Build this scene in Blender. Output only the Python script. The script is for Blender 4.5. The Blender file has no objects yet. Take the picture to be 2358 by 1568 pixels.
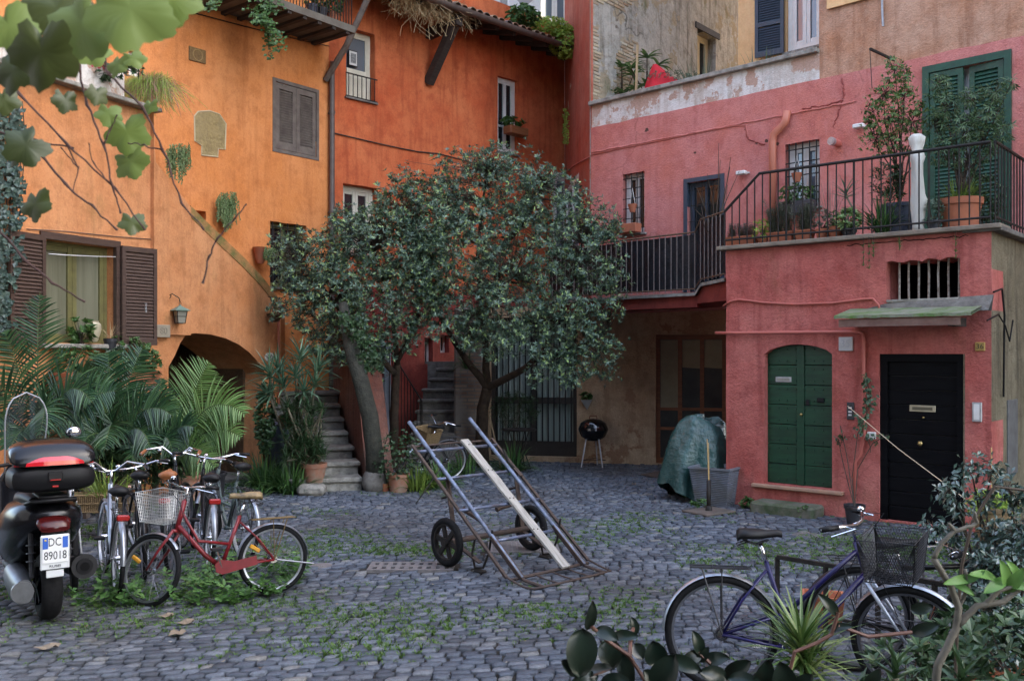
import bpy, math, random
from mathutils import Vector, Matrix, noise
from mathutils.geometry import delaunay_2d_cdt
PI = math.pi
C = bpy.context.scene.collection
F, CX, HY, H = 2150.0, 1179.0, 815.0, 2.05      # focal length, principal column, horizon row (2358 px wide frame), eye height
R = random.Random(7)
V = Vector
WM = {}
# ------------------------------------------------------------------ nodes / materials
def mat(name, col=(.5, .5, .5), rough=.6, metal=0.0, spec=.5, **k):
    m = bpy.data.materials.new(name); m.use_nodes = True
    b = m.node_tree.nodes['Principled BSDF']
    b.inputs['Base Color'].default_value = (*col, 1); b.inputs['Roughness'].default_value = rough
    b.inputs['Metallic'].default_value = metal; b.inputs['Specular IOR Level'].default_value = spec
    for a, v in k.items(): b.inputs[a.replace('_', ' ')].default_value = v
    return m
class N:
    """small node-graph helper"""
    def __init__(s, m): s.t = m.node_tree; s.b = s.t.nodes['Principled BSDF']
    def n(s, typ, **k):
        x = s.t.nodes.new(typ)
        for a, v in k.items():
            if hasattr(x, a): setattr(x, a, v)
            else: x.inputs[a.replace('_', ' ')].default_value = v
        return x
    def l(s, a, b): s.t.links.new(a, b)
    def coord(s, scale=(1, 1, 1), kind='Object'):
        c = s.n('ShaderNodeTexCoord'); mp = s.n('ShaderNodeMapping'); mp.inputs['Scale'].default_value = scale
        s.l(c.outputs[kind], mp.inputs['Vector']); return mp.outputs[0]
    def noise(s, vec, scale, detail=4, rough=.55):
        x = s.n('ShaderNodeTexNoise', Scale=scale, Detail=detail, Roughness=rough); s.l(vec, x.inputs['Vector']); return x.outputs['Fac']
    def ramp(s, fac, *stops):
        r = s.n('ShaderNodeValToRGB'); e = r.color_ramp.elements
        while len(e) < len(stops): e.new(.5)
        for i, (p, c) in enumerate(stops):
            e[i].position = p; e[i].color = (*c, 1) if isinstance(c, tuple) else (c, c, c, 1)
        s.l(fac, r.inputs[0]); return r.outputs[0]
    def mix(s, fac, a, b, blend='MIX'):
        x = s.n('ShaderNodeMix'); x.data_type = 'RGBA'; x.blend_type = blend
        for sock, v in ((x.inputs['Factor'], fac), (x.inputs['A'], a), (x.inputs['B'], b)):
            if isinstance(v, (int, float)): sock.default_value = v if sock.type == 'VALUE' else (v, v, v, 1)
            elif isinstance(v, tuple): sock.default_value = (*v, 1)
            else: s.l(v, sock)
        for i in x.inputs:
            pass
        return x.outputs['Result']
    def mixc(s, fac, a, b, blend='MIX'):
        x = s.n('ShaderNodeMixRGB'); x.blend_type = blend
        for sock, v in zip(x.inputs, (fac, a, b)):
            if isinstance(v, (int, float)): sock.default_value = v if sock.type == 'VALUE' else (v, v, v, 1)
            elif isinstance(v, tuple): sock.default_value = (*v, 1)
            else: s.l(v, sock)
        return x.outputs[0]
    def col(s, o): s.l(o, s.b.inputs['Base Color'])
    def bump(s, h, strength=.5, dist=.02):
        x = s.n('ShaderNodeBump', Strength=strength, Distance=dist); s.l(h, x.inputs['Height']); s.l(x.outputs[0], s.b.inputs['Normal']); return x
def plaster(name, base, dark, light, streak=.5, bump=.35, lump=3.0, fine=40, rough=.9, peel=None, moss=0, crack=.0):
    m = mat(name, base, rough, spec=.2); g = N(m); co = g.coord()
    big = g.noise(co, .9, 5, .6)
    c = g.mixc(g.ramp(big, (.35, 0.0), (.62, 1.0)), base, light)
    st = g.noise(g.coord((5, 5, .45)), 1.6, 5, .6)
    c = g.mixc(g.ramp(st, (.5, 0.0), (.75, streak)), c, dark)
    mid = g.noise(co, 4.5, 6, .7)
    c = g.mixc(g.ramp(mid, (.46, 0.0), (.70, .6)), c, dark)
    c = g.mixc(g.ramp(g.noise(g.coord((1.2, 1.2, .6)), 2.2, 7, .7), (.54, 0.0), (.70, .55)), c, light)
    if peel:
        pn = g.noise(co, peel[1], 8, .65)
        c = g.mixc(g.ramp(pn, (peel[2], 0.0), (peel[2] + .02, 1.0)), c, peel[0])
    if moss:
        mn = g.noise(g.coord((2, 2, .8)), 1.3, 7, .7)
        c = g.mixc(g.ramp(mn, (.56, 0.0), (.7, moss)), c, (.09, .11, .03))
    fn = g.noise(co, fine, 4, .7)
    c = g.mixc(.25, c, g.ramp(fn, (.3, .25), (.7, .75)), 'OVERLAY')
    g.col(c)
    hb = g.noise(co, lump, 8, .62)
    vo = g.n('ShaderNodeTexVoronoi', feature='DISTANCE_TO_EDGE', Scale=.55); dv = g.n('ShaderNodeVectorMath', operation='ADD')
    nd = g.n('ShaderNodeTexNoise', Scale=2.2, Detail=6); g.l(co, nd.inputs['Vector']); sc2 = g.n('ShaderNodeVectorMath', operation='SCALE'); sc2.inputs['Scale'].default_value = .55; g.l(nd.outputs['Color'], sc2.inputs[0]); g.l(co, dv.inputs[0]); g.l(sc2.outputs[0], dv.inputs[1]); g.l(dv.outputs[0], vo.inputs['Vector'])
    ck = g.ramp(vo.outputs['Distance'], (.0, 1.0), (.009, 0.0)); cm = g.n('ShaderNodeMath', operation='MULTIPLY'); g.l(ck, cm.inputs[0]); g.l(g.ramp(g.noise(co, .7, 3, .5), (.5, 0.0), (.62, crack)), cm.inputs[1])
    c = g.mixc(cm.outputs[0], c, tuple(v * .35 for v in dark)); g.col(c)
    add = g.n('ShaderNodeMath', operation='MULTIPLY_ADD'); g.l(hb, add.inputs[0]); add.inputs[1].default_value = 2.2; g.l(fn, add.inputs[2])
    g.bump(add.outputs[0], bump, .035)
    return m
def vary(name, c1, c2, rough=.7, scale=6, bump=.2, metal=0.0, spec=.4, stretch=(1, 1, 1), bd=.01):
    m = mat(name, c1, rough, metal, spec); g = N(m); co = g.coord(stretch)
    n1 = g.noise(co, scale, 7, .65)
    g.col(g.ramp(n1, (.35, c1), (.65, c2)))
    if bump: g.bump(g.noise(co, scale * 4, 5, .6), bump, bd)
    return m
def leafmat(name, *cols, rough=.45, trans=0.0, spec=.5, island=True):
    m = mat(name, cols[0], rough, 0, spec); g = N(m)
    geo = g.n('ShaderNodeNewGeometry')
    k = len(cols) - 1
    stops = [(i / max(k, 1) * .96 + .02, c) for i, c in enumerate(cols)]
    c = g.ramp(geo.outputs['Random Per Island'], *stops) if island else g.ramp(g.noise(g.coord(), 3, 5), *[(.3 + .4 * i / max(k, 1), c) for i, c in enumerate(cols)])
    g.col(c)
    if trans:
        tr = g.n('ShaderNodeBsdfTranslucent'); g.l(c, tr.inputs[0]); mx = g.n('ShaderNodeMixShader'); mx.inputs[0].default_value = trans
        g.l(g.b.outputs[0], mx.inputs[1]); g.l(tr.outputs[0], mx.inputs[2]); g.l(mx.outputs[0], g.t.nodes['Material Output'].inputs[0])
    return m
# ------------------------------------------------------------------ mesh builder
class MB:
    def __init__(s, X=None): s.v = []; s.f = []; s.X = X; s.sm = False
    def add(s, vs, fs):
        o = len(s.v)
        if s.X is not None: vs = [s.X @ V(a) for a in vs]
        s.v.extend(vs); s.f.extend([tuple(i + o for i in f) for f in fs]); return s
    def box(s, a, b, bev=0):
        x0, y0, z0 = a; x1, y1, z1 = b
        if bev <= 0:
            vs = [(x0, y0, z0), (x1, y0, z0), (x1, y1, z0), (x0, y1, z0), (x0, y0, z1), (x1, y0, z1), (x1, y1, z1), (x0, y1, z1)]
            return s.add(vs, [(3, 2, 1, 0), (4, 5, 6, 7), (0, 1, 5, 4), (1, 2, 6, 5), (2, 3, 7, 6), (3, 0, 4, 7)])
        e = min(bev, abs(x1 - x0) / 2.1, abs(y1 - y0) / 2.1, abs(z1 - z0) / 2.1)
        def ring(k, z): return [(x0 + k, y0 + e, z), (x0 + e, y0 + k, z), (x1 - e, y0 + k, z), (x1 - k, y0 + e, z), (x1 - k, y1 - e, z), (x1 - e, y1 - k, z), (x0 + e, y1 - k, z), (x0 + k, y1 - e, z)]
        vs = ring(e, z0) + ring(0, z0 + e) + ring(0, z1 - e) + ring(e, z1)
        vs[0:8] = [(min(max(x, x0 + e), x1 - e), min(max(y, y0 + e), y1 - e), z) for x, y, z in vs[0:8]]
        vs[24:32] = [(min(max(x, x0 + e), x1 - e), min(max(y, y0 + e), y1 - e), z) for x, y, z in vs[24:32]]
        fs = [tuple(range(7, -1, -1)), tuple(range(24, 32))]
        for r in range(3):
            for i in range(8): j = (i + 1) % 8; fs.append((r * 8 + i, r * 8 + j, r * 8 + 8 + j, r * 8 + 8 + i))
        return s.add(vs, fs)
    def bar(s, p, q, w, h=None, up=(0, 0, 1)):
        p, q = V(p), V(q); d = (q - p); L = d.length
        if L < 1e-6: return s
        d /= L; u = V(up); x = d.cross(u)
        if x.length < 1e-3: x = d.cross(V((1, 0, 0)))
        x.normalize(); z = x.cross(d); h = w if h is None else h
        x *= w / 2; z *= h / 2
        return s.add([p - x - z, p + x - z, p + x + z, p - x + z, q - x - z, q + x - z, q + x + z, q - x + z],
                     [(0, 1, 2, 3), (7, 6, 5, 4), (0, 4, 5, 1), (1, 5, 6, 2), (2, 6, 7, 3), (3, 7, 4, 0)])
    def tube(s, pts, r, n=8, closed=False, cap=True, rs=None):
        pts = [V(p) for p in pts]; m = len(pts); vs = []; fs = []; prev = None
        for i, p in enumerate(pts):
            if closed: t = pts[(i + 1) % m] - pts[i - 1]
            else: t = pts[min(i + 1, m - 1)] - pts[max(i - 1, 0)]
            if t.length < 1e-9: t = V((0, 0, 1))
            t.normalize()
            if prev is None:
                a = t.cross(V((0, 0, 1)))
                if a.length < .05: a = t.cross(V((1, 0, 0)))
            else: a = prev - t * prev.dot(t)
            a.normalize(); prev = a; b = t.cross(a); rr = rs[i] if rs else r
            for k in range(n):
                an = 2 * PI * k / n; vs.append(p + a * (rr * math.cos(an)) + b * (rr * math.sin(an)))
        for i in range(m if closed else m - 1):
            j = (i + 1) % m
            for k in range(n): l = (k + 1) % n; fs.append((i * n + k, i * n + l, j * n + l, j * n + k))
        if cap and not closed: fs += [tuple(range(n - 1, -1, -1)), tuple((m - 1) * n + k for k in range(n))]
        return s.add(vs, fs)
    def lathe(s, prof, n=24, c=(0, 0, 0), sq=None):
        vs = []; fs = []
        for r, z in prof:
            for k in range(n):
                a = 2 * PI * k / n; ca, sa = math.cos(a), math.sin(a)
                if sq: g = max(abs(ca), abs(sa)); ca /= g; sa /= g
                vs.append((c[0] + r * ca, c[1] + r * sa, c[2] + z))
        for i in range(len(prof) - 1):
            for k in range(n): l = (k + 1) % n; fs.append((i * n + k, i * n + l, (i + 1) * n + l, (i + 1) * n + k))
        return s.add(vs, fs)
    def torus(s, c, ax, Rr, r, n=40, m=8, rz=None):
        c = V(c); ax = V(ax).normalized(); a = ax.cross(V((0, 0, 1)))
        if a.length < .05: a = V((1, 0, 0))
        a.normalize(); b = ax.cross(a); vs = []; fs = []; rz = rz or r
        for i in range(n):
            t = 2 * PI * i / n; e = a * math.cos(t) + b * math.sin(t)
            for k in range(m):
                u = 2 * PI * k / m; vs.append(c + e * (Rr + r * math.cos(u)) + ax * (rz * math.sin(u)))
        for i in range(n):
            j = (i + 1) % n
            for k in range(m): l = (k + 1) % m; fs.append((i * m + k, j * m + k, j * m + l, i * m + l))
        return s.add(vs, fs)
    def cyl(s, p, q, r, n=14, r2=None): return s.tube([p, q], r, n, rs=[r, r if r2 is None else r2])
    def ball(s, c, r, n=12, m=8, sc=(1, 1, 1)):
        vs = []; fs = []
        for i in range(m + 1):
            t = PI * i / m
            for k in range(n):
                a = 2 * PI * k / n; vs.append((c[0] + sc[0] * r * math.sin(t) * math.cos(a), c[1] + sc[1] * r * math.sin(t) * math.sin(a), c[2] - sc[2] * r * math.cos(t)))
        for i in range(m):
            for k in range(n): l = (k + 1) % n; fs.append((i * n + k, i * n + l, (i + 1) * n + l, (i + 1) * n + k))
        return s.add(vs, fs)
    def prism(s, poly, y0, y1):
        """poly in local x,z extruded along local y"""
        n = len(poly); vs = [(x, y0, z) for x, z in poly] + [(x, y1, z) for x, z in poly]
        fs = [tuple(range(n)), tuple(range(2 * n - 1, n - 1, -1))] + [(i, i + n, (i + 1) % n + n, (i + 1) % n) for i in range(n)]
        return s.add(vs, fs)
    def quad(s, a, b, c, d): return s.add([a, b, c, d], [(0, 1, 2, 3)])
    def leaf(s, p, d, up, L, W, fold=.25):
        p, d = V(p), V(d).normalized(); x = d.cross(V(up))
        if x.length < .05: x = d.cross(V((.3, .9, .1)))
        x.normalize(); n = x.cross(d)
        m = p + d * (L * .5)
        return s.add([p, m - x * (W / 2) + n * (W * fold), p + d * L - n * (L * .08), m + x * (W / 2) + n * (W * fold), m], [(0, 4, 1), (1, 4, 2), (2, 4, 3), (3, 4, 0)])
    def blade(s, p, d, L, W, droop=.6, seg=5, up=(0, 0, 1), fold=.0, w0=.5):
        p = V(p); d = V(d).normalized(); x = d.cross(V(up))
        if x.length < .05: x = V((1, 0, 0))
        x.normalize(); vs = []; fs = []; st = L / seg
        for i in range(seg + 1):
            t = i / seg; w = W * (w0 + (1 - w0) * min(1, t * 3)) * (1 - t ** 2.2) + W * .03
            nn = x.cross(d); vs += [p - x * w / 2 + nn * (w * fold), p + x * w / 2 + nn * (w * fold)] if not fold else [p - x * w / 2 + nn * (w * fold), p, p + x * w / 2 + nn * (w * fold)]
            d = (d + V((0, 0, -1)) * (droop * (.4 + t) / seg)).normalized(); p = p + d * st
        k = 3 if fold else 2
        for i in range(seg):
            for j in range(k - 1): fs.append((i * k + j, i * k + j + 1, i * k + k + j + 1, i * k + k + j))
        return s.add(vs, fs)
    def build(s, name, m, parent=None, smooth=None, label=None):
        me = bpy.data.meshes.new(name)
        vs = s.v
        if parent is not None and parent in WM and WM[parent] is not None:
            iv = WM[parent].inverted(); vs = [iv @ V(a) for a in vs]
        me.from_pydata([tuple(a) for a in vs], [], s.f); me.update()
        o = bpy.data.objects.new(name, me); C.objects.link(o)
        ms = m if isinstance(m, (list, tuple)) else [m]
        for q in ms: me.materials.append(q)
        if smooth: 
            me.polygons.foreach_set('use_smooth', [True] * len(me.polygons))
            if smooth != 'all': me.set_sharp_from_angle(angle=math.radians(40 if smooth is True else smooth))
        if parent is not None: o.parent = parent; WM[o] = WM.get(parent)
        if label: o['label'] = label
        return o
def thing(name, label, cat, loc=(0, 0, 0), rz=0, group=None, M=None):
    o = bpy.data.objects.new(name, None); C.objects.link(o); o.empty_display_size = .1
    X = M if M is not None else Matrix.Translation(loc) @ Matrix.Rotation(rz, 4, 'Z')
    o.matrix_world = X; WM[o] = X
    return tag(o, label, cat, group)
def tag(o, label=None, cat=None, group=None, kind=None):
    if label: o['label'] = label
    if cat: o['category'] = cat
    if group: o['group'] = group
    if kind: o['kind'] = kind
    return o
def place(o, X): o.matrix_world = X; return o
def copy_tree(o, parent=None, X=None, label=None):
    c = o.copy(); C.objects.link(c)
    if parent is not None: c.parent = parent; c.matrix_parent_inverse = o.matrix_parent_inverse
    if X is not None: c.matrix_world = X
    if label: c['label'] = label
    for ch in [q for q in list(bpy.data.objects) if q.parent == o]: copy_tree(ch, c)
    return c
# ------------------------------------------------------------------ survey helpers
def P(px, py, Y): return V(((px - CX) / F * Y, Y, H - (py - HY) / F * Y))
def G(px, py, z=0.0):
    Y = (H - z) * F / (py - HY); return V(((px - CX) / F * Y, Y, z))
class Wall:
    """vertical plane through (x,y), running along d; local x = along, local y = into the wall"""
    def __init__(s, o, d): s.o = V((o[0], o[1])); s.d = V((d[0], d[1])).normalized(); s.n = V((-s.d.y, s.d.x))
    def S(s, px, off=0):
        k = (px - CX) / F; o = s.o + s.n * off
        return (k * o.y - o.x) / (s.d.x - k * s.d.y)
    def hit(s, px, py, off=0):
        t = s.S(px, off); Y = (s.o + s.n * off + s.d * t).y; return t, H - (py - HY) / F * Y
    def fr(s, t=0, z=0, off=0):
        o = s.o + s.d * t + s.n * off
        return Matrix(((s.d.x, s.n.x, 0, o.x), (s.d.y, s.n.y, 0, o.y), (0, 0, 1, z), (0, 0, 0, 1)))
    def pt(s, t, z, off=0): return s.fr(0, 0) @ V((t, off, z))
    def at(s, px, py, off=0): t, z = s.hit(px, py, off); return s.fr(t, z, off)
    def rect(s, x0, y0, x1, y1, off=0):
        """pixel box -> (s0,z0,s1,z1): heights taken at the middle"""
        a, b = s.S(x0, off), s.S(x1, off); xm = (x0 + x1) / 2
        return a, s.hit(xm, y1, off)[1], b, s.hit(xm, y0, off)[1]
def inside(p, poly):
    x, y = p; c = False; n = len(poly)
    for i in range(n):
        x1, y1 = poly[i]; x2, y2 = poly[i - 1]
        if (y1 > y) != (y2 > y) and x < (x2 - x1) * (y - y1) / (y2 - y1) + x1: c = not c
    return c
def rectpoly(a, z0, b, z1, jit=.006, n=5):
    pts = []
    for (p, q) in (((a, z0), (b, z0)), ((b, z0), (b, z1)), ((b, z1), (a, z1)), ((a, z1), (a, z0))):
        for i in range(n): t = i / n; j = jit if i else 0; pts.append((p[0] + (q[0] - p[0]) * t + R.uniform(-j, j), p[1] + (q[1] - p[1]) * t + R.uniform(-j, j)))
    return pts
def archpoly(a, z0, b, zs, zt, n=14):
    pts = [(a, z0), (b, z0)]
    for i in range(n + 1):
        t = i / n; an = PI * t; pts.append(((a + b) / 2 + (b - a) / 2 * math.cos(an), zs + (zt - zs) * math.sin(an)))
    return pts
def wallmesh(w, outline, holes, depth=.25, thick=.4, mb=None):
    """front face with holes, reveals of the given depth, closed sides and back"""
    mb = mb or MB(w.fr(0, 0)); verts = []; faces = []; edges = []
    for poly in [outline] + [h[0] if isinstance(h, tuple) and isinstance(h[1], float) else h for h in holes]:
        k = len(verts); verts += [V(p) for p in poly]; edges += [(k + i, k + (i + 1) % len(poly)) for i in range(len(poly))]
    r = delaunay_2d_cdt(verts, edges, [], 0, 1e-6)
    hs = [h[0] if isinstance(h, tuple) and isinstance(h[1], float) else h for h in holes]
    fs = []
    for t in r[2]:
        c = sum((r[0][i] for i in t), V((0, 0))) / len(t)
        if inside(c, outline) and not any(inside(c, h) for h in hs): fs.append(tuple(t))
    mb.add([(p.x, 0, p.y) for p in r[0]], fs)
    mb.add([(p.x, thick, p.y) for p in r[0]], [tuple(reversed(f)) for f in fs])
    for k, h in enumerate([outline] + list(holes)):
        dd = thick if k == 0 else (h[1] if isinstance(h, tuple) and isinstance(h[1], float) else thick)
        pl = h[0] if k and isinstance(h, tuple) and isinstance(h[1], float) else h
        n = len(pl)
        for i in range(n):
            (x0, z0), (x1, z1) = pl[i], pl[(i + 1) % n]
            mb.add([(x0, 0, z0), (x1, 0, z1), (x1, dd, z1), (x0, dd, z0)], [(0, 1, 2, 3)])
    return mb
def text_mesh(body, size, name, m, parent, X, ext=.002, align='CENTER', sx=1.0):
    cu = bpy.data.curves.new('t', 'FONT'); cu.body = body; cu.size = size; cu.extrude = ext; cu.align_x = align; cu.align_y = 'CENTER'; cu.resolution_u = 3
    to = bpy.data.objects.new('t', cu); C.objects.link(to); dg = bpy.context.evaluated_depsgraph_get(); dg.update()
    me = bpy.data.meshes.new_from_object(to.evaluated_get(dg)); bpy.data.objects.remove(to)
    mb = MB(X @ Matrix.Rotation(PI / 2, 4, 'X') @ Matrix.Diagonal((sx, 1, 1, 1)))
    mb.add([tuple(v.co) for v in me.vertices], [tuple(p.vertices) for p in me.polygons])
    return mb.build(name, m, parent)
# ================================================================== MATERIALS
mOrange = plaster('orange_plaster', (.62, .215, .06), (.42, .13, .04), (.70, .28, .10), streak=.6, bump=.22)
mOrangeLow = plaster('pale_orange_plaster', (.53, .205, .075), (.32, .125, .05), (.62, .29, .13), streak=.5, bump=.3, moss=.25)
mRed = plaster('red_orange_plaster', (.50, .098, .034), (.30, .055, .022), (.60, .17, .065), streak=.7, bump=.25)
mPink = plaster('pink_plaster', (.56, .18, .135), (.40, .105, .09), (.60, .24, .21), streak=.4, bump=.5, lump=2.5, crack=.35)
mBlock = plaster('rose_plaster', (.43, .105, .085), (.26, .062, .052), (.51, .17, .14), streak=.8, bump=.55, lump=5, fine=34, crack=.3, moss=.18)
mPillar = plaster('faded_red_plaster', (.38, .075, .04), (.22, .05, .03), (.42, .14, .09), streak=.6, bump=.4, peel=((.5, .42, .3), 1.1, .70), moss=.3)
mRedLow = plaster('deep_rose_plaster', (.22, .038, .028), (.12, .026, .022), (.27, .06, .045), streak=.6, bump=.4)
mParapet = plaster('peeling_white_plaster', (.66, .62, .56), (.42, .33, .25), (.76, .74, .70), streak=.8, bump=.6, peel=((.50, .34, .26), 1.9, .53), moss=.4, crack=.5)
mBrown = plaster('brown_stucco', (.46, .22, .12), (.28, .13, .075), (.56, .36, .25), streak=.8, bump=.6, lump=4, peel=((.52, .36, .26), .9, .6))
mYellow = plaster('pale_yellow_plaster', (.72, .43, .19), (.55, .32, .14), (.78, .5, .25), streak=.15, bump=.15)
mRubble = plaster('grey_rubble_wall', (.42, .39, .34), (.15, .13, .10), (.58, .54, .48), streak=.9, bump=1.0, lump=7, peel=((.40, .33, .23), 1.6, .54), moss=.6, crack=.9)
mStucco = plaster('ochre_stucco', (.46, .31, .18), (.25, .15, .08), (.56, .42, .27), streak=.5, bump=.9, lump=3.5, peel=((.36, .22, .13), 1.4, .58))
mConcrete = plaster('brown_grey_render', (.20, .16, .10), (.09, .075, .05), (.27, .23, .15), streak=.9, bump=.9, lump=6, moss=.3)
mWhite = vary('white_paint', (.74, .73, .69), (.62, .60, .55), .5, 5, .05)
mCream = vary('cream_paint', (.66, .61, .48), (.56, .52, .40), .5, 5, .05)
mPane = mat('unlit_interior_glass', (.015, .018, .02), .08, 0, .8)  # opaque pane; the unlit interior is put into its dark colour
mPaneSky = mat('pale_glass', (.10, .13, .16), .1, 0, .8)
mPaneCurt = vary('glass_over_grey_curtain', (.13, .13, .085), (.20, .20, .14), .25, 2, 0, 0, .6, (3, 3, .2))
mDark = mat('unlit_black', (.006, .006, .006), .9, 0, .1)  # near-black stands in for the darkness of unlit interiors and hollows
mBrownWood = vary('dark_brown_paint', (.055, .032, .024), (.085, .052, .038), .55, 6, .15, stretch=(1, 1, 8))
mGreyWood = vary('weathered_brown_louvre', (.17, .14, .115), (.11, .085, .07), .7, 7, .3)
mOlive = vary('olive_paint', (.16, .15, .055), (.11, .10, .04), .5, 6, .1)
mGreen = vary('green_paint', (.010, .060, .026), (.005, .030, .014), .45, 5, .25, stretch=(.6, .6, 4))
mShutGreen = vary('green_shutter_paint', (.016, .075, .04), (.010, .045, .026), .5, 7, .2)
mBlueGrey = vary('dark_blue_paint', (.035, .05, .07), (.05, .065, .09), .5, 7, .1)
mBlackWood = vary('black_door_paint', (.003, .003, .004), (.006, .006, .007), .5, 5, .15, stretch=(.5, .5, 5), spec=.06)
mIron = vary('dark_iron', (.012, .011, .010), (.03, .024, .02), .6, 20, .15, metal=.0, spec=.25)
mRust = vary('rusty_iron', (.09, .05, .03), (.17, .10, .06), .8, 25, .3)
mPipeBrown = vary('brown_pipe_paint', (.09, .07, .06), (.13, .10, .085), .5, 8, .1)
mPipeRed = mat('rose_pipe_paint', (.45, .12, .09), .55)
mPipeOr = mat('orange_pipe_paint', (.50, .165, .10), .5)
mBeam = vary('dark_beam', (.03, .022, .017), (.05, .037, .03), .8, 6, .3, stretch=(1, 1, 6))
mTile = leafmat('roof_tile', (.16, .075, .05), (.24, .11, .06), (.30, .20, .12), (.12, .09, .08), rough=.85)
mStone = vary('worn_stone', (.20, .185, .16), (.09, .08, .07), .85, 6, .7, bd=.02)
mStone2 = vary('pale_worn_stone', (.36, .34, .29), (.17, .155, .13), .85, 8, .8, bd=.02)
mWoodRed = vary('red_brown_wood', (.24, .09, .034), (.15, .055, .022), .5, 5, .2, stretch=(1, 1, 7))
mSheet = vary('black_sheeting', (.008, .009, .012), (.016, .018, .024), .3, 3, .6, bd=.04)
mTerr = vary('terracotta', (.42, .14, .065), (.32, .11, .06), .8, 6, .2)
mTerrOld = vary('stained_terracotta', (.36, .13, .07), (.30, .22, .16), .85, 5, .3)
mMoss = vary('moss_on_board', (.08, .16, .025), (.24, .23, .18), .95, 4.5, .9, stretch=(1, 2, 1), bd=.02)
mBrass = mat('brass', (.45, .33, .13), .35, .9)
mSteel = vary('brushed_steel', (.45, .46, .47), (.33, .33, .34), .4, 20, .02, metal=.7)
mBlackPl = mat('black_plastic', (.008, .008, .009), .5, 0, .25)
mCurtain = vary('curtain_cloth', (.36, .40, .35), (.27, .31, .27), .9, 2, .3, stretch=(8, 8, .3))
# ================================================================== WALL PLANES
L1 = Wall((-4.88, 14), (.42, .907)); L0 = Wall((-3.337, 17), (.618, .786)); R0 = Wall((-3.337, 17), (.707, .707))
a_ = R0.pt(R0.S(1300), 0); PW = Wall((a_.x, a_.y), (1.47 - a_.x, 17.4 - a_.y)); U = Wall((4.44, 14.53), (.72, -.69))
BF = Wall((2.93, 12.8), (.753, -.658)); p2 = BF.pt(BF.S(2283), 0); BS = Wall((p2.x, p2.y), (.658, .753))
LW = Wall((-.5, 18), (3.16, -.7)); K = Wall((1.475, 17.42), (.646, .763)); LEDGE = 3.5
# ================================================================== helpers for openings
def window(bld, w, r, dep, fm, pm, n=2, fw=.055, trans=(), name='window', sash=.04):
    a, z0, b, z1 = r; f = MB(w.fr(0, 0)); y0, y1 = dep, dep + .06
    e = .012
    f.box((a - e, y0, z0 - e), (a + fw, y1, z1 + e)); f.box((b - fw, y0, z0 - e), (b + e, y1, z1 + e)); f.box((a + fw, y0, z1 - fw), (b - fw, y1, z1 + e)); f.box((a + fw, y0, z0 - e), (b - fw, y1, z0 + fw))
    W = (b - a - 2 * fw) / n
    for i in range(n):
        x0 = a + fw + i * W; x1 = x0 + W; s = sash; q0, q1 = y0 + .012, y1 - .003
        zz0, zz1 = z0 + fw, z1 - fw
        f.box((x0 + .003, q0 - .008, zz0), (x0 + s, q1, zz1)); f.box((x1 - s, q0 - .008, zz0), (x1 - .003, q1, zz1))
        f.box((x0 + s, q0, zz1 - s), (x1 - s, q1, zz1)); f.box((x0 + s, q0, zz0), (x1 - s, q1, zz0 + s))
        for t in trans: zt = z0 + (z1 - z0) * t; f.box((x0 + s, q0 + .002, zt - s / 2), (x1 - s, q1, zt + s / 2))
    o = f.build(name, fm, bld)
    g = MB(w.fr(0, 0)); g.quad((a, y0 + .035, z0), (b, y0 + .035, z0), (b, y0 + .035, z1), (a, y0 + .035, z1)); g.build('pane', pm, o)
    return o
def backing(bld, w, r, dep): 
    a, z0, b, z1 = r; g = MB(w.fr(0, 0)); g.box((a - .1, dep + .1, z0 - .1), (b + .1, dep + .15, z1 + .1)); return g  # flat panel behind an opening, painted as an unlit interior
def louvre(bld, w, a, z0, b, z1, y, fm, name='shutter', nl=None, fr=.06, th=.045, mid=None, curved=False, X=None, tilt=-1):
    f = MB(X if X is not None else w.fr(0, 0)); H_ = z1 - z0; nl = nl or max(6, int(H_ / .055)); t = 0
    f.box((a, y, z0), (a + fr, y + th, z1)); f.box((b - fr, y, z0), (b, y + th, z1)); f.box((a + fr, y, z1 - fr * 1.3), (b - fr, y + th, z1)); f.box((a + fr, y, z0), (b - fr, y + th, z0 + fr * 1.6))
    lo, hi = z0 + fr * 1.6, z1 - fr * 1.3
    if mid: zm = z0 + H_ * mid; f.box((a + fr, y, zm - fr * .6), (b - fr, y + th, zm + fr * .6))
    for i in range(nl):
        zc = lo + (hi - lo) * (i + .5) / nl
        if mid and abs(zc - zm) < fr * .7: continue
        h = (hi - lo) / nl * .62
        f.add([(a + fr, y + .006, zc - h), (b - fr, y + .006, zc - h), (b - fr, y + th - .006, zc + h), (a + fr, y + th - .006, zc + h), (a + fr, y + .014, zc - h), (b - fr, y + .014, zc - h), (b - fr, y + th + .002, zc + h), (a + fr, y + th + .002, zc + h)], [(0, 1, 2, 3), (7, 6, 5, 4), (0, 4, 5, 1), (3, 2, 6, 7)])
    return f.build(name, fm, bld)
def bars(bld, w, r, y, nv, nh, m, name='grille', rad=.009, ext=.0):
    a, z0, b, z1 = r; g = MB(w.fr(0, 0))
    for i in range(nv): x = a + (b - a) * (i + .5) / nv; g.tube([(x, y, z0 - ext), (x, y, z1 + ext)], rad, 6)
    for i in range(nh): z = z0 + (z1 - z0) * (i + .5) / nh; g.tube([(a, y - .006, z), (b, y - .006, z)], rad * .9, 6)
    return g.build(name, m, bld)
def strip(w, pts, y, rad, name, m, bld, n=6):
    g = MB(); g.tube([w.pt(*w.hit(px, py), y) for px, py in pts], rad, n); return g.build(name, m, bld, smooth='all')
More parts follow.
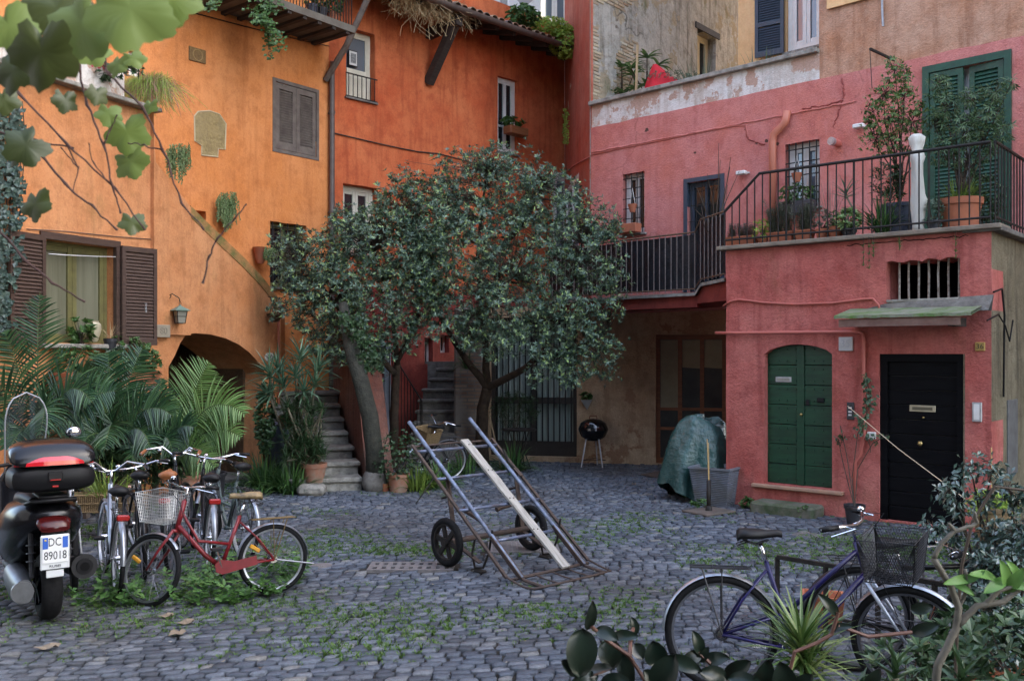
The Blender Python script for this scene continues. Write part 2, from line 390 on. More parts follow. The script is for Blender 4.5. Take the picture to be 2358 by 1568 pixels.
# ================================================================== GROUND
g = MB(); g.add([(-60, -40, -.02), (60, -40, -.02), (60, 90, -.02), (-60, 90, -.02)], [(0, 1, 2, 3)])
mDirt = vary('paving_joints', (.012, .011, .009), (.03, .026, .018), .95, 5, .6)
tag(g.build('ground', mDirt), kind='structure')
mCob = mat('basalt_setts', (.1, .1, .1), .5); gn = N(mCob); geo = gn.n('ShaderNodeNewGeometry'); co = gn.coord()
c0 = gn.ramp(geo.outputs['Random Per Island'], (.0, (.044, .058, .080)), (.35, (.092, .116, .150)), (.75, (.155, .182, .222)), (.93, (.20, .22, .245)), (1.0, (.24, .24, .22)))
dirtn = gn.noise(co, .35, 4, .6)
c0 = gn.mixc(gn.ramp(dirtn, (.42, 0.0), (.62, .55)), c0, (.058, .048, .036))
c0 = gn.mixc(gn.ramp(gn.noise(co, 55, 5, .7), (.35, .0), (.7, .65)), c0, (.025, .026, .03))
c0 = gn.mixc(gn.ramp(gn.noise(co, 14, 5, .7), (.6, .0), (.74, .35)), c0, (.12, .115, .105)); gn.col(c0)
rr = gn.ramp(gn.noise(co, 5, 5, .6), (.3, .36), (.7, .62)); gn.l(rr, gn.b.inputs['Roughness'])
gn.bump(gn.noise(co, 30, 8, .75), .85, .016)
def cob_ok(x, y):
    if y > 19 or abs(x) > .62 * y + .9: return False
    q = V((x, y)) - BF.o
    if q.dot(BF.n) > .15 and q.dot(BF.d) > -.05: return False
    q = V((x, y)) - L1.o
    if q.dot(L1.n) > .25: return False
    return True
GR = [(-.97, 9.02, .82, .36, .03), (.12, 9.95, .75, .55, .1)]      # drain covers: x, y, w, d
def in_grate(x, y):
    for gx, gy, gw, gd, ga in GR:
        if abs(x - gx) < gw / 2 + .06 and abs(y - gy) < gd / 2 + .06: return True
    return False
def warp(u, v):
    a = noise.noise(V((u * .22, v * .22, 3.1))); b = noise.noise(V((u * .22, v * .22, 9.7)))
    s_ = math.sin(u * .55 + .8) * .28
    return u + .35 * a + .10 * v * .3, v + .3 * b + s_ + u * .06
cob = MB(); vv = []; ff = []
v_ = 3.2
joints = []
while v_ < 19.5:
    hrow = R.uniform(.082, .106); u_ = -11 + R.uniform(0, .1)
    while u_ < 10:
        wd = R.uniform(.09, .145)
        uc, vc = u_ + wd / 2, v_ + hrow / 2; X0, Y0 = warp(uc, vc)
        if cob_ok(X0, Y0) and not in_grate(X0, Y0):
            gp = .0045 + R.random() * .007; j = lambda: R.uniform(-.009, .009)
            zt = R.uniform(-.006, .009) + .012 * noise.noise(V((X0 * .5, Y0 * .5, 0)))
            crn = []
            for cu, cv in ((u_ + gp, v_ + gp), (u_ + wd / 2, v_ + gp * .6), (u_ + wd - gp, v_ + gp), (u_ + wd - gp * .6, v_ + hrow / 2), (u_ + wd - gp, v_ + hrow - gp), (u_ + wd / 2, v_ + hrow - gp * .6), (u_ + gp, v_ + hrow - gp), (u_ + gp * .6, v_ + hrow / 2)):
                x, y = warp(cu + j(), cv + j() * .8); crn.append((x, y))
            cx_, cy_ = sum(c[0] for c in crn) / 8, sum(c[1] for c in crn) / 8; tx, ty = R.uniform(-.03, .03), R.uniform(-.03, .03)
            o = len(vv)
            for k, (sc, dz) in enumerate(((1.0, -.035), (.99, -.003), (.93, .003))):
                for i, (x, y) in enumerate(crn):
                    ss = sc * (.95 if i % 2 == 0 else 1.0) if k else sc
                    px_, py_ = cx_ + (x - cx_) * ss, cy_ + (y - cy_) * ss
                    vv.append((px_, py_, dz + (zt + (px_ - cx_) * tx + (py_ - cy_) * ty if k else 0)))
            vv.append((cx_, cy_, .006 + zt))
            for k in range(2):
                for i in range(8): i2 = (i + 1) % 8; ff.append((o + k * 8 + i, o + k * 8 + i2, o + k * 8 + 8 + i2, o + k * 8 + 8 + i))
            for i in range(8): ff.append((o + 16 + i, o + 16 + (i + 1) % 8, o + 24))
            joints.append((*warp(u_, v_ + R.random() * hrow), 0)); joints.append((*warp(u_ + R.random() * wd, v_), 1))
        u_ += wd
    v_ += hrow
cob.v = vv; cob.f = ff
cobs = cob.build('paving', mCob, smooth='all'); tag(cobs, kind='structure')
# grass in the joints (nobody could count it)
mGrass = leafmat('joint_grass', (.05, .12, .02), (.09, .19, .03), (.14, .24, .05), (.05, .08, .02), rough=.6, trans=.25)
gr = MB(); gvv = gr.v; gff = gr.f
def grass_d(x, y):
    n = noise.noise(V((x * .55, y * .75, 5))) + .55 * noise.noise(V((x * 1.7, y * 2.1, 8)))
    d = n * .9 - .03
    for (cx_, cy_, rr_, k) in ((-2.8, 7.9, 1.3, .8), (-1.2, 9.6, 1.2, .35), (3.0, 9.0, 1.9, .5), (.7, 6.9, 1.2, .25), (-2.2, 6.4, 1.5, .25), (3.6, 10.4, 1.1, .3), (-1.6, 10.6, 1.2, .25), (1.7, 9.1, .5, .5)):
        d += k * max(0, 1 - math.hypot(x - cx_, y - cy_) / rr_)
    if y > 12.2 and x > -1.5: d -= .35
    if y < 6.0 and x > -.8: d -= .2
    return d
for (x, y, t) in joints:
    d = grass_d(x, y)
    if d < .0 or y > 15: continue
    if R.random() > .5 + d: continue
    for q in range(1 if R.random() > d else 2):
        bx, by = x + R.uniform(-.035, .035), y + R.uniform(-.03, .03); dense = min(1.0, .45 + d)
        for k in range(R.randint(5, 9)):
            an = R.uniform(0, 2 * PI); L_ = R.uniform(.013, .031) * dense; ln = R.uniform(.3, 1.1); wd = R.uniform(.003, .006) * 1.3
            dx, dy = math.cos(an), math.sin(an); o = len(gvv)
            sx, sy = bx + dx * R.uniform(0, .02), by + dy * R.uniform(0, .02)
            gvv += [V((sx - dy * wd, sy + dx * wd, -.012)), V((sx + dy * wd, sy - dx * wd, -.012)), V((sx + dx * L_ * ln + dy * wd * .4, sy + dy * L_ * ln - dx * wd * .4, L_ * .75 + .004)), V((sx + dx * L_ * ln * 1.5, sy + dy * L_ * ln * 1.5, L_))]
            gff += [(o, o + 1, o + 2), (o, o + 2, o + 3)]
tag(gr.build('grass', mGrass), kind='stuff', label='short green grass and moss growing between the paving setts', cat='grass')
# ================================================================== LEFT LOW BUILDING (terrace house with the arch)
low = thing('terrace_house', 'low pale orange house with a big shuttered window and a mossy arched stair wall', 'building', (-5.5, 13.5, 0))
ts = L1.S; S0, S1 = ts(-260), ts(647)
prof = [(S0, 0), (S1, 0), (S1, L1.hit(647, 700)[1])]
for px, py in ((640, 692), (600, 640), (560, 598), (520, 560), (470, 512), (436, 478)): prof.append(L1.hit(px, py))
p340 = L1.hit(348, 372); prof += [p340, (p340[0] - .03, 5.5), (S0, 5.5)]
wr = L1.rect(100, 560, 266, 790)
ar = [L1.hit(388, 1150)[0], 0, L1.hit(603, 1150)[0], 0]
ap = [(ar[0], 0), (ar[2] + .02, 0)] + [L1.hit(*q) for q in ((611, 860), (596, 835), (575, 812), (550, 793), (520, 779), (485, 770), (450, 767), (428, 770), (415, 790), (403, 818), (394, 845))]
ap[-1] = (ar[0], ap[-1][1])
m_ = wallmesh(L1, prof, [(rectpoly(*[wr[i] for i in (0, 1, 2, 3)]), .22), (ap, 1.19)], thick=.42)
wl = m_.build('wall', mOrangeLow, low)
# raised pier left of the arch corner (the house front stands proud of the stair wall)
m_ = MB(L1.fr(0, 0)); px430 = ts(431); zc = L1.hit(431, 478)[1]
m_ = wallmesh(L1, [(px430 + .003, 0.0 + L1.hit(431, 772)[1]), (px430 + .003, zc)] + [(p340[0] + .02, p340[1] - .01), (p340[0] - .028, 5.498), (wr[2] + .62, 5.498), (wr[2] + .62, L1.hit(431, 772)[1])], [], thick=.07, mb=MB(L1.fr(0, 0, -.07)))
m_.build('pier', mOrangeLow, low)
# arch tunnel: back wall, side, door, threshold
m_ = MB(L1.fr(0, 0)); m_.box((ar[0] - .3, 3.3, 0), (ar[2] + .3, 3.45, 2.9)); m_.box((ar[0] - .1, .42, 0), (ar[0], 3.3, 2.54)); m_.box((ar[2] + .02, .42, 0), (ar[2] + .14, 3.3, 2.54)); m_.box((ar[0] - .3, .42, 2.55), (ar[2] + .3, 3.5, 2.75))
m_.build('arch_recess', plaster('shade_dark_stucco', (.10, .055, .03), (.05, .03, .02), (.14, .08, .04), bump=.6), low)  # tunnel shade is put into the dark stucco colour
m_ = MB(L1.fr(0, 0)); m_.box((ar[2] - 1.3, 3.2, .06), (ar[2] - .42, 3.28, 2.0)); [m_.box((ar[2] - 1.28 + i * .21, 3.18, .1), (ar[2] - 1.28 + i * .21 + .18, 3.198, 1.96)) for i in range(4)]; m_.build('door', vary('old_black_wood', (.012, .012, .012), (.02, .02, .02), .6, 8, .3), low)
m_ = MB(L1.fr(0, 0)); m_.box((ar[0] + .3, .02, -.02), (ar[2] - .02, 1.25, .06), .01); m_.build('threshold', mStone, low)
# roof terrace slab, coping, parapet wall and body
m_ = MB(L1.fr(0, 0)); m_.box((S0, .42, 5.2), (p340[0] - .05, 1.6, 5.45)); m_.box((S0, .425, 0), (ar[0] - .12, 1.7, 5.2)); m_.build('body', mOrangeLow, low)
m_ = MB(L1.fr(0, 0)); m_.box((S0, -.16, 5.5), (p340[0] + .06, .3, 5.56), .01); m_.build('coping', mStone2, low)
m_ = MB(L1.fr(0, 0)); m_.box((S0, .02, 5.56), (ts(290), .22, 5.95), .01); m_.build('parapet', mParapet, low)
m_ = MB(L1.fr(0, 0)); m_.box((S0, .0, 5.95), (ts(296), .25, 6.0), .008); m_.build('parapet_cap', mTerrOld, low)
# solid stair behind the sloping wall
m_ = MB(L1.fr(0, 0)); n_ = 14
for i in range(n_):
    s0_ = S1 - (S1 - p340[0]) * i / n_; s1_ = S1 - (S1 - p340[0]) * (i + 1) / n_
    zt = 2.35 + (5.4 - 2.35) * (i + .5) / n_ - .3; m_.box((s1_, .43, max(zt - .3, 2.78)), (s0_, 1.5, zt + .25))
m_.build('stair_flight', mStone, low)
# moss on the sloping edge
m_ = MB(L1.fr(0, 0)); edge = [L1.hit(*q) for q in ((436, 479), (470, 513), (520, 561), (560, 599), (600, 641), (640, 693))]
for (a, b) in zip(edge, edge[1:]): m_.add([(a[0], -.012, a[1] - .12), (b[0], -.012, b[1] - .12), (b[0], -.03, b[1] + .03), (a[0], -.03, a[1] + .03), (a[0], .44, a[1] - .02), (b[0], .44, b[1] - .02), (b[0], .44, b[1] + .03), (a[0], .44, a[1] + .03)], [(0, 1, 2, 3), (3, 2, 6, 7), (7, 6, 5, 4), (0, 4, 5, 1)])
m_.build('coping', vary('mossy_coping', (.16, .15, .045), (.50, .22, .085), .95, 6, .7), low, label='mossy sloping coping')
window(low, L1, wr, .16, mOlive, mPaneCurt, 2, .05, sash=.07)
fr_ = MB(L1.fr(0, 0)); a, z0, b, z1 = wr
fr_.box((a - .06, -.035, z1), (b + .06, .03, z1 + .09)); fr_.box((a - .06, -.034, z0), (a + .012, .03, z1)); fr_.box((b - .012, -.034, z0), (b + .06, .03, z1)); fr_.build('window_casing', mBrownWood, low)
for s_, ang in ((1, 8), (-1, -8)):
    wd = (b - a) / 2 * .98; z0s = z0 - .02
    hinge = L1.fr(b + .04 if s_ > 0 else a - .04, 0, -.05) @ Matrix.Rotation(math.radians(-ang), 4, 'Z')
    xa, xb = (0, wd) if s_ > 0 else (-wd, 0)
    sh = louvre(low, L1, xa, z0s, xb, z1 + .03, -.045, mBrownWood, nl=26, fr=.055, X=hinge)
m_ = MB(L1.fr(0, 0)); m_.box((b + .4, -.14, (z0 + z1) / 2 - .22), (b + .43, -.11, (z0 + z1) / 2 - .08), .005)
m_.build('shutter_latch', mSteel, low)
m_ = MB(L1.fr(0, 0)); m_.box((a - .1, -.16, z0 - .07), (b + .1, .18, z0 - .012), .01); m_.build('window_sill', mStone2, low)
strip(L1, [(108, 585), (150, 588), (220, 591), (262, 592)], -.03, .006, 'washing_line', mWhite, low)
strip(L1, [(636, 700), (636, 760), (637, 870), (637, 960)], -.05, .02, 'drainpipe', mPipeOr, low)
strip(L1, [(60, 528), (150, 533), (262, 545), (355, 552)], -.012, .006, 'cable', mPipeBrown, low)
# ================================================================== TALL ORANGE BUILDING
org = thing('orange_building', 'tall bright orange plastered house with closed brown louvred shutters', 'building', (-6, 16, 0))
sw = L0.rect(634, 201, 728, 352); bw = L0.rect(622, 515, 706, 663); hw = L0.rect(437, 485, 474, 512)
tw = L0.rect(296, 120, 330, 178)
OW0 = L0.S(-250)
sA = L0.S(656)
wallmesh(L0, [(OW0, 2.9), (sA, 2.9), (sA, 0), (0, 0), (0, 15), (OW0, 15)], [(rectpoly(*sw), .12), (rectpoly(*bw), .22), (rectpoly(*hw), .2), (rectpoly(*tw), .15)], thick=.4).build('wall', mOrange, org)
m_ = MB(L0.fr(0, 0)); m_.box((OW0, .42, 2.9), (-.05, 4.5, 15)); m_.box((sA + .02, .42, 0), (-.05, 4.5, 2.899)); m_.build('body', mOrange, org)
m_ = MB(L0.fr(0, 0)); e = .06; a, z0, b, z1 = sw
for q in (((a - e, -.012, z0 - e), (a, .05, z1 + e)), ((b, -.012, z0 - e), (b + e, .05, z1 + e)), ((a, -.012, z1), (b, .05, z1 + e)), ((a, -.012, z0 - e), (b, .05, z0))): m_.box(*q)
fo = m_.build('window_casing', mGreyWood, org)
mid_ = (a + b) / 2
for (x0, x1) in ((a + .01, mid_ - .004), (mid_ + .004, b - .01)):
    louvre(org, L0, x0, z0 + .01, x1, z1 - .01, .0, mGreyWood, nl=21, fr=.075)
for r_ in (bw, hw): m_ = backing(org, L0, r_, .12); m_.build('unlit_backing', mDark, org)
window(org, L0, bw, .16, mOlive, mPane, 2, .05); bars(org, L0, bw, .03, 5, 7, mIron, rad=.01)
window(org, L0, tw, .1, mWhite, mPaneSky, 1, .05)
m_ = MB(L0.fr(0, 0)); m_.box((bw[0] - .05, -.05, bw[1] - .04), (bw[2] + .05, .1, bw[1]), .005); m_.build('window_sill', mStone, org)
# balcony
bal0, bal1 = L0.S(395), -.22
m_ = MB(L0.fr(0, 0)); m_.box((bal0, -.95, 7.62), (bal1, -.002, 7.74)); m_.build('balcony', vary('balcony_slab', (.10, .085, .065), (.16, .14, .11), .9, 4, .4), org)
m_ = MB(L0.fr(0, 0))
for i in range(9): x = bal0 + .3 + (bal1 - bal0 - .45) * i / 8; m_.box((x - .04, -.93, 7.57), (x + .04, -.004, 7.618))
m_.build('joists', mBeam, org)
m_ = MB(L0.fr(0, 0)); k_ = 46
for i in range(k_ + 1): x = bal0 + (bal1 - bal0 - .04) * i / k_; m_.tube([(x, -.9, 7.74), (x, -.9, 8.7)], .009, 5)
m_.bar((bal0, -.9, 8.7), (bal1 - .04, -.9, 8.7), .03); m_.build('railing', mIron, org)
# brace under the balcony corner
m_ = MB(L0.fr(0, 0)); m_.tube([(-.1, -.03, 7.0), (-.02, -.5, 7.55), (.12, -1.1, 8.6), (.2, -1.5, 9.4)], .055, 8); m_.build('brace', mGreyWood, org)
strip(L0, [(410, 22), (560, 62), (700, 96), (757, 108)], -.03, .008, 'cable', mIron, org)
m_ = MB(L0.fr(0, 0)); m_.tube([(.02, -.09, 7.35), (0, -.09, 7.1), (0, -.09, 3.2), (0, -.09, .1)], .05, 10)
for z in (6.4, 4.6, 2.7): m_.tube([(0, -.09, z), (0, -.09, z + .06)], .06, 10); m_.box((-.02, -.06, z + .01), (.02, .0, z + .04))
m_.build('drainpipe', mPipeBrown, org, smooth=True)
# ================================================================== RED-ORANGE BUILDING
red = thing('red_orange_building', 'deep red orange house under a dark tiled eave with tall pale windows', 'building', (-1, 20, 0))
wa = R0.rect(797, 71, 863, 229); wb = R0.rect(1146, 181, 1192, 352); wc = R0.rect(790, 428, 870, 585); dg = R0.rect(828, 800, 884, 1050); dg = (dg[0], .08, dg[2], dg[3])
s1w = R0.rect(978, 778, 997, 838); s2w = R0.rect(1014, 772, 1034, 812)
R1 = R0.S(1300)
wallmesh(R0, [(0, 3.3), (R1, 3.3), (R1, 9.6), (0, 9.6)], [(rectpoly(*wa), .2), (rectpoly(*wb), .14), (rectpoly(*wc), .22)], thick=.45).build('wall', mRed, red)
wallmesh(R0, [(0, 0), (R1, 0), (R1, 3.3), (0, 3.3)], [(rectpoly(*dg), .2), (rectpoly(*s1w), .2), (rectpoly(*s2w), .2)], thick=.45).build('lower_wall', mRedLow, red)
m_ = MB(R0.fr(0, 0)); m_.box((0.0, .5, 0), (R1, 4.5, 8.9)); m_.build('body', mRed, red)
window(red, R0, wa, .15, mCream, mPaneSky, 1, .07); window(red, R0, wb, .09, mWhite, mPane, 2, .07, trans=(.36,)); window(red, R0, wc, .17, mCream, mPane, 2, .09, sash=.06)
for r_ in (s1w, s2w): window(red, R0, r_, .14, mWhite, mPane, 2, .02, sash=.02)
m_ = MB(R0.fr(0, 0)); a, z0, b, z1 = dg; m_.box((a, .12, z0), (b, .17, z1)); m_.box((a + .08, .1, z0 + .5), (b - .08, .118, z0 + 1.0), .01); m_.box((a + .08, .1, z0 + 1.1), (b - .08, .118, z1 - .1), .01); m_.box((a - .02, .02, z0 + .38), (b + .02, .118, z0 + .44))
m_.build('door', vary('pale_grey_paint', (.30, .31, .28), (.24, .25, .22), .5, 5, .1), red)
m_ = MB(R0.fr(0, 0)); m_.box((b, -.04, 0), (b + .14, .12, z1 + .1)); m_.box((a - .02, -.04, z1), (b, .12, z1 + .1)); m_.build('door_frame', vary('grey_blue_paint', (.26, .29, .33), (.2, .23, .27), .5, 5, .1), red)
# French balcony rail, cloth and picture in the top-left window
a, z0, b, z1 = wa; m_ = MB(R0.fr(0, 0))
for i in range(7): x = a + .03 + (b - a - .06) * i / 6; m_.tube([(x, -.04, z0 - .02), (x, -.04, z0 + .42)], .008, 5)
m_.bar((a - .03, -.04, z0 + .42), (b + .03, -.04, z0 + .42), .02); m_.bar((a - .03, -.04, z0), (b + .03, -.04, z0), .02); m_.build('window_rail', mIron, red)
m_ = MB(R0.fr(0, 0)); m_.box((a + .08, .09, z0 + .04), (b - .14, .11, z0 + .56)); [m_.box((a + .1, .084, z0 + .1 + i * .05), (b - .16, .089, z0 + .115 + i * .05)) for i in range(9)]; m_.build('blind', mCream, red)
m_ = MB(R0.fr(0, 0)); cxp = a + .24; m_.box((cxp - .1, .12, z0 + .62), (cxp + .1, .135, z0 + .92)); pf = m_.build('picture', mBlackPl, red)
m_ = MB(R0.fr(0, 0)); m_.box((cxp - .085, .112, z0 + .64), (cxp + .085, .119, z0 + .9)); m_.build('picture_mount', mWhite, pf)
m_ = MB(R0.fr(0, 0)); m_.box((cxp - .06, .106, z0 + .68), (cxp + .06, .111, z0 + .86), .01); m_.build('picture_print', vary('grey_print', (.08, .08, .08), (.3, .3, .28), .6, 30, 0), pf)
for r_ in (wa, wb, wc): m_ = MB(R0.fr(0, 0)); m_.box((r_[0] - .04, -.06, r_[1] - .045), (r_[2] + .04, .14, r_[1] - .014)); m_.build('window_sill', mStone, red)
# eave: boards, rafters, gutter, tiles
ov = .95; ez = 8.64; e0, e1 = -.25, R1 + .1
rs = 3.6; rise = 1.25; rx = Matrix.Rotation(0, 4, 'X')
m_ = MB(R0.fr(0, 0)); m_.add([(e0, -ov, ez), (e1, -ov, ez), (e1, rs, ez + rise), (e0, rs, ez + rise), (e0, -ov, ez + .05), (e1, -ov, ez + .05), (e1, rs, ez + rise + .05), (e0, rs, ez + rise + .05)], [(0, 3, 2, 1), (4, 5, 6, 7), (0, 1, 5, 4), (1, 2, 6, 5), (2, 3, 7, 6), (3, 0, 4, 7)])
m_.build('eave_boards', mBeam, red)
m_ = MB(R0.fr(0, 0)); k_ = 14
for i in range(k_): x = e0 + .2 + (e1 - e0 - .4) * i / (k_ - 1); m_.bar((x, -ov + .03, ez - .04), (x, .2, ez - .04 + (ov + .17) * rise / (rs + ov)), .08, .1)
m_.build('rafter', mBeam, red); 
m_ = MB(R0.fr(0, 0)); gz = ez - .0; vs = []; n_ = 10
for x in (e0, e1 - .06):
    for k in range(n_ + 1): an = PI + PI * k / n_; vs.append((x, -ov - .08 + .085 * math.cos(an), gz + .03 + .085 * math.sin(an)))
m_.add(vs, [(k, k + 1, n_ + 2 + k, n_ + 1 + k) for k in range(n_)]); m_.add([v for v in vs[n_ + 1:]], [tuple(range(n_ + 1))])
vs2 = [(x, y * 1.0 - (.006 if True else 0), z - .004) for x, y, z in vs]
m_.build('gutter', mPipeBrown, red, smooth=True)
m_ = MB(R0.fr(0, 0)); tw_ = .2; nt = int((e1 - e0) / tw_)
for i in range(nt):
    x = e0 + .1 + i * tw_
    for r_ in range(9):
        y0 = -ov - .05 + r_ * .42 + R.uniform(-.02, .02); y1 = y0 + .46; zz = lambda y: ez + .06 + (y + ov) * rise / (rs + ov)
        vs = []; nn = 6; r0 = .085; r1 = .07; dz = R.uniform(0, .012)
        for y, rr_, dd in ((y0, r0, .035), (y1, r1, .0)):
            for k in range(nn + 1): an = PI * k / nn; vs.append((x + rr_ * math.cos(an) + R.uniform(-.003, .003), y, zz(y) + dd + dz + rr_ * .75 * math.sin(an)))
        o_ = len(vs)
        for y, rr_, dd in ((y0, r0 - .015, .035), (y1, r1 - .015, .0)):
            for k in range(nn + 1): an = PI * k / nn; vs.append((x + rr_ * math.cos(an), y, zz(y) + dd + dz + rr_ * .75 * math.sin(an)))
        m_.add(vs, [(k, k + 1, nn + 2 + k, nn + 1 + k) for k in range(nn)] + [(k, o_ + k, o_ + k + 1, k + 1) for k in range(nn)])
m_.build('roof', mTile, red)
# struts
for px0, py0, px1, py1 in ((985, 193, 1047, 75),):
    a = R0.pt(*R0.hit(px0, py0), -.02); s_, _ = R0.hit(px0, py0); m_ = MB(); top = R0.pt(s_ + .02, ez - .05, -.9); m_.bar(a, top, .16, .16, up=(0, 0, 1)); m_.build('strut', mBeam, red)
    m_ = MB(); m_.bar(R0.pt(s_ + .02, ez - .22, .1), R0.pt(s_ + .02, ez - .16, -.92), .16, .18); m_.build('bracket', mBeam, red)
strip(R0, [(766, 307), (830, 322), (900, 338), (960, 350), (1010, 355), (1060, 368), (1120, 385), (1190, 396)], -.02, .012, 'cable', mBeam, red)
strip(PW, [(1302, 400), (1318, 385), (1340, 372), (1360, 362)], -.02, .012, 'cable', mPipeRed, red)
pd = PW.rect(1304, 412, 1338, 640); pd = (PW.S(1303), 3.05, PW.S(1333), 5.75)
PWl = (V((1.47, 17.4)) - V((a_.x, a_.y))).length
m_ = wallmesh(PW, [(0.01, 2.96), (PWl, 2.96), (PWl, 13), (0.01, 13)], [(rectpoly(*pd), .03)], thick=.04); m_.build('end_wall', mPillar, red)
wd_ = window(red, PW, pd, .0, mWhite, mPaneSky, 2, .06, name='door')
# white terrace door beside the corner, behind the walkway
dw = R0.rect(1270, 440, 1297, 640); dw = (R0.S(1274), 3.1, R0.S(1298), 6.2)
m_ = MB(R0.fr(0, 0)); m_.box((dw[0], -.03, dw[1]), (dw[2], -.004, dw[3])); do_ = m_.build('door', mWhite, red, label='white terrace door'); 
m_ = MB(R0.fr(0, 0)); [m_.box((dw[0] + .08 + i * .32, -.036, dw[1] + .3), (dw[0] + .3 + i * .32, -.031, dw[3] - .2)) for i in range(3)]; m_.build('pane', mPaneSky, do_)
# ================================================================== PINK UPPER BUILDING
pink = thing('pink_building', 'long pink plastered house with a small barred window and big green shutters', 'building', (4, 17, 0))
U0, U1 = U.S(1361), U.S(2520)
u1 = U.rect(1433, 398, 1484, 537); u2 = U.rect(1583, 416, 1660, 540); u2 = (u2[0], 3.1, u2[2], u2[3]); u3 = U.rect(1808, 327, 1887, 478); u4 = U.rect(2140, 152, 2313, 400); u4 = (u4[0], 3.52, u4[2], u4[3])
ptop = 6.25
topl = [(U1, ptop)] + [(U1 + (U0 - U1) * i / 24, ptop + .03 * noise.noise(V((i * .7, 0, 0)))) for i in range(1, 24)] + [(U0, ptop)]
wallmesh(U, [(U0, 2.8), (U1, 2.8)] + topl, [(rectpoly(*u1), .2), (rectpoly(*u2), .15), (rectpoly(*u3), .2), (rectpoly(*u4), .2)], thick=.4).build('wall', mPink, pink)
m_ = MB(U.fr(0, 0)); m_.box((U0 + .05, .42, 3.0), (U1, .9, 6.1)); m_.build('body', mPink, pink)
# parapet strip and its coping
PE = U.S(1890)
m_ = MB(U.fr(0, 0)); m_.box((U0, .02, 6.17), (U.S(1885), .38, 6.66)); m_.build('parapet', mParapet, pink)
m_ = MB(U.fr(0, 0)); m_.box((U0 - .02, -.07, 6.66), (U.S(1885), .42, 6.73), .008); m_.build('coping', mStone2, pink)
m_ = MB(U.fr(0, 0)); m_.box((U0, .4, 6.0), (PE + .2, 2.6, 6.12)); m_.build('roof_terrace', mStone, pink)
window(pink, U, u1, .13, mWhite, mPane, 2, .06); bars(pink, U, u1, .03, 4, 6, mIron)
window(pink, U, u3, .13, mWhite, mPaneSky, 2, .075, sash=.055); bars(pink, U, u3, .02, 5, 5, mIron, rad=.011, ext=.02)
m_ = backing(pink, U, u1, .1); m_.build('unlit_backing', mDark, pink)
dd = window(pink, U, u2, .08, mBlueGrey, mPane, 2, .05, trans=(.3,), name='door', sash=.03)
m_ = MB(U.fr(0, 0)); a, z0, b, z1 = u2
m_.box((a - .07, -.02, z0), (a, .1, z1 + .07)); m_.box((b, -.02, z0), (b + .07, .1, z1 + .07)); m_.box((a, -.02, z1), (b, .1, z1 + .07)); m_.build('door_frame', mBlueGrey, pink); bars(pink, U, u2, .03, 6, 7, mIron, rad=.007)
a, z0, b, z1 = u4; m_ = MB(U.fr(0, 0))
m_.box((a - .09, -.03, z0), (a, .06, z1 + .1)); m_.box((b, -.03, z0), (b + .09, .06, z1 + .1)); m_.box((a, -.03, z1), (b, .06, z1 + .1)); m_.build('window_casing', mShutGreen, pink)
md = (a + b) / 2
louvre(pink, U, a + .01, z0, md - .035, z1 - .01, -.01, mShutGreen, nl=44, fr=.07, mid=.48)
X_ = U.fr(b - .01, 0, -.01) @ Matrix.Rotation(math.radians(-6), 4, 'Z'); louvre(pink, U, -(b - md - .04), z0, 0, z1 - .01, 0, mShutGreen, nl=44, fr=.07, mid=.48, X=X_)
m_ = MB(U.fr(0, 0)); m_.box((a, .14, z0), (b, .16, z1)); m_.build('curtain', mWhite, pink)
strip(U, [(1784, 540), (1784, 330), (1786, 312), (1802, 297), (1813, 284), (1818, 258)], -.07, .058, 'drainpipe', mPipeOr, pink, 12)
strip(U, [(1362, 358), (1430, 343), (1520, 325), (1600, 308), (1690, 291), (1718, 290), (1720, 318)], -.008, .008, 'cable', mPipeRed, pink)
for r_ in (u1, u3): m_ = MB(U.fr(0, 0)); m_.box((r_[0] - .05, -.05, r_[1] - .045), (r_[2] + .05, .12, r_[1] - .012), .006); m_.build('window_sill', mStone2, pink)
# ragged plaster ridge across the pink wall
m_ = MB(); pts = []
for i in range(60): t = i / 59; pts.append(U.pt(*U.hit(1362 + t * 610, 352 - t * 118 + 3 * noise.noise(V((i * .6, 2, 0)))), -.004))
m_.tube(pts, .02, 5, rs=[.012 + .012 * abs(noise.noise(V((i * .9, 0, 4)))) for i in range(60)]); m_.build('plaster_ridge', mPink, pink)
# plaster scars, knocked holes and a patch outline on the pink wall
for k, (px, py, r_) in enumerate(((1490, 300, .05), (1765, 325, .045), (1790, 332, .04), (1742, 330, .03), (1600, 352, .03))):
    q = U.hit(px, py); m_ = MB(U.fr(*q)); n = 9; m_.add([(0, -.001, 0)] + [(r_ * math.cos(2 * PI * i / n) * R.uniform(.6, 1.2), -.003, r_ * .7 * math.sin(2 * PI * i / n) * R.uniform(.6, 1.2)) for i in range(n)], [(0, i + 1, (i + 1) % n + 1) for i in range(n)]); m_.build('plaster_hole', mat('raw_brown_plaster%d' % k, (.10, .05, .035), .95), pink)
mScar = plaster('scar_plaster', (.36, .09, .075), (.25, .06, .05), (.42, .12, .10), bump=.8)
for pts in (((1938, 180), (1945, 215), (1940, 232), (1900, 243), (1842, 252)), ((1940, 232), (1930, 262), (1918, 300)), ((1715, 290), (1722, 322), (1768, 336))):
    q = []; m_ = MB()
    for i in range(len(pts) - 1):
        for j in range(8): t = j / 8; q.append(U.pt(*U.hit(pts[i][0] + (pts[i + 1][0] - pts[i][0]) * t + R.gauss(0, 1.2), pts[i][1] + (pts[i + 1][1] - pts[i][1]) * t + R.gauss(0, 1.2)), -.002))
    m_.tube(q, .012, 4, rs=[R.uniform(.006, .018) for _ in q]); m_.build('plaster_scar', mScar, pink)
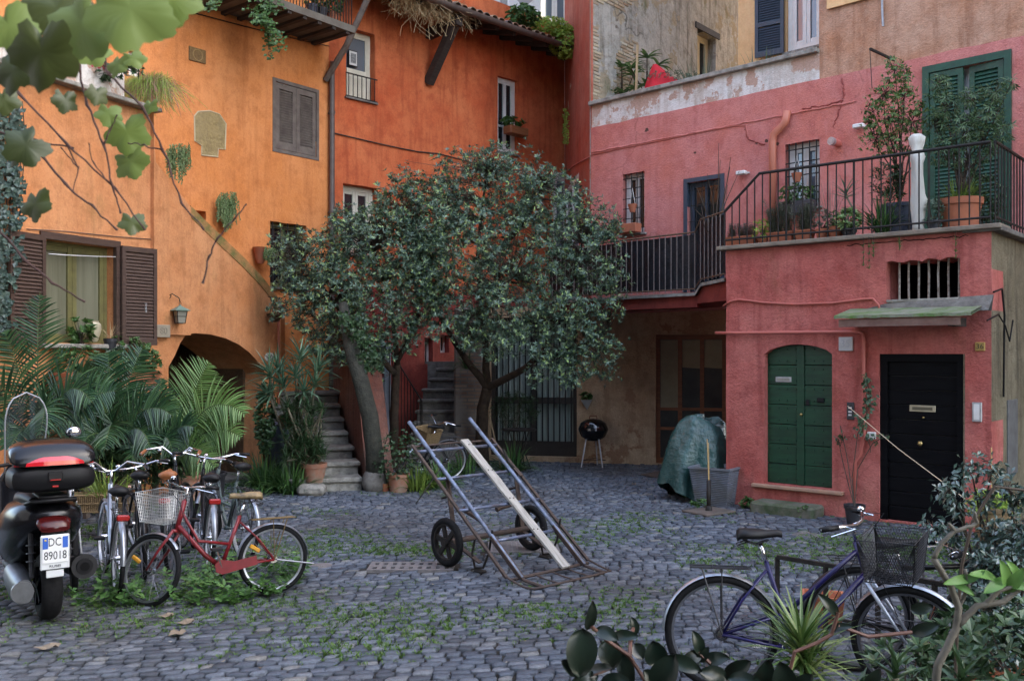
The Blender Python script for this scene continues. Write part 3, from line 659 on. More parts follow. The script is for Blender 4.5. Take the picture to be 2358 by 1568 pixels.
# ================================================================== ROSE BLOCK WITH THE TWO DOORS
blk = thing('rose_annex', 'rose pink flat topped annex with a green double door and a black door', 'building', (4, 12.5, 0))
B0, B1 = BF.S(1672), BF.S(2283)
gd = BF.rect(1760, 812, 1916, 1119); bd = BF.rect(2025, 815, 2222, 1210); bd = (bd[0], 0.03, bd[2], bd[3]); bo = BF.rect(2040, 599, 2210, 690)
gdp = [(gd[0], gd[1]), (gd[2], gd[1]), (gd[2], gd[3] - .02)] + [(gd[2] + (gd[0] - gd[2]) * t, gd[3] + .11 * math.sin(PI * t) ** .8) for t in (.08, .2, .35, .5, .65, .8, .92)] + [(gd[0], gd[3] - .02)]
bop = []
a, z0, b, z1 = bo
for i in range(8): bop.append((a + (b - a) * i / 8, z0 + R.uniform(-.012, .012)))
for i in range(4): bop.append((b + R.uniform(-.01, .01), z0 + (z1 - z0) * i / 4))
for i in range(12): bop.append((b + (a - b) * i / 12, z1 + R.uniform(-.015, .02)))
for i in range(4): bop.append((a + R.uniform(-.01, .01), z1 + (z0 - z1) * i / 4))
outl = [(B0, -.1)] + [(B0 + (B1 - B0) * i / 12, -.1) for i in range(1, 12)] + [(B1, -.1)] + [(B1 + .012 * noise.noise(V((0, i * .8, 1))), 3.46 * i / 10) for i in range(1, 10)] + [(B1, 3.46)] + [(B0, 3.46)] + [(B0 + .012 * noise.noise(V((0, i * .8, 6))), 3.46 * i / 10) for i in range(9, 0, -1)]
wallmesh(BF, outl, [(gdp, .14), (rectpoly(*bd, jit=.003), .1), (bop, .5)], thick=.5).build('wall', mBlock, blk)
P1c = BF.pt(B0, 0)
# left return wall of the annex, terrace slab, inner mass
m_ = MB(BF.fr(0, 0)); m_.box((B0, .505, -.1), (B0 + .3, 3.5, 3.3)); m_.box((B0 + .3, 1.6, -.1), (B1 - .35, 1.8, 3.3)); m_.box((B0, .505, 3.3), (B1 - .02, 3.6, 3.455)); m_.build('return_wall', mBlock, blk)
m_ = MB(BF.fr(0, 0)); m_.box((bo[0] - .3, 1.2, bo[1] - .4), (bo[2] + .3, 1.3, bo[3] + .3)); m_.build('unlit_backing', mDark, blk)  # black panel painted in for the darkness behind the bars
m_ = MB(BF.fr(0, 0)); m_.box((B0 - .1, -.1, 3.465), (B1 + .12, .35, 3.52), .008); m_.build('ledge', vary('ledge_stone', (.15, .12, .09), (.24, .20, .15), .9, 5, .6), blk)
m_ = MB(BF.fr(0, 0)); m_.box((B0 + .02, .352, 3.457), (B1 - .03, 3.5, 3.49)); m_.build('terrace_floor', mStone, blk)
# brown-grey side wall
BSl = 3.2
wallmesh(BS, [(.004, -.1), (BSl, -.1), (BSl, 3.44), (.004, 3.44)], [], thick=.3).build('side_wall', mConcrete, blk)
m_ = MB(BS.fr(0, 0)); m_.box((-.06, -.12, 3.441), (BSl, .3, 3.5), .008); m_.build('ledge', mStone, blk)
m_ = MB(BS.fr(0, 0)); a, z0 = BS.hit(2318, 1085); m_.box((a, -.02, .6), (a + .45, .004, 1.5), .006); m_.build('meter_door', vary('grey_tin', (.16, .16, .15), (.10, .095, .09), .6, 6, .2), blk)
m_ = MB(BS.fr(0, 0)); m_.tube([(-.02, -.03, 2.75), (.25, -.05, 2.8), (.36, -.05, 2.5), (.37, -.04, 1.9), (.4, -.03, 1.55)], .012, 6); m_.tube([(-.3, -.03, 2.42), (.1, -.05, 2.5), (.35, -.06, 2.38), (.55, -.06, 2.2), (.7, -.06, 2.45)], .009, 6); m_.build('cable', mBlackPl, blk)
# green door: two leaves of boards with studs
a, z0, b, z1 = gd; mid_ = a + (b - a) * .5; z1 += .1
for k, (x0, x1) in enumerate(((a - .02, mid_ - .004), (mid_ + .004, b + .02))):
    m_ = MB(BF.fr(0, 0)); nb = 7; y = .10
    for i in range(nb):
        za, zb = z0 + (z1 - z0) * i / nb + .004, z0 + (z1 - z0) * (i + 1) / nb - .004; m_.box((x0, y + R.uniform(0, .004), za), (x1, y + .04, zb), .004)
        for j in range(4): 
            for zz in (za + .05, zb - .05): xx = x0 + .06 + (x1 - x0 - .12) * j / 3; m_.ball((xx, y - .001, zz), .011, 6, 4)
    if k: m_.box((x0 - .05, y - .02, z0), (x0 + .05, y - .001, z1), .004)
    dl = m_.build('door_leaf', mGreen, blk)
    m_ = MB(BF.fr(0, 0))
    if k == 0:
        q = BF.hit(1797, 874); m_.box((q[0] - .11, y - .012, q[1] - .035), (q[0] + .11, y - .002, q[1] + .035), .004); ls = m_.build('letter_plate', mSteel, dl)
        m_ = MB(BF.fr(0, 0)); m_.box((q[0] - .085, y - .016, q[1] - .018), (q[0] + .085, y - .0125, q[1] + .018)); m_.build('letter_flap', vary('tarnished', (.2, .19, .16), (.3, .29, .25), .5, 9, .1), ls)
    else:
        q = BF.hit(1883, 922); m_.box((q[0] - .05, y - .02, q[1] - .03), (q[0] + .05, y - .002, q[1] + .03), .008); m_.build('letter_slot', mBlackPl, dl); m_ = MB(BF.fr(0, 0)); q = BF.hit(1854, 927); m_.box((q[0] - .025, y - .028, q[1] - .04), (q[0] + .025, y - .022, q[1] + .04), .004); m_.build('lock', mBlackPl, dl)
        m_ = MB(BF.fr(0, 0)); q = BF.hit(1840, 955); m_.ball((q[0], y - .035, q[1]), .02); m_.build('knob', mBrass, dl, smooth='all')
m_ = MB(BF.fr(0, 0)); m_.box((a - .16, -.07, z0 - .06), (b + .16, .12, z0 - .012), .01); m_.build('door_sill', vary('sill_stone', (.42, .24, .15), (.32, .2, .14), .8, 8, .3), blk)
# black door
a, z0, b, z1 = bd; m_ = MB(BF.fr(0, 0)); 
m_.box((a - .002, .02, z0), (a + .09, .1, z1)); m_.box((b - .09, .02, z0), (b + .002, .1, z1)); m_.box((a + .09, .02, z1 - .09), (b - .09, .1, z1)); m_.build('door_frame', mBlackWood, blk)
m_ = MB(BF.fr(0, 0)); nb = 11
for i in range(nb): za = z0 + (z1 - .09 - z0) * i / nb; m_.box((a + .09, .055, za + .004), (b - .09, .095, za + (z1 - .09 - z0) / nb - .004), .006)
bdo = m_.build('door', mBlackWood, blk); m_ = MB(BF.fr(0, 0)); m_.box((a + .05, .096, z0), (b - .05, .12, z1)); m_.build('door_core', mat('door_joint', (.05, .05, .055), .5), bdo)
m_ = MB(BF.fr(0, 0)); q = BF.hit(2121, 941); m_.box((q[0] - .15, .045, q[1] - .04), (q[0] + .15, .056, q[1] + .04), .004); lp = m_.build('letter_plate', vary('aged_brass', (.42, .38, .28), (.34, .3, .2), .4, 8, .05, metal=.6), bdo)
m_ = MB(BF.fr(0, 0)); m_.box((q[0] - .115, .04, q[1] - .018), (q[0] + .115, .0445, q[1] + .018)); m_.build('letter_flap', mat('darker_brass', (.10, .09, .06), .4, .5), lp)  # letter flap in a darker brass tone
m_ = MB(BF.fr(0, 0)); q = BF.hit(2119, 1021); m_.ball((q[0], .0, q[1]), .032); m_.cyl((q[0], .0, q[1]), (q[0], .06, q[1]), .014); q = BF.hit(2123, 962); m_.cyl((q[0], .045, q[1]), (q[0], .056, q[1]), .012); m_.build('knob', mBrass, bdo, smooth='all')
# barred opening
m_ = MB(BF.fr(0, 0)); a, z0, b, z1 = bo
for i in range(7): x = a + .12 + (b - a - .16) * i / 6; m_.tube([(x, .12, z0 - .02), (x + R.uniform(-.006, .006), .12, z0 + .3), (x, .12, z1 + .02)], .013, 7)
m_.build('window_bars', vary('flaking_bars', (.16, .12, .09), (.4, .36, .3), .8, 30, .3), blk)
m_ = MB(BF.fr(0, 0)); m_.box((a + .01, -.02, z0 - .02), (b - .01, .3, z0 + .012), .006); m_.build('window_sill', mStone2, blk)
# canopy over the black door
a, zc_ = BF.hit(1962, 745); b = BF.S(2262); zt = BF.hit(2110, 716)[1]; 
m_ = MB(BF.fr(0, 0)); bx = []
nx = 16
for i in range(nx + 1):
    x = a - .02 + (b - a + .04) * i / nx; dz = .012 * noise.noise(V((i * .9, 0, 0))); bx += [(x, -.52 + .02 * noise.noise(V((i, 3, 0))), zt - .055 + dz), (x, 0, zt + .05 + dz), (x, -.52, zt - .09 + dz), (x, 0, zt + .02)]
m_.add(bx, [f for i in range(nx) for f in ((i * 4, i * 4 + 4, i * 4 + 5, i * 4 + 1), (i * 4 + 2, i * 4 + 3, i * 4 + 7, i * 4 + 6), (i * 4 + 2, i * 4 + 6, i * 4 + 4, i * 4))])
cn = m_.build('canopy', mMoss, blk)
m_ = MB(BF.fr(0, 0)); m_.box((a + .03, -.5, zt - .19), (b - .1, -.47, zt - .10)); m_.box((a + .03, -.469, zt - .17), (a + .07, -.0, zt - .10)); m_.build('fascia', vary('old_red_timber', (.12, .06, .045), (.2, .12, .09), .8, 6, .3), cn)
m_ = MB(BF.fr(0, 0)); m_.box((b - .24, -.46, zt - .20), (b - .16, -.03, zt - .10)); m_.build('bracket', mBeam, cn)
m_ = MB(BF.fr(0, 0)); m_.add([(a - .05, -.004, zt - .02), (b + .1, -.004, zt - .02), (b + .12, -.004, zt + .16), (a + .5, -.004, zt + .12), (a + .2, -.004, zt + .05), (a - .05, -.14, zt - .02), (b + .1, -.14, zt - .02)], [(0, 1, 2, 3, 4), (5, 6, 2, 3, 4)]); m_.build('flashing', mStone, cn)
# pipes and cables on the block
def bpt(px, py, y): return BF.pt(*BF.hit(px, py), y)
m_ = MB(); m_.tube([bpt(1652, 767, -.05), bpt(1700, 767, -.05), bpt(1980, 764, -.05), bpt(1990, 768, -.05), bpt(1992, 780, -.05), bpt(1993, 1000, -.05), bpt(1985, 1045, -.05), bpt(1972, 1062, -.05), bpt(1970, 1150, -.05)], .022, 8); m_.build('gas_pipe', mPipeRed, blk, smooth='all')
m_ = MB(); m_.tube([bpt(1666, 705, -.01), bpt(1684, 694, -.02), bpt(1705, 690, -.02), bpt(1760, 697, -.02), bpt(1830, 701, -.02), bpt(1920, 698, -.02), bpt(1990, 689, -.02), bpt(2012, 688, -.02), bpt(2024, 702, -.02), bpt(2028, 716, -.02)], .014, 7); m_.build('cable', mPipeRed, blk, smooth='all')
# crack
m_ = MB(); pts = [bpt(1950 + t * 280, 565 - t * 22 + 5 * noise.noise(V((t * 20, 1, 0))), -.001) for t in [i / 40 for i in range(41)]]; m_.tube(pts, .006, 4); m_.build('crack', mDark, blk)
# terrace railing of the block
rl = thing('terrace_railing', 'dark iron railing round the annex terrace with slim upright bars', 'railing', (P1c.x, P1c.y, 3.5))
m_ = MB(BF.fr(0, 0)); zr = 4.45; s_k = BF.S(1752)
zr0 = BF.hit(1674, 488)[1]
m_.tube([(B0 - .0, -.04, zr0), (s_k, -.04, zr), (B1, -.04, zr)], .02, 8); m_.tube([(B0 - .0, -.04, 3.6), (B1, -.04, 3.6)], .014, 6)
m_.build('handrail', mIron, rl)
nbar = 30
m_ = MB(BF.fr(0, 0))
for i in range(nbar + 1):
    x = B0 + (B1 - B0) * i / nbar; top = zr if x > s_k else zr0 + (zr - zr0) * (x - B0) / (s_k - B0); m_.tube([(x, -.04, 3.53), (x, -.04, top)], .009 if i % 8 else .014, 6)
m_.build('bars', mIron, rl)
m_ = MB(BS.fr(0, 0)); m_.tube([(.0, -.04, zr), (1.6, -.04, zr), (3.0, -.04, zr)], .02, 8); m_.tube([(.0, -.04, 3.6), (3.0, -.04, 3.6)], .014, 6)
for i in range(22): x = .14 * i; m_.tube([(x, -.04, 3.53), (x, -.04, zr)], .009, 6)
m_.build('side_rail', mIron, rl)
# ================================================================== WALKWAY + LOWER WALL
gal = thing('walkway', 'raised walkway with a red edge beam over the dark garage window', 'walkway', (2, 16, 3))
def at(px, Y, z): return V(((px - CX) / F * Y, Y, z))
wk = [at(1262, 17.3, 0), at(1430, 15.9, 0), at(1600, 14.9, 0), at(1613, 14.75, 0), at(1668, 14.1, 0)]
zz_ = [3.03, 3.03, 3.03, 3.17, 3.2]
bk = [at(1250, 20.0, 0), at(1361, 17.9, 0), at(1500, 17.6, 0), at(1640, 17, 0), at(1780, 16.2, 0)]
m_ = MB(); vs = []
for (p, z) in zip(wk, zz_): vs += [(p.x, p.y, z), (p.x, p.y, z - .05)]
for p, z in zip(bk, zz_): vs += [(p.x, p.y, z), (p.x, p.y, z - .05)]
m_.add(vs, [f for i in range(4) for f in ((i * 2, i * 2 + 2, 10 + i * 2 + 2, 10 + i * 2), (i * 2 + 1, 11 + i * 2, 11 + i * 2 + 2, i * 2 + 3), (i * 2 + 1, i * 2 + 3, i * 2 + 2, i * 2))]); m_.build('slab', mStone2, gal)
m_ = MB()
for i in range(4):
    a, b = wk[i], wk[i + 1]; za, zb = zz_[i] - .052, zz_[i + 1] - .052; inn = V((.5, .85, 0)) * .25
    c1, c2 = a + V((.05, .06, 0)), b + V((.05, .06, 0)); m_.add([(c1.x, c1.y, za), (c2.x, c2.y, zb), (c2.x, c2.y, 2.8 if i < 2 else 2.86), (c1.x, c1.y, 2.8 if i < 2 else 2.86), (c1.x + .2, c1.y + .3, za), (c2.x + .2, c2.y + .3, zb), (c2.x + .2, c2.y + .3, 2.8), (c1.x + .2, c1.y + .3, 2.8)], [(3, 2, 1, 0), (2, 3, 7, 6), (0, 3, 7, 4), (1, 5, 6, 2)])
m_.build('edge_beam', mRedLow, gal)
wkr = thing('walkway_railing', 'black sheeted railing of the walkway below the pink wall', 'railing', (wk[1].x, wk[1].y, 3.03))
def lerp(a, b, t): return a + (b - a) * t
m_ = MB(); zt_ = [3.97, 3.98, 3.99, 4.17, 4.2]; pts = [V((p.x, p.y, z)) for p, z in zip(wk, zt_)]; m_.tube(pts, .016, 6); m_.tube([V((p.x, p.y, z + .06)) for p, z in zip(wk, zz_)], .012, 6); m_.build('handrail', mRust, wkr)
m_ = MB(); 
for i in range(4):
    L_ = (wk[i + 1] - wk[i]).length; n_ = max(1, round(L_ / .115))
    for k in range(n_): t = k / n_; p = lerp(wk[i], wk[i + 1], t); m_.tube([(p.x, p.y, lerp(zz_[i], zz_[i + 1], t) + .02), (p.x, p.y, lerp(zt_[i], zt_[i + 1], t))], .008, 5)
m_.build('bars', vary('pale_rusty_bars', (.16, .13, .11), (.24, .2, .18), .6, 20, .1), wkr)
m_ = MB(); bkx = V((.03, .045, 0))
for i in range(4):
    n_ = 14 if i < 2 else 2
    for k in range(n_):
        t0, t1 = k / n_, (k + 1) / n_; wv = lambda t: bkx * (1 + .5 * noise.noise(V((t * 9, i, 0)))); p, q = lerp(wk[i], wk[i + 1], t0) + wv(t0), lerp(wk[i], wk[i + 1], t1) + wv(t1)
        rows = 5
        for r_ in range(rows):
            f0, f1 = r_ / rows, (r_ + 1) / rows
            def zq(t, f): return lerp(lerp(zz_[i], zz_[i + 1], t) + .05, lerp(zt_[i], zt_[i + 1], t) - .03, f)
            jj = lambda t, f: V((.012 * noise.noise(V((t * 11 + i * 5, f * 6, 1))),) * 2 + (0,))
            m_.add([(*(p + jj(t0, f0)).xy, zq(t0, f0)), (*(q + jj(t1, f0)).xy, zq(t1, f0)), (*(q + jj(t1, f1)).xy, zq(t1, f1)), (*(p + jj(t0, f1)).xy, zq(t0, f1))], [(0, 1, 2, 3)])
m_.build('sheeting', mSheet, wkr, smooth='all')
gf = thing('garage_front', 'ochre stuccoed lower wall with curtained and wooden glazed fronts under the walkway', 'building', (1, 17.8, 0))
l1 = LW.rect(1128, 760, 1328, 1055); l1 = (l1[0], .1, l1[2], 2.75); l2 = LW.rect(1510, 770, 1672, 1060); l2 = (l2[0], .02, l2[2] + 1.2, l2[3])
G0, G1 = LW.S(1048), LW.S(1900)
wallmesh(LW, [(G0, -.1), (G1, -.1), (G1, 2.95), (G0, 2.95)], [(rectpoly(*l1), .25), (rectpoly(*l2), .3)], thick=.45).build('wall', mStucco, gf)
m_ = MB(LW.fr(0, 0)); m_.box((LW.S(1335), -.14, -.1), (LW.S(1498), .0, .75), .12); 
# left glazed front: frame + curtains + bars
a, z0, b, z1 = l1; m_ = MB(LW.fr(0, 0)); md = a + (b - a) * .5
for x in (a, md - .04, b - .08): m_.box((x, .12, z0), (x + .08, .2, z1))
for z in (z0, z0 + 1.0, z1 - .08): m_.box((a + .08, .125, z), (b - .08, .195, z + (.28 if z == z0 else .12)))
lf = m_.build('window', vary('dark_brown_frame', (.025, .02, .016), (.04, .032, .026), .5, 5, .1), gf)
m_ = MB(LW.fr(0, 0)); n_ = 90; vs = []
for i in range(n_ + 1): x = a + .1 + (b - a - .2) * i / n_; y = .24 + .03 * math.sin(i * .9) + .015 * math.sin(i * .37); vs += [(x, y, z0 + .15), (x, y, z1)]
m_.add(vs, [(i * 2, i * 2 + 2, i * 2 + 3, i * 2 + 1) for i in range(n_) if not (40 < i < 48)]); m_.build('curtain', mCurtain, lf, smooth='all')
m_ = MB(LW.fr(0, 0)); 
for i in range(14): x = a + .12 + (b - a - .24) * i / 13; m_.box((x - .012, .1, z0 + .28), (x + .012, .118, z1))
m_.build('bars', mBlackPl, lf)
m_ = backing(gf, LW, l1, .3); m_.build('unlit_backing', mDark, gf)
# right wooden glazed front
a, z0, b, z1 = l2; m_ = MB(LW.fr(0, 0)); wdt = .40; xs = [a + i * wdt for i in range(7)]
for x in xs: m_.box((x, .1, z0), (x + .075, .17, z1))
for z, h in ((z0, .1), (z0 + .62, .055), (z0 + .98, .055), (z1 - .09, .09)): m_.box((a, .108, z), (b, .164, z + h))
wf = m_.build('window', mWoodRed, gf)
m_ = MB(LW.fr(0, 0)); m_.quad((a, .14, z0), (b, .14, z0), (b, .14, z1), (a, .14, z1)); m_.build('pane', vary('dusty_glass', (.02, .02, .018), (.05, .05, .042), .3, 2, 0), wf)
m_ = MB(LW.fr(0, 0)); m_.quad((xs[0] + .08, .137, z0 + 1.03), (xs[1], .137, z0 + 1.03), (xs[1], .137, z1 - .1), (xs[0] + .08, .137, z1 - .1)); [m_.quad((xs[k] + .08, .137, z0 + 1.78), (xs[k + 1], .137, z0 + 1.76), (xs[k + 1], .137, z1 - .1), (xs[k] + .08, .137, z1 - .1)) for k in (1, 2, 3)]; m_.build('blind', vary('yellowed_paper', (.30, .27, .17), (.24, .21, .13), .8, 5, .1), wf)
# brick pier beside the inner stairs
m_ = MB(); a0 = at(1046, 17.2, 0); 
mBrick = mat('worn_brick', (.2, .12, .08), .9, spec=.2); gb = N(mBrick); bt = gb.n('ShaderNodeTexBrick', Scale=1.0); bt.inputs['Brick Width'].default_value = .26; bt.inputs['Row Height'].default_value = .065; bt.inputs['Mortar Size'].default_value = .012
bt.inputs['Color1'].default_value = (.16, .10, .07, 1); bt.inputs['Color2'].default_value = (.24, .18, .13, 1); bt.inputs['Mortar'].default_value = (.13, .12, .11, 1)
tc = gb.n('ShaderNodeTexCoord'); mp = gb.n('ShaderNodeMapping'); mp.inputs['Rotation'].default_value = (PI / 2, 0, 0); gb.l(tc.outputs['Object'], mp.inputs[0]); gb.l(mp.outputs[0], bt.inputs['Vector'])
gb.col(gb.mixc(gb.ramp(gb.noise(gb.coord(), 1.5, 6, .6), (.45, 0.0), (.55, 1.0)), bt.outputs[0], (.20, .18, .155))); gb.bump(bt.outputs['Fac'], -.6, .01)
m_.box((a0.x, 17.15, -.1), (at(1112, 17.2, 0).x, 18.2, 2.9), .03); m_.build('brick_pier', mBrick, gf)
# ================================================================== STAIRS
st = thing('stone_stairs', 'worn outdoor stone steps climbing beside the potted plants', 'stairs', (-2.6, 14.2, 0))
rgt = [(-2.24, 14.05), (-2.35, 14.38), (-2.5, 14.72), (-2.63, 15.1), (-2.76, 15.45), (-2.9, 15.85), (-3.02, 16.3)]
for k, (x, y) in enumerate(rgt):
    m_ = MB(Matrix.Translation((x, y, 0)) @ Matrix.Rotation(.28, 4, 'Z')); zt = .2 * (k + 1)
    m_.box((-1.15, -.02, zt - .075 + R.uniform(-.01, .01)), (R.uniform(-.02, .03), .55, zt), .018); m_.box((-1.1, .03, -.1), (-.015, .6, zt - .076), .01); m_.build('step', mStone2 if k in (0, 1, 3) else mStone, st)
m_ = MB(Matrix.Translation((-2.2, 14.15, 0)) @ Matrix.Rotation(.36, 4, 'Z') @ Matrix.Rotation(PI / 2, 4, 'Z'))
m_.prism([(0, -.1), (3.0, -.1), (3.0, 2.6), (1.5, 2.4), (.95, 1.9), (.5, 1.1), (.2, .5), (.0, .2)], -.42, .0)
bt_ = m_.build('buttress', plaster('stained_red_plaster', (.16, .05, .032), (.07, .045, .038), (.22, .12, .09), streak=.8, bump=.7), None)
tag(bt_, 'stained red plaster buttress wall running up beside the stone steps', 'wall')
st2 = thing('inner_stairs', 'dark grey stone steps climbing behind the tree', 'stairs', (-1.4, 16.8, 0))
for k in range(9):
    y = 16.75 + k * .215; zt = .197 * (k + 1); xl = -1.95 + .03 * k if k < 6 else -1.75 + .12 * (k - 6); m_ = MB(); m_.box((xl, y - .03, zt - .06), (-1.0, y + .3, zt), .014); m_.box((xl + .03, y, -.1), (-1.0, y + .3, zt - .061)); m_.build('step', mStone, st2)
m_ = MB(); m_.box((-2.2, 18.65, -.1), (-.98, 19.2, 1.9)); m_.build('landing', mStone, st2)
ir = thing('stair_railing', 'thin black iron railing sloping down beside the inner stone steps', 'railing', (-1.7, 16.9, 0))
m_ = MB(); a, b = V((-2.35, 17.9, 2.15)), V((-1.62, 16.8, 1.2)); m_.tube([a, b, b + V((0, 0, -1.2))], .016, 6)
for i in range(11): p = lerp(a, b, i / 10.5); m_.tube([(p.x, p.y, p.z), (p.x, p.y, max(.0, p.z - 1.3))], .008, 5)
m_.build('bars', mIron, ir)
# ================================================================== BACKGROUND BUILDINGS
rub = thing('rubble_building', 'weathered grey brick and rubble house rising behind the pink terrace parapet', 'building', (3, 21, 0))
kw = K.rect(1606, 88, 1648, 170)
KZ = lambda px, py: K.hit(px, py)
k1 = K.S(1700)
wallmesh(K, [(0, 5), (k1, 5), (k1, 20), (0, 20)], [(rectpoly(kw[0], 6.6, kw[2], KZ(1627, 78)[1]), .25)], thick=.03).build('wall', mRubble, rub)
m_ = MB(); q_ = [(1.62, 18.1), tuple(K.pt(k1 - .1, 0, .42).xy), (3.2, 25), (1.6, 24.5), (1.55, 21)]; nq = len(q_); m_.add([(x, y, 5) for x, y in q_] + [(x, y, 20) for x, y in q_], [tuple(range(nq, 2 * nq))] + [(i, (i + 1) % nq, (i + 1) % nq + nq, i + nq) for i in range(nq)]); m_.build('body', mRubble, rub)
window(rub, K, (kw[0], 6.6, kw[2], KZ(1627, 78)[1]), .2, mCream, mPane, 2, .08, sash=.05)
m_ = MB(K.fr(0, 0)); zl = KZ(1627, 78)[1]; m_.box((kw[0] - .1, -.03, zl), (kw[2] + .15, .24, zl + .13)); m_.build('lintel', mBeam, rub)
# exposed brick courses at its left end, as raised brick rows
m_ = MB(K.fr(0, 0)); z = 5.9
while z < 9.6:
    x = 0.0 + (R.random() * .1)
    while x < 1.35 + .5 * noise.noise(V((z * 1.2, 0, 0))):
        w_ = R.uniform(.14, .26)
        if noise.noise(V((x * 1.1, z * .9, 4))) > -.22: m_.box((x, -.012 + R.uniform(-.008, .006), z), (x + w_ - .015, .01, z + .05), .006)
        x += w_
    z += .066
m_.build('brick_courses', leafmat('thin_bricks', (.34, .24, .15), (.46, .38, .26), (.28, .19, .12), (.5, .44, .34), rough=.9), rub)
yel = thing('yellow_building', 'pale yellow house with a dark louvred shutter beside a white window', 'building', (5, 18, 6))
YW = Wall(U.pt(0, 0, 1.5).xy, U.d); y0_, y1_ = YW.S(1700), YW.S(1900)
yw = YW.rect(1812, 0, 1885, 112); yw = (yw[0], yw[1], yw[2] + .1, 8.9)
wallmesh(YW, [(y0_, 5.5), (y1_ + .5, 5.5), (y1_ + .5, 23), (y0_, 23)], [(rectpoly(*yw), .12)], thick=.4).build('wall', mYellow, yel)
m_ = MB(YW.fr(0, 0)); m_.box((y0_ + .02, .42, 5.5), (y1_ + 4, 10, 23)); m_.build('body', mYellow, yel)  # depth out of view extended to block the sun
window(yel, YW, yw, .04, mWhite, mPaneSky, 2, .09, sash=.07)
m_ = MB(YW.fr(0, 0)); m_.box((yw[0] - .06, -.07, yw[1] - .06), (yw[2] + .05, .05, yw[1] - .014), .006); m_.build('window_sill', mStone2, yel)
X_ = YW.fr(yw[0] - .03, 0, -.03) @ Matrix.Rotation(math.radians(8), 4, 'Z'); louvre(yel, YW, -.52, yw[1] - .02, 0, yw[3], -.05, mBlueGrey, nl=34, fr=.06, X=X_, mid=.35)
brn = thing('brown_building', 'tall weathered brown stucco house above the pink wall', 'building', (7, 12, 6))
b0_ = U.S(1884)
bt_l = [(b0_, 6.24)] + [(b0_ + (U1 + 6 - b0_) * i / 20, 6.24 + .04 * noise.noise(V((i * .9, 5, 0)))) for i in range(1, 20)] + [(U1 + 6, 6.24)]
WB = Wall(U.pt(0, 0, .03).xy, U.d)
wallmesh(WB, bt_l + [(U1 + 6, 23), (b0_, 23)], [], thick=.4).build('wall', mBrown, brn)
m_ = MB(WB.fr(0, 0)); m_.box((b0_ + .02, .42, 6.24), (U1 + 6, 5, 23)); m_.box((U1 + .01, 0, 0), (U1 + 6, 5, 6.2)); m_.build('body', mBrown, brn)
m_ = MB(WB.fr(0, 0)); q0, q1 = U.S(1905), U.S(2030); zb = U.hit(1960, 8)[1]; m_.box((q0, -.05, zb), (q1, -.02, zb + .8)); m_.build('cabinet', mYellow, brn)
m_ = MB(); m_.tube([WB.pt(*U.hit(2032, -10), -.04), WB.pt(*U.hit(2032, 20), -.04), WB.pt(*U.hit(2034, 62), -.04)], .018, 6); m_.build('pipe', mSteel, brn)
far = thing('far_building', 'pale grey house with a white framed window beyond the tiled roof', 'building', (0, 27, 0))
FW = Wall((-6, 24.5), (1, .12)); fw_ = FW.rect(1243, -30, 1312, 55)
wallmesh(FW, [(-3, 6), (9, 6), (9, 22), (-3, 22)], [(rectpoly(*fw_), .12)], thick=.4).build('wall', plaster('pale_grey_plaster', (.5, .47, .43), (.36, .33, .3), (.6, .58, .54), streak=.4), far)
m_ = MB(FW.fr(0, 0)); m_.box((-3, .42, 6), (9, 4, 22)); m_.build('body', mWhite, far)
window(far, FW, fw_, .04, mWhite, mPaneSky, 2, .09, sash=.07)
m_ = MB(FW.fr(0, 0)); m_.box((fw_[2] + .12, -.1, 6), (fw_[2] + .2, -.02, 16), .02); m_.build('drainpipe', vary('rusty_white_pipe', (.6, .56, .48), (.5, .3, .15), .6, 2, .1), far)
# unseen houses added round the view to block sun and low sky
lc = thing('side_sun_blocker', 'unseen plain plastered house wall added right of the annex to block the sun', 'building', (9, 12, 0))
m_ = MB(Matrix.Translation((8.9, 12.4, 0)) @ Matrix.Rotation(.72, 4, 'Z')); m_.box((0, -22, -.1), (6, 4, 23)); m_.build('wall', plaster('dull_plaster', (.22, .17, .14), (.15, .12, .1), (.28, .22, .18)), lc)  # added wall reaches past the view to keep sun off the ground
mRear = plaster('low_bounce_grey', (.13, .135, .15), (.08, .08, .09), (.17, .18, .2))  # dull grey so the added blocks bounce little light
m_ = MB(); m_.box((-16, -12, -.1), (8, -6.5, 17)); tag(m_.build('rear_light_blocker', mRear), 'unseen plain house block added behind the viewpoint to shape the light', 'building')  # added unseen block, cuts low sky light from behind
m_ = MB(); m_.box((-14, -6.4, -.1), (-8.7, 7.6, 13)); tag(m_.build('side_light_blocker', mRear), 'unseen plain grey house block added left of the viewpoint to shape the light', 'building')  # added out of view to cut sideways sky light
# ================================================================== LIGHT, SKY, CAMERA
sc = bpy.context.scene
w_ = bpy.data.worlds.new('World'); sc.world = w_; w_.use_nodes = True; nt_ = w_.node_tree; sky = nt_.nodes.new('ShaderNodeTexSky'); sky.sky_type = 'NISHITA'; sky.sun_disc = False
EL, AZ = math.radians(40), math.radians(96)      # azimuth clockwise from +Y
sky.sun_elevation = EL; sky.sun_rotation = AZ; sky.dust_density = 2.5; sky.air_density = 1.0
hs = nt_.nodes.new('ShaderNodeHueSaturation'); hs.inputs['Saturation'].default_value = .85
nt_.links.new(sky.outputs[0], hs.inputs['Color']); nt_.links.new(hs.outputs[0], nt_.nodes['Background'].inputs[0]); nt_.nodes['Background'].inputs[1].default_value = .15
sl = bpy.data.lights.new('sun', 'SUN'); sl.energy = 3.0; sl.angle = math.radians(.5); sl.color = (1, .94, .84); so = bpy.data.objects.new('sun', sl); C.objects.link(so)
sd = V((math.sin(AZ) * math.cos(EL), math.cos(AZ) * math.cos(EL), math.sin(EL))); so.rotation_euler = sd.to_track_quat('Z', 'Y').to_euler(); so.location = (0, 0, 30)
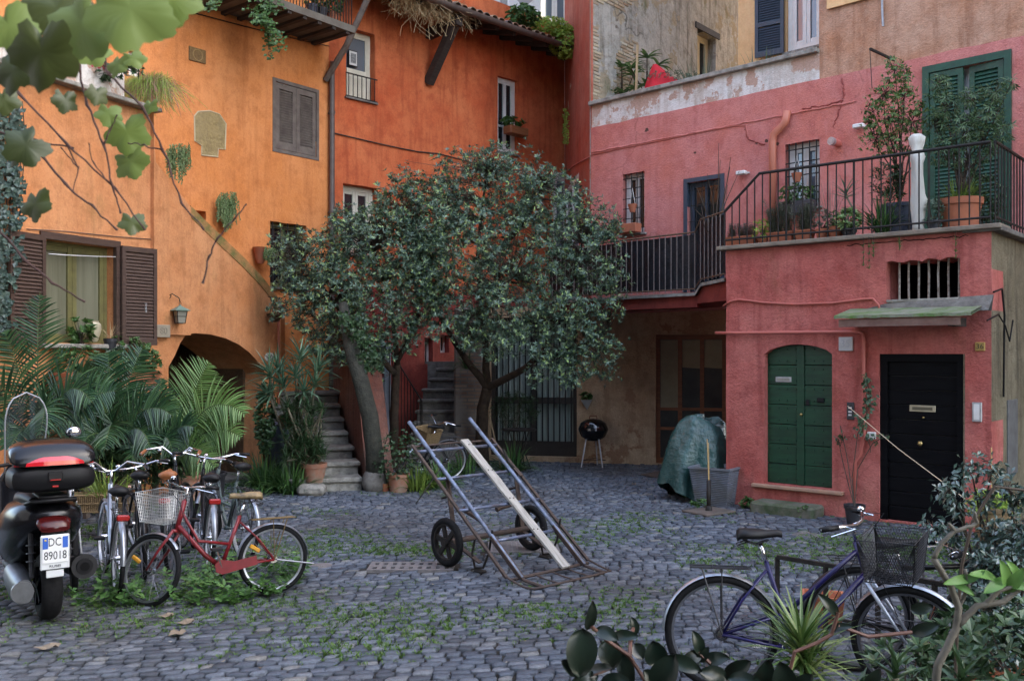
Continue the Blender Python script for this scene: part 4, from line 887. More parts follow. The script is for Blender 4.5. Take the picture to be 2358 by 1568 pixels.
cam = bpy.data.cameras.new('camera'); co_ = bpy.data.objects.new('camera', cam); C.objects.link(co_); sc.camera = co_
co_.location = (0, 0, H); co_.rotation_euler = (PI / 2, 0, 0); cam.sensor_width = 36; cam.lens = 36 * F / 2358; cam.shift_y = (HY - 784) / 2358; cam.clip_end = 500; cam.clip_start = .05
cam.dof.use_dof = True; cam.dof.focus_distance = 12; cam.dof.aperture_fstop = 8
sc.view_settings.view_transform = 'Standard'; sc.view_settings.look = 'None'; sc.view_settings.exposure = 2.95; sc.view_settings.gamma = 1
# ================================================================== PLANTS
mLeafTree = leafmat('tree_leaf', (.022, .050, .030), (.050, .098, .060), (.095, .16, .10), (.155, .22, .175), (.32, .45, .14), rough=.42, trans=.12, spec=.5)
mLeafDark = leafmat('dark_leaf', (.02, .05, .018), (.05, .10, .035), (.03, .07, .025), rough=.42, trans=.1)
mLeafMid = leafmat('mid_leaf', (.035, .09, .02), (.06, .13, .03), (.10, .19, .05), rough=.5, trans=.25)
mLeafLime = leafmat('lime_leaf', (.26, .40, .05), (.40, .50, .09), (.18, .32, .05), rough=.55, trans=.35)
mLeafGrey = leafmat('grey_green_leaf', (.08, .13, .085), (.13, .19, .12), (.06, .10, .06), rough=.5, trans=.1)
mPalm = leafmat('palm_leaf', (.013, .042, .018), (.028, .08, .03), (.065, .14, .05), rough=.4, trans=.18)
mPalmL = leafmat('light_palm_leaf', (.10, .20, .045), (.15, .27, .07), (.22, .34, .11), rough=.42, trans=.3)
mStrap = leafmat('strap_leaf', (.03, .07, .025), (.05, .12, .03), (.10, .19, .05), rough=.4, trans=.15)
mStrapY = leafmat('yellow_green_strap', (.12, .18, .03), (.2, .28, .05), (.06, .12, .02), rough=.45, trans=.3)
mAloe = leafmat('aloe_leaf', (.05, .11, .065), (.09, .17, .10), (.14, .23, .13), rough=.45)
mSucc = leafmat('trailing_succulent', (.10, .17, .05), (.16, .24, .08), (.22, .30, .12), rough=.55, trans=.1)
mRubber = leafmat('rubber_leaf', (.006, .013, .009), (.010, .019, .012), (.007, .012, .008), rough=.28, spec=.35)
mVine = leafmat('vine_leaf', (.15, .22, .045), (.20, .28, .07), (.12, .18, .035), rough=.55, trans=.45)
mDry = leafmat('dry_grass', (.42, .30, .15), (.55, .42, .24), (.3, .2, .1), rough=.8)
mBark = vary('bark', (.035, .024, .016), (.075, .05, .033), .9, 9, .9, bd=.02)
mBarkG = vary('grey_green_bark', (.022, .023, .016), (.05, .048, .035), .9, 9, .9, bd=.02)
mTwig = mat('twig', (.05, .035, .022), .8)
mPotBlk = vary('black_pot', (.022, .022, .025), (.04, .04, .045), .55, 5, .1)
mPotBlue = vary('blue_grey_pot', (.035, .042, .06), (.05, .06, .085), .5, 4, .1)
mSoil = vary('potting_soil', (.02, .014, .01), (.045, .033, .022), .95, 20, .6)
mWick = vary('wicker', (.28, .19, .09), (.14, .09, .045), .8, 30, .8, stretch=(1, 1, 3), bd=.01)
RV = lambda a=1: V((R.uniform(-a, a), R.uniform(-a, a), R.uniform(-a, a)))
def sph():
    while True:
        v = RV()
        if .05 < v.length < 1: return v.normalized()
def whorl(mb, p, d, n, L, W, spread=.9, droop=0, fold=.22):
    d = d.normalized(); a = d.cross(V((0, 0, 1)));
    if a.length < .1: a = V((1, 0, 0))
    a.normalize(); b = d.cross(a)
    for k in range(n):
        an = 2 * PI * (k + R.uniform(-.2, .2)) / n; sp = spread * R.uniform(.7, 1.25)
        e = d * (1 - sp * .55) + (a * math.cos(an) + b * math.sin(an)) * sp + V((0, 0, -droop)); mb.leaf(p, e, d, L * R.uniform(.7, 1.15), W * R.uniform(.8, 1.15), fold)
def tree(name, label, base, trunk, limbs, lumps, ncl, L, W, leafm, bark, r0=.11, group=None, nw=7, sub=3, twr=.006):
    """trunk: points; limbs: list of point lists; lumps: (px, py, r_px, Y, weight)"""
    t = thing(name, label, 'tree', base, group=group)
    m_ = MB(); nodes = []
    def limb(pts, ra, rb):
        pts = [V(p) for p in pts]; fine = []
        for i in range(len(pts) - 1):
            p0, p1, p2, p3 = pts[max(i - 1, 0)], pts[i], pts[i + 1], pts[min(i + 2, len(pts) - 1)]
            for k in range(5):
                u = k / 5; q = .5 * ((2 * p1) + (p2 - p0) * u + (2 * p0 - 5 * p1 + 4 * p2 - p3) * u * u + (-p0 + 3 * p1 - 3 * p2 + p3) * u ** 3)
                fine.append(q + RV(.012))
        fine.append(pts[-1]); n = len(fine); m_.tube(fine, ra, 9, rs=[ra + (rb - ra) * (i / (n - 1)) ** .8 for i in range(n)]); return fine
    f = limb(trunk, r0, r0 * .7); nodes += f[len(f) // 2:]
    for l in limbs: nodes += limb(l, r0 * .6, r0 * .12)[3:]
    m_.build('trunk', bark, t, smooth='all')
    tw = MB(); lf = MB(); wsum = sum(l[2] ** 2 * (l[4] if len(l) > 4 else 1) for l in lumps)
    for l in lumps:
        c = P(l[0], l[1], l[3]); rw = l[2] / F * l[3]; k_ = int(ncl * l[2] ** 2 * (l[4] if len(l) > 4 else 1) / wsum)
        for i in range(k_):
            d = sph(); p = c + d * rw * (R.uniform(.2, 1.0) ** .5) * (1.0 + .5 * R.random() ** 4)
            p.y = c.y + (p.y - c.y) * .85
            near = min(nodes, key=lambda q: (q - p).length_squared + (.3 if q.z > p.z + .3 else 0))
            if (near - p).length > .05:
                mid = near.lerp(p, .55) + RV(.06) + V((0, 0, .04)); tw.tube([near, mid, p], twr, 3, rs=[twr, twr * .7, twr * .35], cap=False)
            for s_ in range(sub):
                q = p + RV(.12) if s_ else p; dd = (d * .5 + V((0, 0, .5)) + RV(.8)); sc_ = R.uniform(.6, 1.2); whorl(lf, q, dd, R.randint(4, nw), L * sc_, W * sc_)
                if s_ < 1: whorl(lf, q - dd.normalized() * .06 + RV(.02), dd + RV(.4), 4, L * sc_, W * sc_, spread=1.1)
    tw.build('twigs', mTwig, t); c_ = lf.build('crown', leafm, t); return t
# the big evergreen
trA = tree('evergreen_tree', 'broad dark evergreen tree with a forked trunk in front of the curtained front', G(1112, 1078), [G(1112, 1080, -.05), P(1110, 960, 16.6), P(1122, 890, 16.4)],
    [[P(1122, 890, 16.4), P(1060, 810, 16.0), P(1000, 700, 15.7), P(940, 560, 15.5)], [P(1122, 890, 16.4), P(1115, 760, 16), P(1100, 600, 15.6), P(1120, 400, 15.5)], [P(1122, 892, 16.4), P(1230, 830, 15.8), P(1300, 700, 15.3), P(1340, 560, 15.1)], [P(1230, 830, 15.8), P(1330, 800, 15.2), P(1400, 760, 15)], [P(1100, 620, 15.7), P(1200, 520, 15.4), P(1250, 430, 15.3)], [P(1060, 810, 16.0), P(1130, 700, 15.2), P(1180, 640, 14.9)]],
    [(1080, 440, 95, 15.5), (1170, 430, 90, 15.4), (985, 500, 85, 15.3), (1140, 372, 45, 15.5), (940, 420, 40, 15.4), (1265, 470, 90, 15.2), (1335, 555, 80, 15.0), (1200, 570, 105, 14.9), (1080, 590, 105, 14.9), (1385, 510, 45, 15), (1400, 625, 40, 14.8), (1290, 690, 90, 14.8), (1360, 760, 62, 14.8), (1250, 780, 62, 14.9), (1165, 700, 88, 14.7), (1145, 790, 48, 14.8), (1405, 690, 36, 14.8), (1335, 835, 48, 14.8), (1060, 700, 60, 15.0, .7), (985, 590, 62, 15.1), (1005, 670, 52, 15.0), (1030, 500, 60, 15.2), (960, 460, 40, 15.3), (1410, 550, 30, 15, .8), (1400, 810, 28, 14.8, .8), (1240, 860, 30, 14.9, .5), (1012, 735, 50, 14.9), (1085, 765, 44, 14.9), (1385, 845, 34, 14.8, .8), (1300, 848, 42, 14.9, .8), (1100, 352, 22, 15.5, .6), (1432, 660, 24, 14.8, .6), (985, 640, 50, 15.0), (975, 530, 46, 15.1), (1020, 430, 40, 15.3), (930, 620, 40, 15.0)],
    2350, .076, .027, mLeafTree, mBark, r0=.13)
trB = tree('evergreen_tree', 'slim trunked evergreen tree spreading over the left steps', G(906, 1085), [G(906, 1085, -.05), P(908, 960, 16.2), P(915, 840, 15.9)],
    [[P(915, 840, 15.9), P(900, 700, 15.5), P(860, 580, 15.3)], [P(910, 860, 15.9), P(820, 760, 15.3), P(740, 660, 15.0), P(690, 600, 15)], [P(915, 830, 15.9), P(960, 740, 15.5), P(960, 640, 15.3)]],
    [(850, 560, 92, 15.1), (905, 490, 62, 15.3), (735, 590, 70, 15.0), (665, 575, 40, 15.0), (765, 680, 78, 14.8), (860, 680, 88, 14.9), (960, 620, 72, 15.1), (775, 785, 55, 14.9), (945, 720, 50, 15.1), (690, 680, 48, 14.9), (795, 515, 42, 15.1), (870, 790, 50, 15.1), (860, 860, 26, 15.2, .6), (660, 640, 34, 14.9), (700, 745, 34, 14.9, .8), (990, 560, 50, 15.1), (720, 800, 30, 14.9, .7), (925, 780, 36, 15.1, .7), (830, 840, 32, 14.6, .8), (640, 720, 26, 14.9, .6)],
    1350, .076, .027, mLeafTree, mBark, r0=.095)
trC = thing('leaning_trunk', 'thick grey green trunk leaning against the red buttress beside the steps', 'tree trunk', G(866, 1127))
m_ = MB(); m_.tube([P(868, 1128, 14.1), P(862, 1040, 13.95), P(852, 960, 13.9), P(832, 880, 13.95), P(808, 800, 14.1), P(790, 700, 14.4)], .15, 12, rs=[.17, .135, .13, .125, .11, .07]); m_.build('trunk', mBarkG, trC, smooth='all')
lf = MB()
for i in range(220): t_ = R.random(); p = P(800 + 60 * t_ + R.uniform(-26, 26), 720 + 140 * t_, 14.1 + R.uniform(-.2, .2)); whorl(lf, p, RV() + V((0, -1, .2)), 5, .06, .035)
lf.build('crown', mLeafDark, trC)
# ------------------------------------------------------------------ generic planting helpers
def pot(name, label, p, r, h, m, parent=None, rim=.02, r2=None, group=None, sq=None, n=24, cat='plant pot'):
    r2 = r2 or r * .72; X = Matrix.Translation(p)
    if parent is None: root = thing(name, label, cat, p, group=group)
    else: root = parent
    m_ = MB(X); m_.lathe([(0, 0), (r2, 0), (r * .96, h - rim * 2.2), (r * 1.04, h - rim * 2.2), (r * 1.06, h), (r * .93, h), (r * .9, h - .03), (r * .88, h - .05), (0, h - .05)], n, sq=sq); m_.build('pot', m, root, smooth=True)
    m_ = MB(X); m_.lathe([(0, h - .04), (r * .9, h - .045)], n, sq=sq); m_.build('soil', mSoil, root)
    return root
def straps(name, label, p, n, L, W, m, rad=.08, droop=1.3, tilt=.9, group=None, root=None, part='leaves', cat='plant', up=.55, seg=6):
    root = root or thing(name, label, cat, p, group=group); mb = MB(); p = V(p)
    for i in range(n):
        a = R.uniform(0, 2 * PI); e = V((math.cos(a), math.sin(a), 0)); t_ = R.random() * tilt; mb.blade(p + e * rad * R.random(), e * t_ + V((0, 0, up + (1 - t_) * .5)), L * R.uniform(.6, 1.1), W * R.uniform(.75, 1.15), droop * R.uniform(.7, 1.3), seg, fold=.2)
    mb.build(part, m, root); return root
def bushy(name, label, c, rad, n, L, W, m, group=None, root=None, base=None, stems=8, part='foliage', cat='plant', nw=5, mt=None):
    root = root or thing(name, label, cat, base if base is not None else c, group=group); mb = MB(); c = V(c); rad = V(rad) if not isinstance(rad, (int, float)) else V((rad,) * 3); tw = MB(); base = V(base) if base is not None else c - V((0, 0, rad.z))
    pts = []
    for i in range(n):
        d = sph() * R.uniform(.3, 1) ** .5; p = c + V((d.x * rad.x, d.y * rad.y, d.z * rad.z)); pts.append(p); whorl(mb, p, (p - base) * .6 / max(.1, (p - base).length) + V((0, 0, .4)) + RV(.5), nw, L, W)
    for p in pts[:stems * 2]: tw.tube([base + RV(.02), base.lerp(p, .5) + RV(rad.x * .12), p], .005, 4, rs=[.008, .005, .003])
    mb.build(part, m, root)
    if stems: tw.build('stems', mt or mTwig, root)
    return root
def frond(pts, L, mb, st, npair=26, W=.027, droop=.9, ang=.85, r=.008):
    """pts: three world points of a curve"""
    a, b, c = map(V, pts); prev = a; side = 1; cur = []
    for i in range(25): t = i / 24; cur.append(a * (1 - t) ** 2 + b * 2 * t * (1 - t) + c * t * t)
    st.tube(cur, r, 5, rs=[r * (1.3 - t / 24) for t in range(25)])
    for i in range(npair):
        t = .14 + .84 * i / npair; k = t * 24; q = cur[int(k)].lerp(cur[min(24, int(k) + 1)], k % 1); tg = (cur[min(24, int(k) + 1)] - cur[int(k)]).normalized()
        vw = V((0, -1, .25)); x = tg.cross(vw).normalized(); x = (x + V((0, R.uniform(-.35, .2), 0))).normalized(); ll = L * math.sin(PI * min(1, .18 + t * .85)) ** .6
        for s_ in (-1, 1):
            d = (tg * (1 - ang * .55) + x * s_ * ang + RV(.06)).normalized(); mb.blade(q, d, ll * R.uniform(.88, 1.08), W, droop * R.uniform(.6, 1.3), 5, up=vw, fold=.25, w0=.6)
def palm(label, base, fr, m=mPalm, group='palms in front of the low orange house'):
    t = thing('palm', label, 'palm', base, group=group); mb = MB(); st = MB()
    for f in fr: frond([P(*f[0]), P(*f[1]), P(*f[2])], f[3], mb, st, f[4] if len(f) > 4 else 26, droop=f[5] if len(f) > 5 else .9)
    st.build('stalks', vary('palm_stalk', (.10, .14, .04), (.06, .09, .03), .6, 5, 0), t); mb.build('fronds', m, t); return t
palm('tall palm with an upright feather frond at the far left below the shutters', G(70, 1190), [((95, 1010, 10.6), (80, 800, 10.7), (92, 672, 10.8), .42, 34, .25), ((90, 1010, 10.6), (40, 830, 10.6), (10, 760, 10.6), .42, 30, .5), ((100, 1010, 10.6), (150, 830, 10.5), (215, 930, 10.2), .45, 30, 1.2), ((90, 1000, 10.6), (10, 850, 10.3), (-60, 900, 10), .45), ((90, 1010, 10.6), (120, 860, 10.2), (90, 1010, 9.8), .4), ((90, 1010, 10.7), (190, 900, 10.3), (270, 900, 10.2), .42, 30, 1.0), ((60, 1020, 10.5), (0, 900, 10.2), (-30, 1000, 9.9), .4), ((95, 1030, 10.5), (60, 940, 10.2), (20, 1040, 9.9), .4)])
palm('dense dark palm behind the bicycles under the flower ledge', G(260, 1150), [((260, 1010, 11.5), (230, 870, 11.5), (170, 850, 11.2), .42, 28, 1.0), ((262, 1010, 11.5), (300, 850, 11.6), (330, 800, 11.6), .42, 30, .5), ((262, 1010, 11.5), (250, 860, 11.5), (250, 810, 11.6), .42, 30, .4), ((262, 1010, 11.5), (340, 900, 11.2), (400, 960, 10.9), .45, 30, 1.2), ((262, 1010, 11.5), (200, 930, 11.2), (120, 980, 10.9), .42, 28, 1.2), ((270, 1010, 11.5), (260, 930, 11.2), (240, 1040, 10.8), .42, 28, 1.2), ((270, 1020, 11.5), (330, 940, 11.2), (350, 1050, 10.8), .42, 28, 1.2), ((270, 1020, 11.5), (200, 960, 11.2), (180, 1060, 10.8), .42, 28, 1.2), ((262, 1010, 11.6), (210, 880, 11.8), (120, 800, 11.8), .4)])
palm('narrow dark palm between the dense palm and the pale one', G(355, 1140), [((362, 1060, 12.0), (365, 930, 12.0), (372, 868, 12.1), .3, 26, .5), ((362, 1060, 12.0), (330, 930, 12.0), (300, 880, 12.1), .36, 26, .6), ((362, 1060, 12.0), (400, 960, 11.8), (450, 985, 11.6), .36, 28, 1.2), ((362, 1060, 12.0), (380, 960, 11.8), (400, 1050, 11.6), .36, 28, 1.2), ((362, 1070, 12.0), (330, 980, 11.8), (300, 1070, 11.6), .36, 28, 1.2)])
palm('bright green palm arching in front of the dark arch', G(430, 1125), [((405, 1060, 12.3), (430, 920, 12.2), (484, 828, 12.1), .55, 34, .35), ((405, 1060, 12.3), (470, 870, 12.0), (572, 960, 11.6), .52, 34, 1.5), ((410, 1060, 12.3), (480, 950, 12.0), (560, 1010, 11.6), .45, 30, 1.5), ((405, 1070, 12.3), (440, 1010, 12.0), (500, 1080, 11.6), .4, 26, 1.3), ((405, 1060, 12.3), (395, 940, 12.2), (350, 900, 12.1), .42, 26, .8)], mPalmL)
# dark undergrowth behind the bicycles
bushy('shrub', 'dark leafy shrub filling the gap under the palms behind the scooter', P(150, 1010, 11.9), (1.2, .35, .8), 900, .13, .04, mLeafDark, base=G(150, 1200))
bushy('shrub', 'dark leafy shrub under the palms left of the arch', P(330, 1020, 12.5), (.9, .3, .62), 620, .12, .04, mLeafDark, base=G(330, 1170))
# strap-leaved clumps along the foot of the walls
ST = 'strap leaved clumps along the foot of the walls'
for (px, py, n, L_, m, lab) in ((612, 1128, 230, .62, mStrap, 'dark strap leaved clump right of the arch'), (672, 1135, 180, .55, mStrap, 'dark strap leaved clump beside the stone under the clay pot'), (757, 1118, 60, .36, mStrap, 'small strap leaved clump at the lowest stone step'), (962, 1130, 90, .48, mStrapY, 'yellow green strap leaved clump beside the clay pot'), (1010, 1122, 120, .5, mStrap, 'green strap leaved clump behind the cart handles'), (1180, 1085, 110, .55, mStrap, 'dark strap leaved clump below the cafe table'), (1065, 1095, 90, .5, mStrap, 'dark strap leaved clump at the foot of the brick pier')):
    straps('strap_plant', lab, G(px, py), n, L_, .036, m, rad=.2, droop=1.5, tilt=1.0, group=ST)
# aloe stack by the stairs
def aloe(root, heads, L, W, n, m, part='leaves', stems=True, base=None):
    mb = MB(); st = MB()
    for (p, d) in heads:
        p = V(p); d = V(d).normalized(); a = d.cross(V((0, 1, .2))).normalized(); b = d.cross(a)
        for k in range(n):
            an = k * 2.4; e = a * math.cos(an) + b * math.sin(an); u = k / n; mb.blade(p - d * .1 * u, e * (.35 + .9 * u) + d * (1 - .6 * u), L * R.uniform(.75, 1.1), W, R.uniform(.3, .9), 6, fold=.35, w0=1)
        if stems and base is not None: st.tube([base + RV(.06), V(base).lerp(p, .6) + RV(.08), p - d * .05], .015, 6)
    mb.build(part, m, root)
    if stems: st.build('stems', vary('pale_stem', (.22, .19, .13), (.14, .12, .08), .8, 20, .2), root)
al = thing('tree_aloe', 'tall tree aloe with curved blue green rosettes beside the house number 30', 'plant', G(680, 1110)); bs = P(680, 1060, 14.1)
aloe(al, [(P(692, 822, 13.9), (.1, -.2, 1)), (P(618, 858, 13.8), (-.5, -.3, 1)), (P(735, 845, 14.0), (.5, -.2, 1)), (P(680, 862, 13.8), (-.1, -.5, 1)), (P(650, 885, 13.8), (-.4, -.4, .8)), (P(728, 880, 13.9), (.4, -.4, .8)), (P(640, 850, 14), (-.2, -.1, 1)), (P(700, 900, 13.8), (.2, -.7, .6)), (P(615, 905, 13.8), (-.5, -.5, .5))], .42, .035, 22, mAloe, base=bs)
pt = pot('potted_plant', 'bushy rosette plant in a big stained terracotta pot set on a stone block', P(723, 1112, 13.9), .185, .30, mTerrOld, rim=.03, cat='potted plant')
heads = [(P(723 + R.uniform(-68, 20), R.uniform(925, 1062), 13.8 + R.uniform(-.2, .15)), (R.uniform(-.8, .8), -.5, .8)) for i in range(46)]
aloe(pt, heads, .24, .018, 20, mLeafDark, base=P(720, 1068, 13.9))
sb = MB(Matrix.Translation(G(718, 1140))); sb.box((-.2, -.14, 0), (.2, .16, .16), .05); tag(sb.build('stone_block', mStone2, smooth=True), 'rough pale stone block carrying the big terracotta pot', 'stone block')
bushy('climbing_ivy', 'dark ivy mass climbing the pier right of the arch', P(612, 965, 14.0), (.16, .15, .55), 260, .06, .045, mLeafDark, base=G(612, 1110))
dr = thing('water_butt', 'blue grey plastic water butt half hidden by the potted plant', 'barrel', G(642, 1118)); m_ = MB(Matrix.Translation(G(642, 1118))); m_.lathe([(0, 0), (.14, 0), (.17, .3), (.17, .8), (.15, .95), (.05, 1.0), (0, 1.0)], 20); m_.build('body', vary('blue_grey_plastic', (.06, .075, .11), (.045, .055, .08), .5, 4, .1), dr, smooth=True)
pp = pot('potted_plant', 'small bush with pale green leaves in a clay pot beside the water butt', P(660, 985, 14.2), .12, .18, mTerrOld, cat='potted plant'); bushy('', '', P(668, 955, 14.2), .17, 60, .05, .03, mLeafMid, root=pp, base=P(660, 975, 14.2))
m_ = MB(); a = G(660, 1110) ; tag(MB(Matrix.Translation((a.x - .2, a.y, 0))).box((0, 0, 0), (.42, .4, P(660, 987, 14.2).z), .02).build('stone_plinth', mStone, None), 'grey stone plinth under the small clay pot of pale bush', 'plinth')
# clay pot + boulder by the trunk
pp = pot('potted_plant', 'dark small leaved bush in a weathered clay pot beside the boulder', G(918, 1132), .17, .27, mTerrOld, cat='potted plant'); bushy('', '', P(918, 1070, 13.9) + V((0, 0, .12)), (.38, .3, .4), 240, .05, .025, mLeafDark, root=pp, base=G(918, 1132) + V((0, 0, .25)))
bo_ = MB(Matrix.Translation(G(862, 1130))); bo_.ball((0, 0, .14), .2, 14, 10, (.95, .8, 1.1)); o = bo_.build('boulder', mStone, smooth='all'); tag(o, 'rounded grey boulder at the foot of the leaning trunk', 'boulder')
pp = pot('potted_plant', 'tiny clay pot with a spiky seedling between boulder and clay pot', G(888, 1131), .06, .12, mTerr, cat='potted plant'); straps('', '', G(888, 1131) + V((0, 0, .1)), 14, .14, .014, mAloe, rad=.02, root=pp, droop=.5)
# window ledge garden at the low house
L1p = lambda px, py, off: L1.pt(*L1.hit(px, py, off), off)
m_ = MB(L1.fr(0, 0)); q0, zz0 = L1.hit(110, 800); q1, _ = L1.hit(300, 800); zz0 = wr[1] - .28; m_.box((q0, -.62, zz0 - .35), (q1, -.1, zz0 - .3), .005)
for x in (q0 + .1, (q0 + q1) / 2, q1 - .1): m_.box((x - .03, -.6, zz0 - 2.1 + .0), (x + .03, -.54, zz0 - .351))
tag(m_.build('plant_shelf', mGreyWood), 'weathered timber shelf of pots below the big left window', 'shelf')
for k, (px, w_, lab) in enumerate(((140, .75, 'long clay trough of leafy plants left on the shelf'), (215, .8, 'long clay trough of pale succulents in the middle of the shelf'), (285, .55, 'short clay trough of trailing greens right on the shelf'))):
    s_ = L1.S(px); root = thing('planter', lab, 'planter', L1.pt(s_, zz0 - .3, -.35), group='clay troughs on the shelf below the left window'); m_ = MB(L1.fr(s_, zz0 - .299, -.35)); w_ *= .8
    m_.add([(-w_ / 2 + .03, -.1, 0), (w_ / 2 - .03, -.1, 0), (w_ / 2 - .03, .1, 0), (-w_ / 2 + .03, .1, 0), (-w_ / 2, -.13, .2), (w_ / 2, -.13, .2), (w_ / 2, .13, .2), (-w_ / 2, .13, .2)], [(3, 2, 1, 0), (0, 1, 5, 4), (1, 2, 6, 5), (2, 3, 7, 6), (3, 0, 4, 7), (4, 5, 6, 7)]); m_.build('trough', mTerr, root)
    bushy('', '', L1.pt(s_, zz0 + .0, -.38), (w_ * .55, .2, .24), 130, .06, .04, (mLeafMid, mLeafGrey, mLeafMid)[k], root=root, base=L1.pt(s_, zz0 - .15, -.35), stems=3)
vz = thing('vase', 'pale glazed jar standing on the left window sill', 'vase', L1p(214, 785, -.1)); m_ = MB(Matrix.Translation(L1p(214, 787, -.08))); m_.lathe([(0, 0), (.05, 0), (.07, .03), (.105, .16), (.10, .23), (.07, .26), (.075, .275), (.06, .275), (.055, .25), (0, .25)], 20); m_.build('jar', vary('glazed_cream', (.5, .44, .3), (.4, .36, .26), .35, 3, 0), vz, smooth=True)
pp = pot('potted_plant', 'small black pot with dry stems on the left window sill', L1p(254, 805, -.12), .085, .15, mPotBlk, cat='potted plant'); straps('', '', L1p(254, 778, -.12), 24, .3, .006, mDry, rad=.04, root=pp, droop=1.2, tilt=1)
bushy('pot_plant', 'fresh green leafy plant on the sill beside the pale jar', L1p(186, 765, -.1), (.2, .1, .18), 40, .08, .06, mLeafMid, base=L1p(186, 795, -.1), stems=5)
bushy('trailing_plant', 'green trailing plant at the right end of the window sill', L1p(292, 800, -.15), (.3, .14, .16), 90, .05, .03, mLeafMid, base=L1p(285, 800, -.1), stems=3)
# ivy curtain at the left edge
iv = thing('hanging_ivy', 'blue green ivy curtain hanging down the left edge of the low house', 'ivy', L1p(10, 500, -.1)); mb = MB(); st = MB()
for i in range(620):
    py = R.uniform(245, 760); px = R.uniform(-40, 46 - 18 * abs(math.sin(py * .02)) - (22 if py > 600 else 0)); p = L1.pt(*L1.hit(px, py), -.08 - R.random() * .12); mb.leaf(p, V((R.uniform(-1, 1), -.4, -.6)), V((.3, -1, .2)), R.uniform(.06, .10), R.uniform(.06, .09), .12); mb.leaf(p + RV(.03), V((R.uniform(-1, 1), -.4, -.6)), V((.3, -1, .2)), .06, .06, .12)
for k in range(10): px = -30 + 8 * k; st.tube([L1.pt(*L1.hit(px + 6 * math.sin(j), 235 + 60 * j), -.07) for j in range(9)], .008, 4)
mb.build('leaves', leafmat('ivy_leaf', (.035, .06, .05), (.055, .09, .07), (.08, .12, .09), rough=.4), iv); st.build('stems', mTwig, iv)
# trailing succulents on the stair wall and the bowl
def trailing(label, px, py0, py1, wpx, wall, off, m, L=.03, name='trailing_succulent', group=None, n=70):
    root = thing(name, label, 'plant', wall.pt(*wall.hit(px, py0), off), group=group); mb = MB(); st = MB()
    for i in range(n):
        x = px + wpx * R.uniform(-.5, .5); top = py0 + (py1 - py0) * R.uniform(0, .25); bot = top + (py1 - top) * R.uniform(.35, 1) ** .7 * (1 - .35 * abs(x - px) / (wpx * .5)); o = off - R.uniform(0, .12); p0, p1 = wall.pt(*wall.hit(x, top), o), wall.pt(*wall.hit(x + R.uniform(-4, 4), bot), o)
        st.tube([p0, p1], .003, 3, cap=False); k_ = int((p0 - p1).length / (L * .55)) + 2
        for j in range(k_): q = p0.lerp(p1, j / k_) + RV(.006); mb.leaf(q, RV(.8) + V((0, -.4, -.8)), V((0, -1, 0)), L * 1.3, L * .7, .3)
    mb.build('leaves', m, root); st.build('stems', mTwig, root); return root
TS = 'trailing succulents on the orange wall'
trailing('large trailing succulent on the stair wall below the vine leaves', 396, 330, 430, 46, L1, -.05, mSucc, group=TS, n=60)
trailing('trailing succulent hanging on the orange wall above the small black hole', 510, 444, 545, 46, L0, -.12, mSucc, group=TS, n=60)
wp = thing('wall_pot', 'half round clay wall pot with a trailing succulent left of the barred window', 'wall pot', L0.pt(*L0.hit(588, 590), -.1)); m_ = MB(L0.fr(*L0.hit(590, 608), -.11)); m_.lathe([(0, 0), (.05, .0), (.09, .1), (.12, .26), (.13, .27), (.11, .27), (.1, .22), (0, .22)], 18); m_.build('pot', mTerr, wp, smooth=True)
s2 = trailing('', 600, 570, 614, 26, L0, -.2, mSucc, n=26); [setattr(c, 'parent', wp) or WM.update({c: WM[wp]}) for c in []]
tag(s2, 'pale trailing succulent spilling from the half round clay wall pot', 'plant')
# brown-green hanging plant on the terrace corner
hp = thing('hanging_plant', 'reddish green broom like plant spilling over the terrace corner', 'plant', L1.pt(*L1.hit(340, 230), 0)); mb = MB(); st = MB(); c = L1.pt(*L1.hit(345, 205), -.05)
for i in range(900):
    d = V((R.gauss(0, .55), R.gauss(-.2, .3), R.uniform(.1, .9))); L_ = R.uniform(.2, .5); p1 = c + V((R.uniform(-.28, .2), 0, 0)) + d.normalized() * L_ * .5; p2 = p1 + V((d.x * .25, d.y * .15, -R.uniform(.1, .45))); (st if i % 3 == 0 else mb).tube([c + V((R.uniform(-.28, .2), 0, 0)), p1, p2], .0022, 3, cap=False)
mb.build('green_stems', mLeafLime, hp); st.build('red_stems', mat('reddish_stem', (.28, .14, .09), .7), hp)
fl = MB()
# flowers + greens on the terrace edge at top left
bushy('flowering_plant', 'low plants with pink flowers along the sunny terrace edge at the top left', L1.pt(*L1.hit(225, 160), .15), (.8, .15, .14), 160, .06, .04, mLeafDark, base=L1.pt(*L1.hit(225, 172), .15), stems=2)
m_ = MB()
for i in range(16): p = L1.pt(*L1.hit(R.uniform(205, 250), R.uniform(148, 162)), R.uniform(-.1, .1)); m_.ball(p, .022, 6, 4)
tag(m_.build('flowers', mat('pink_flower', (.6, .08, .12), .6)), 'pink blossoms along the terrace edge at the top left', 'flowers', kind='stuff')
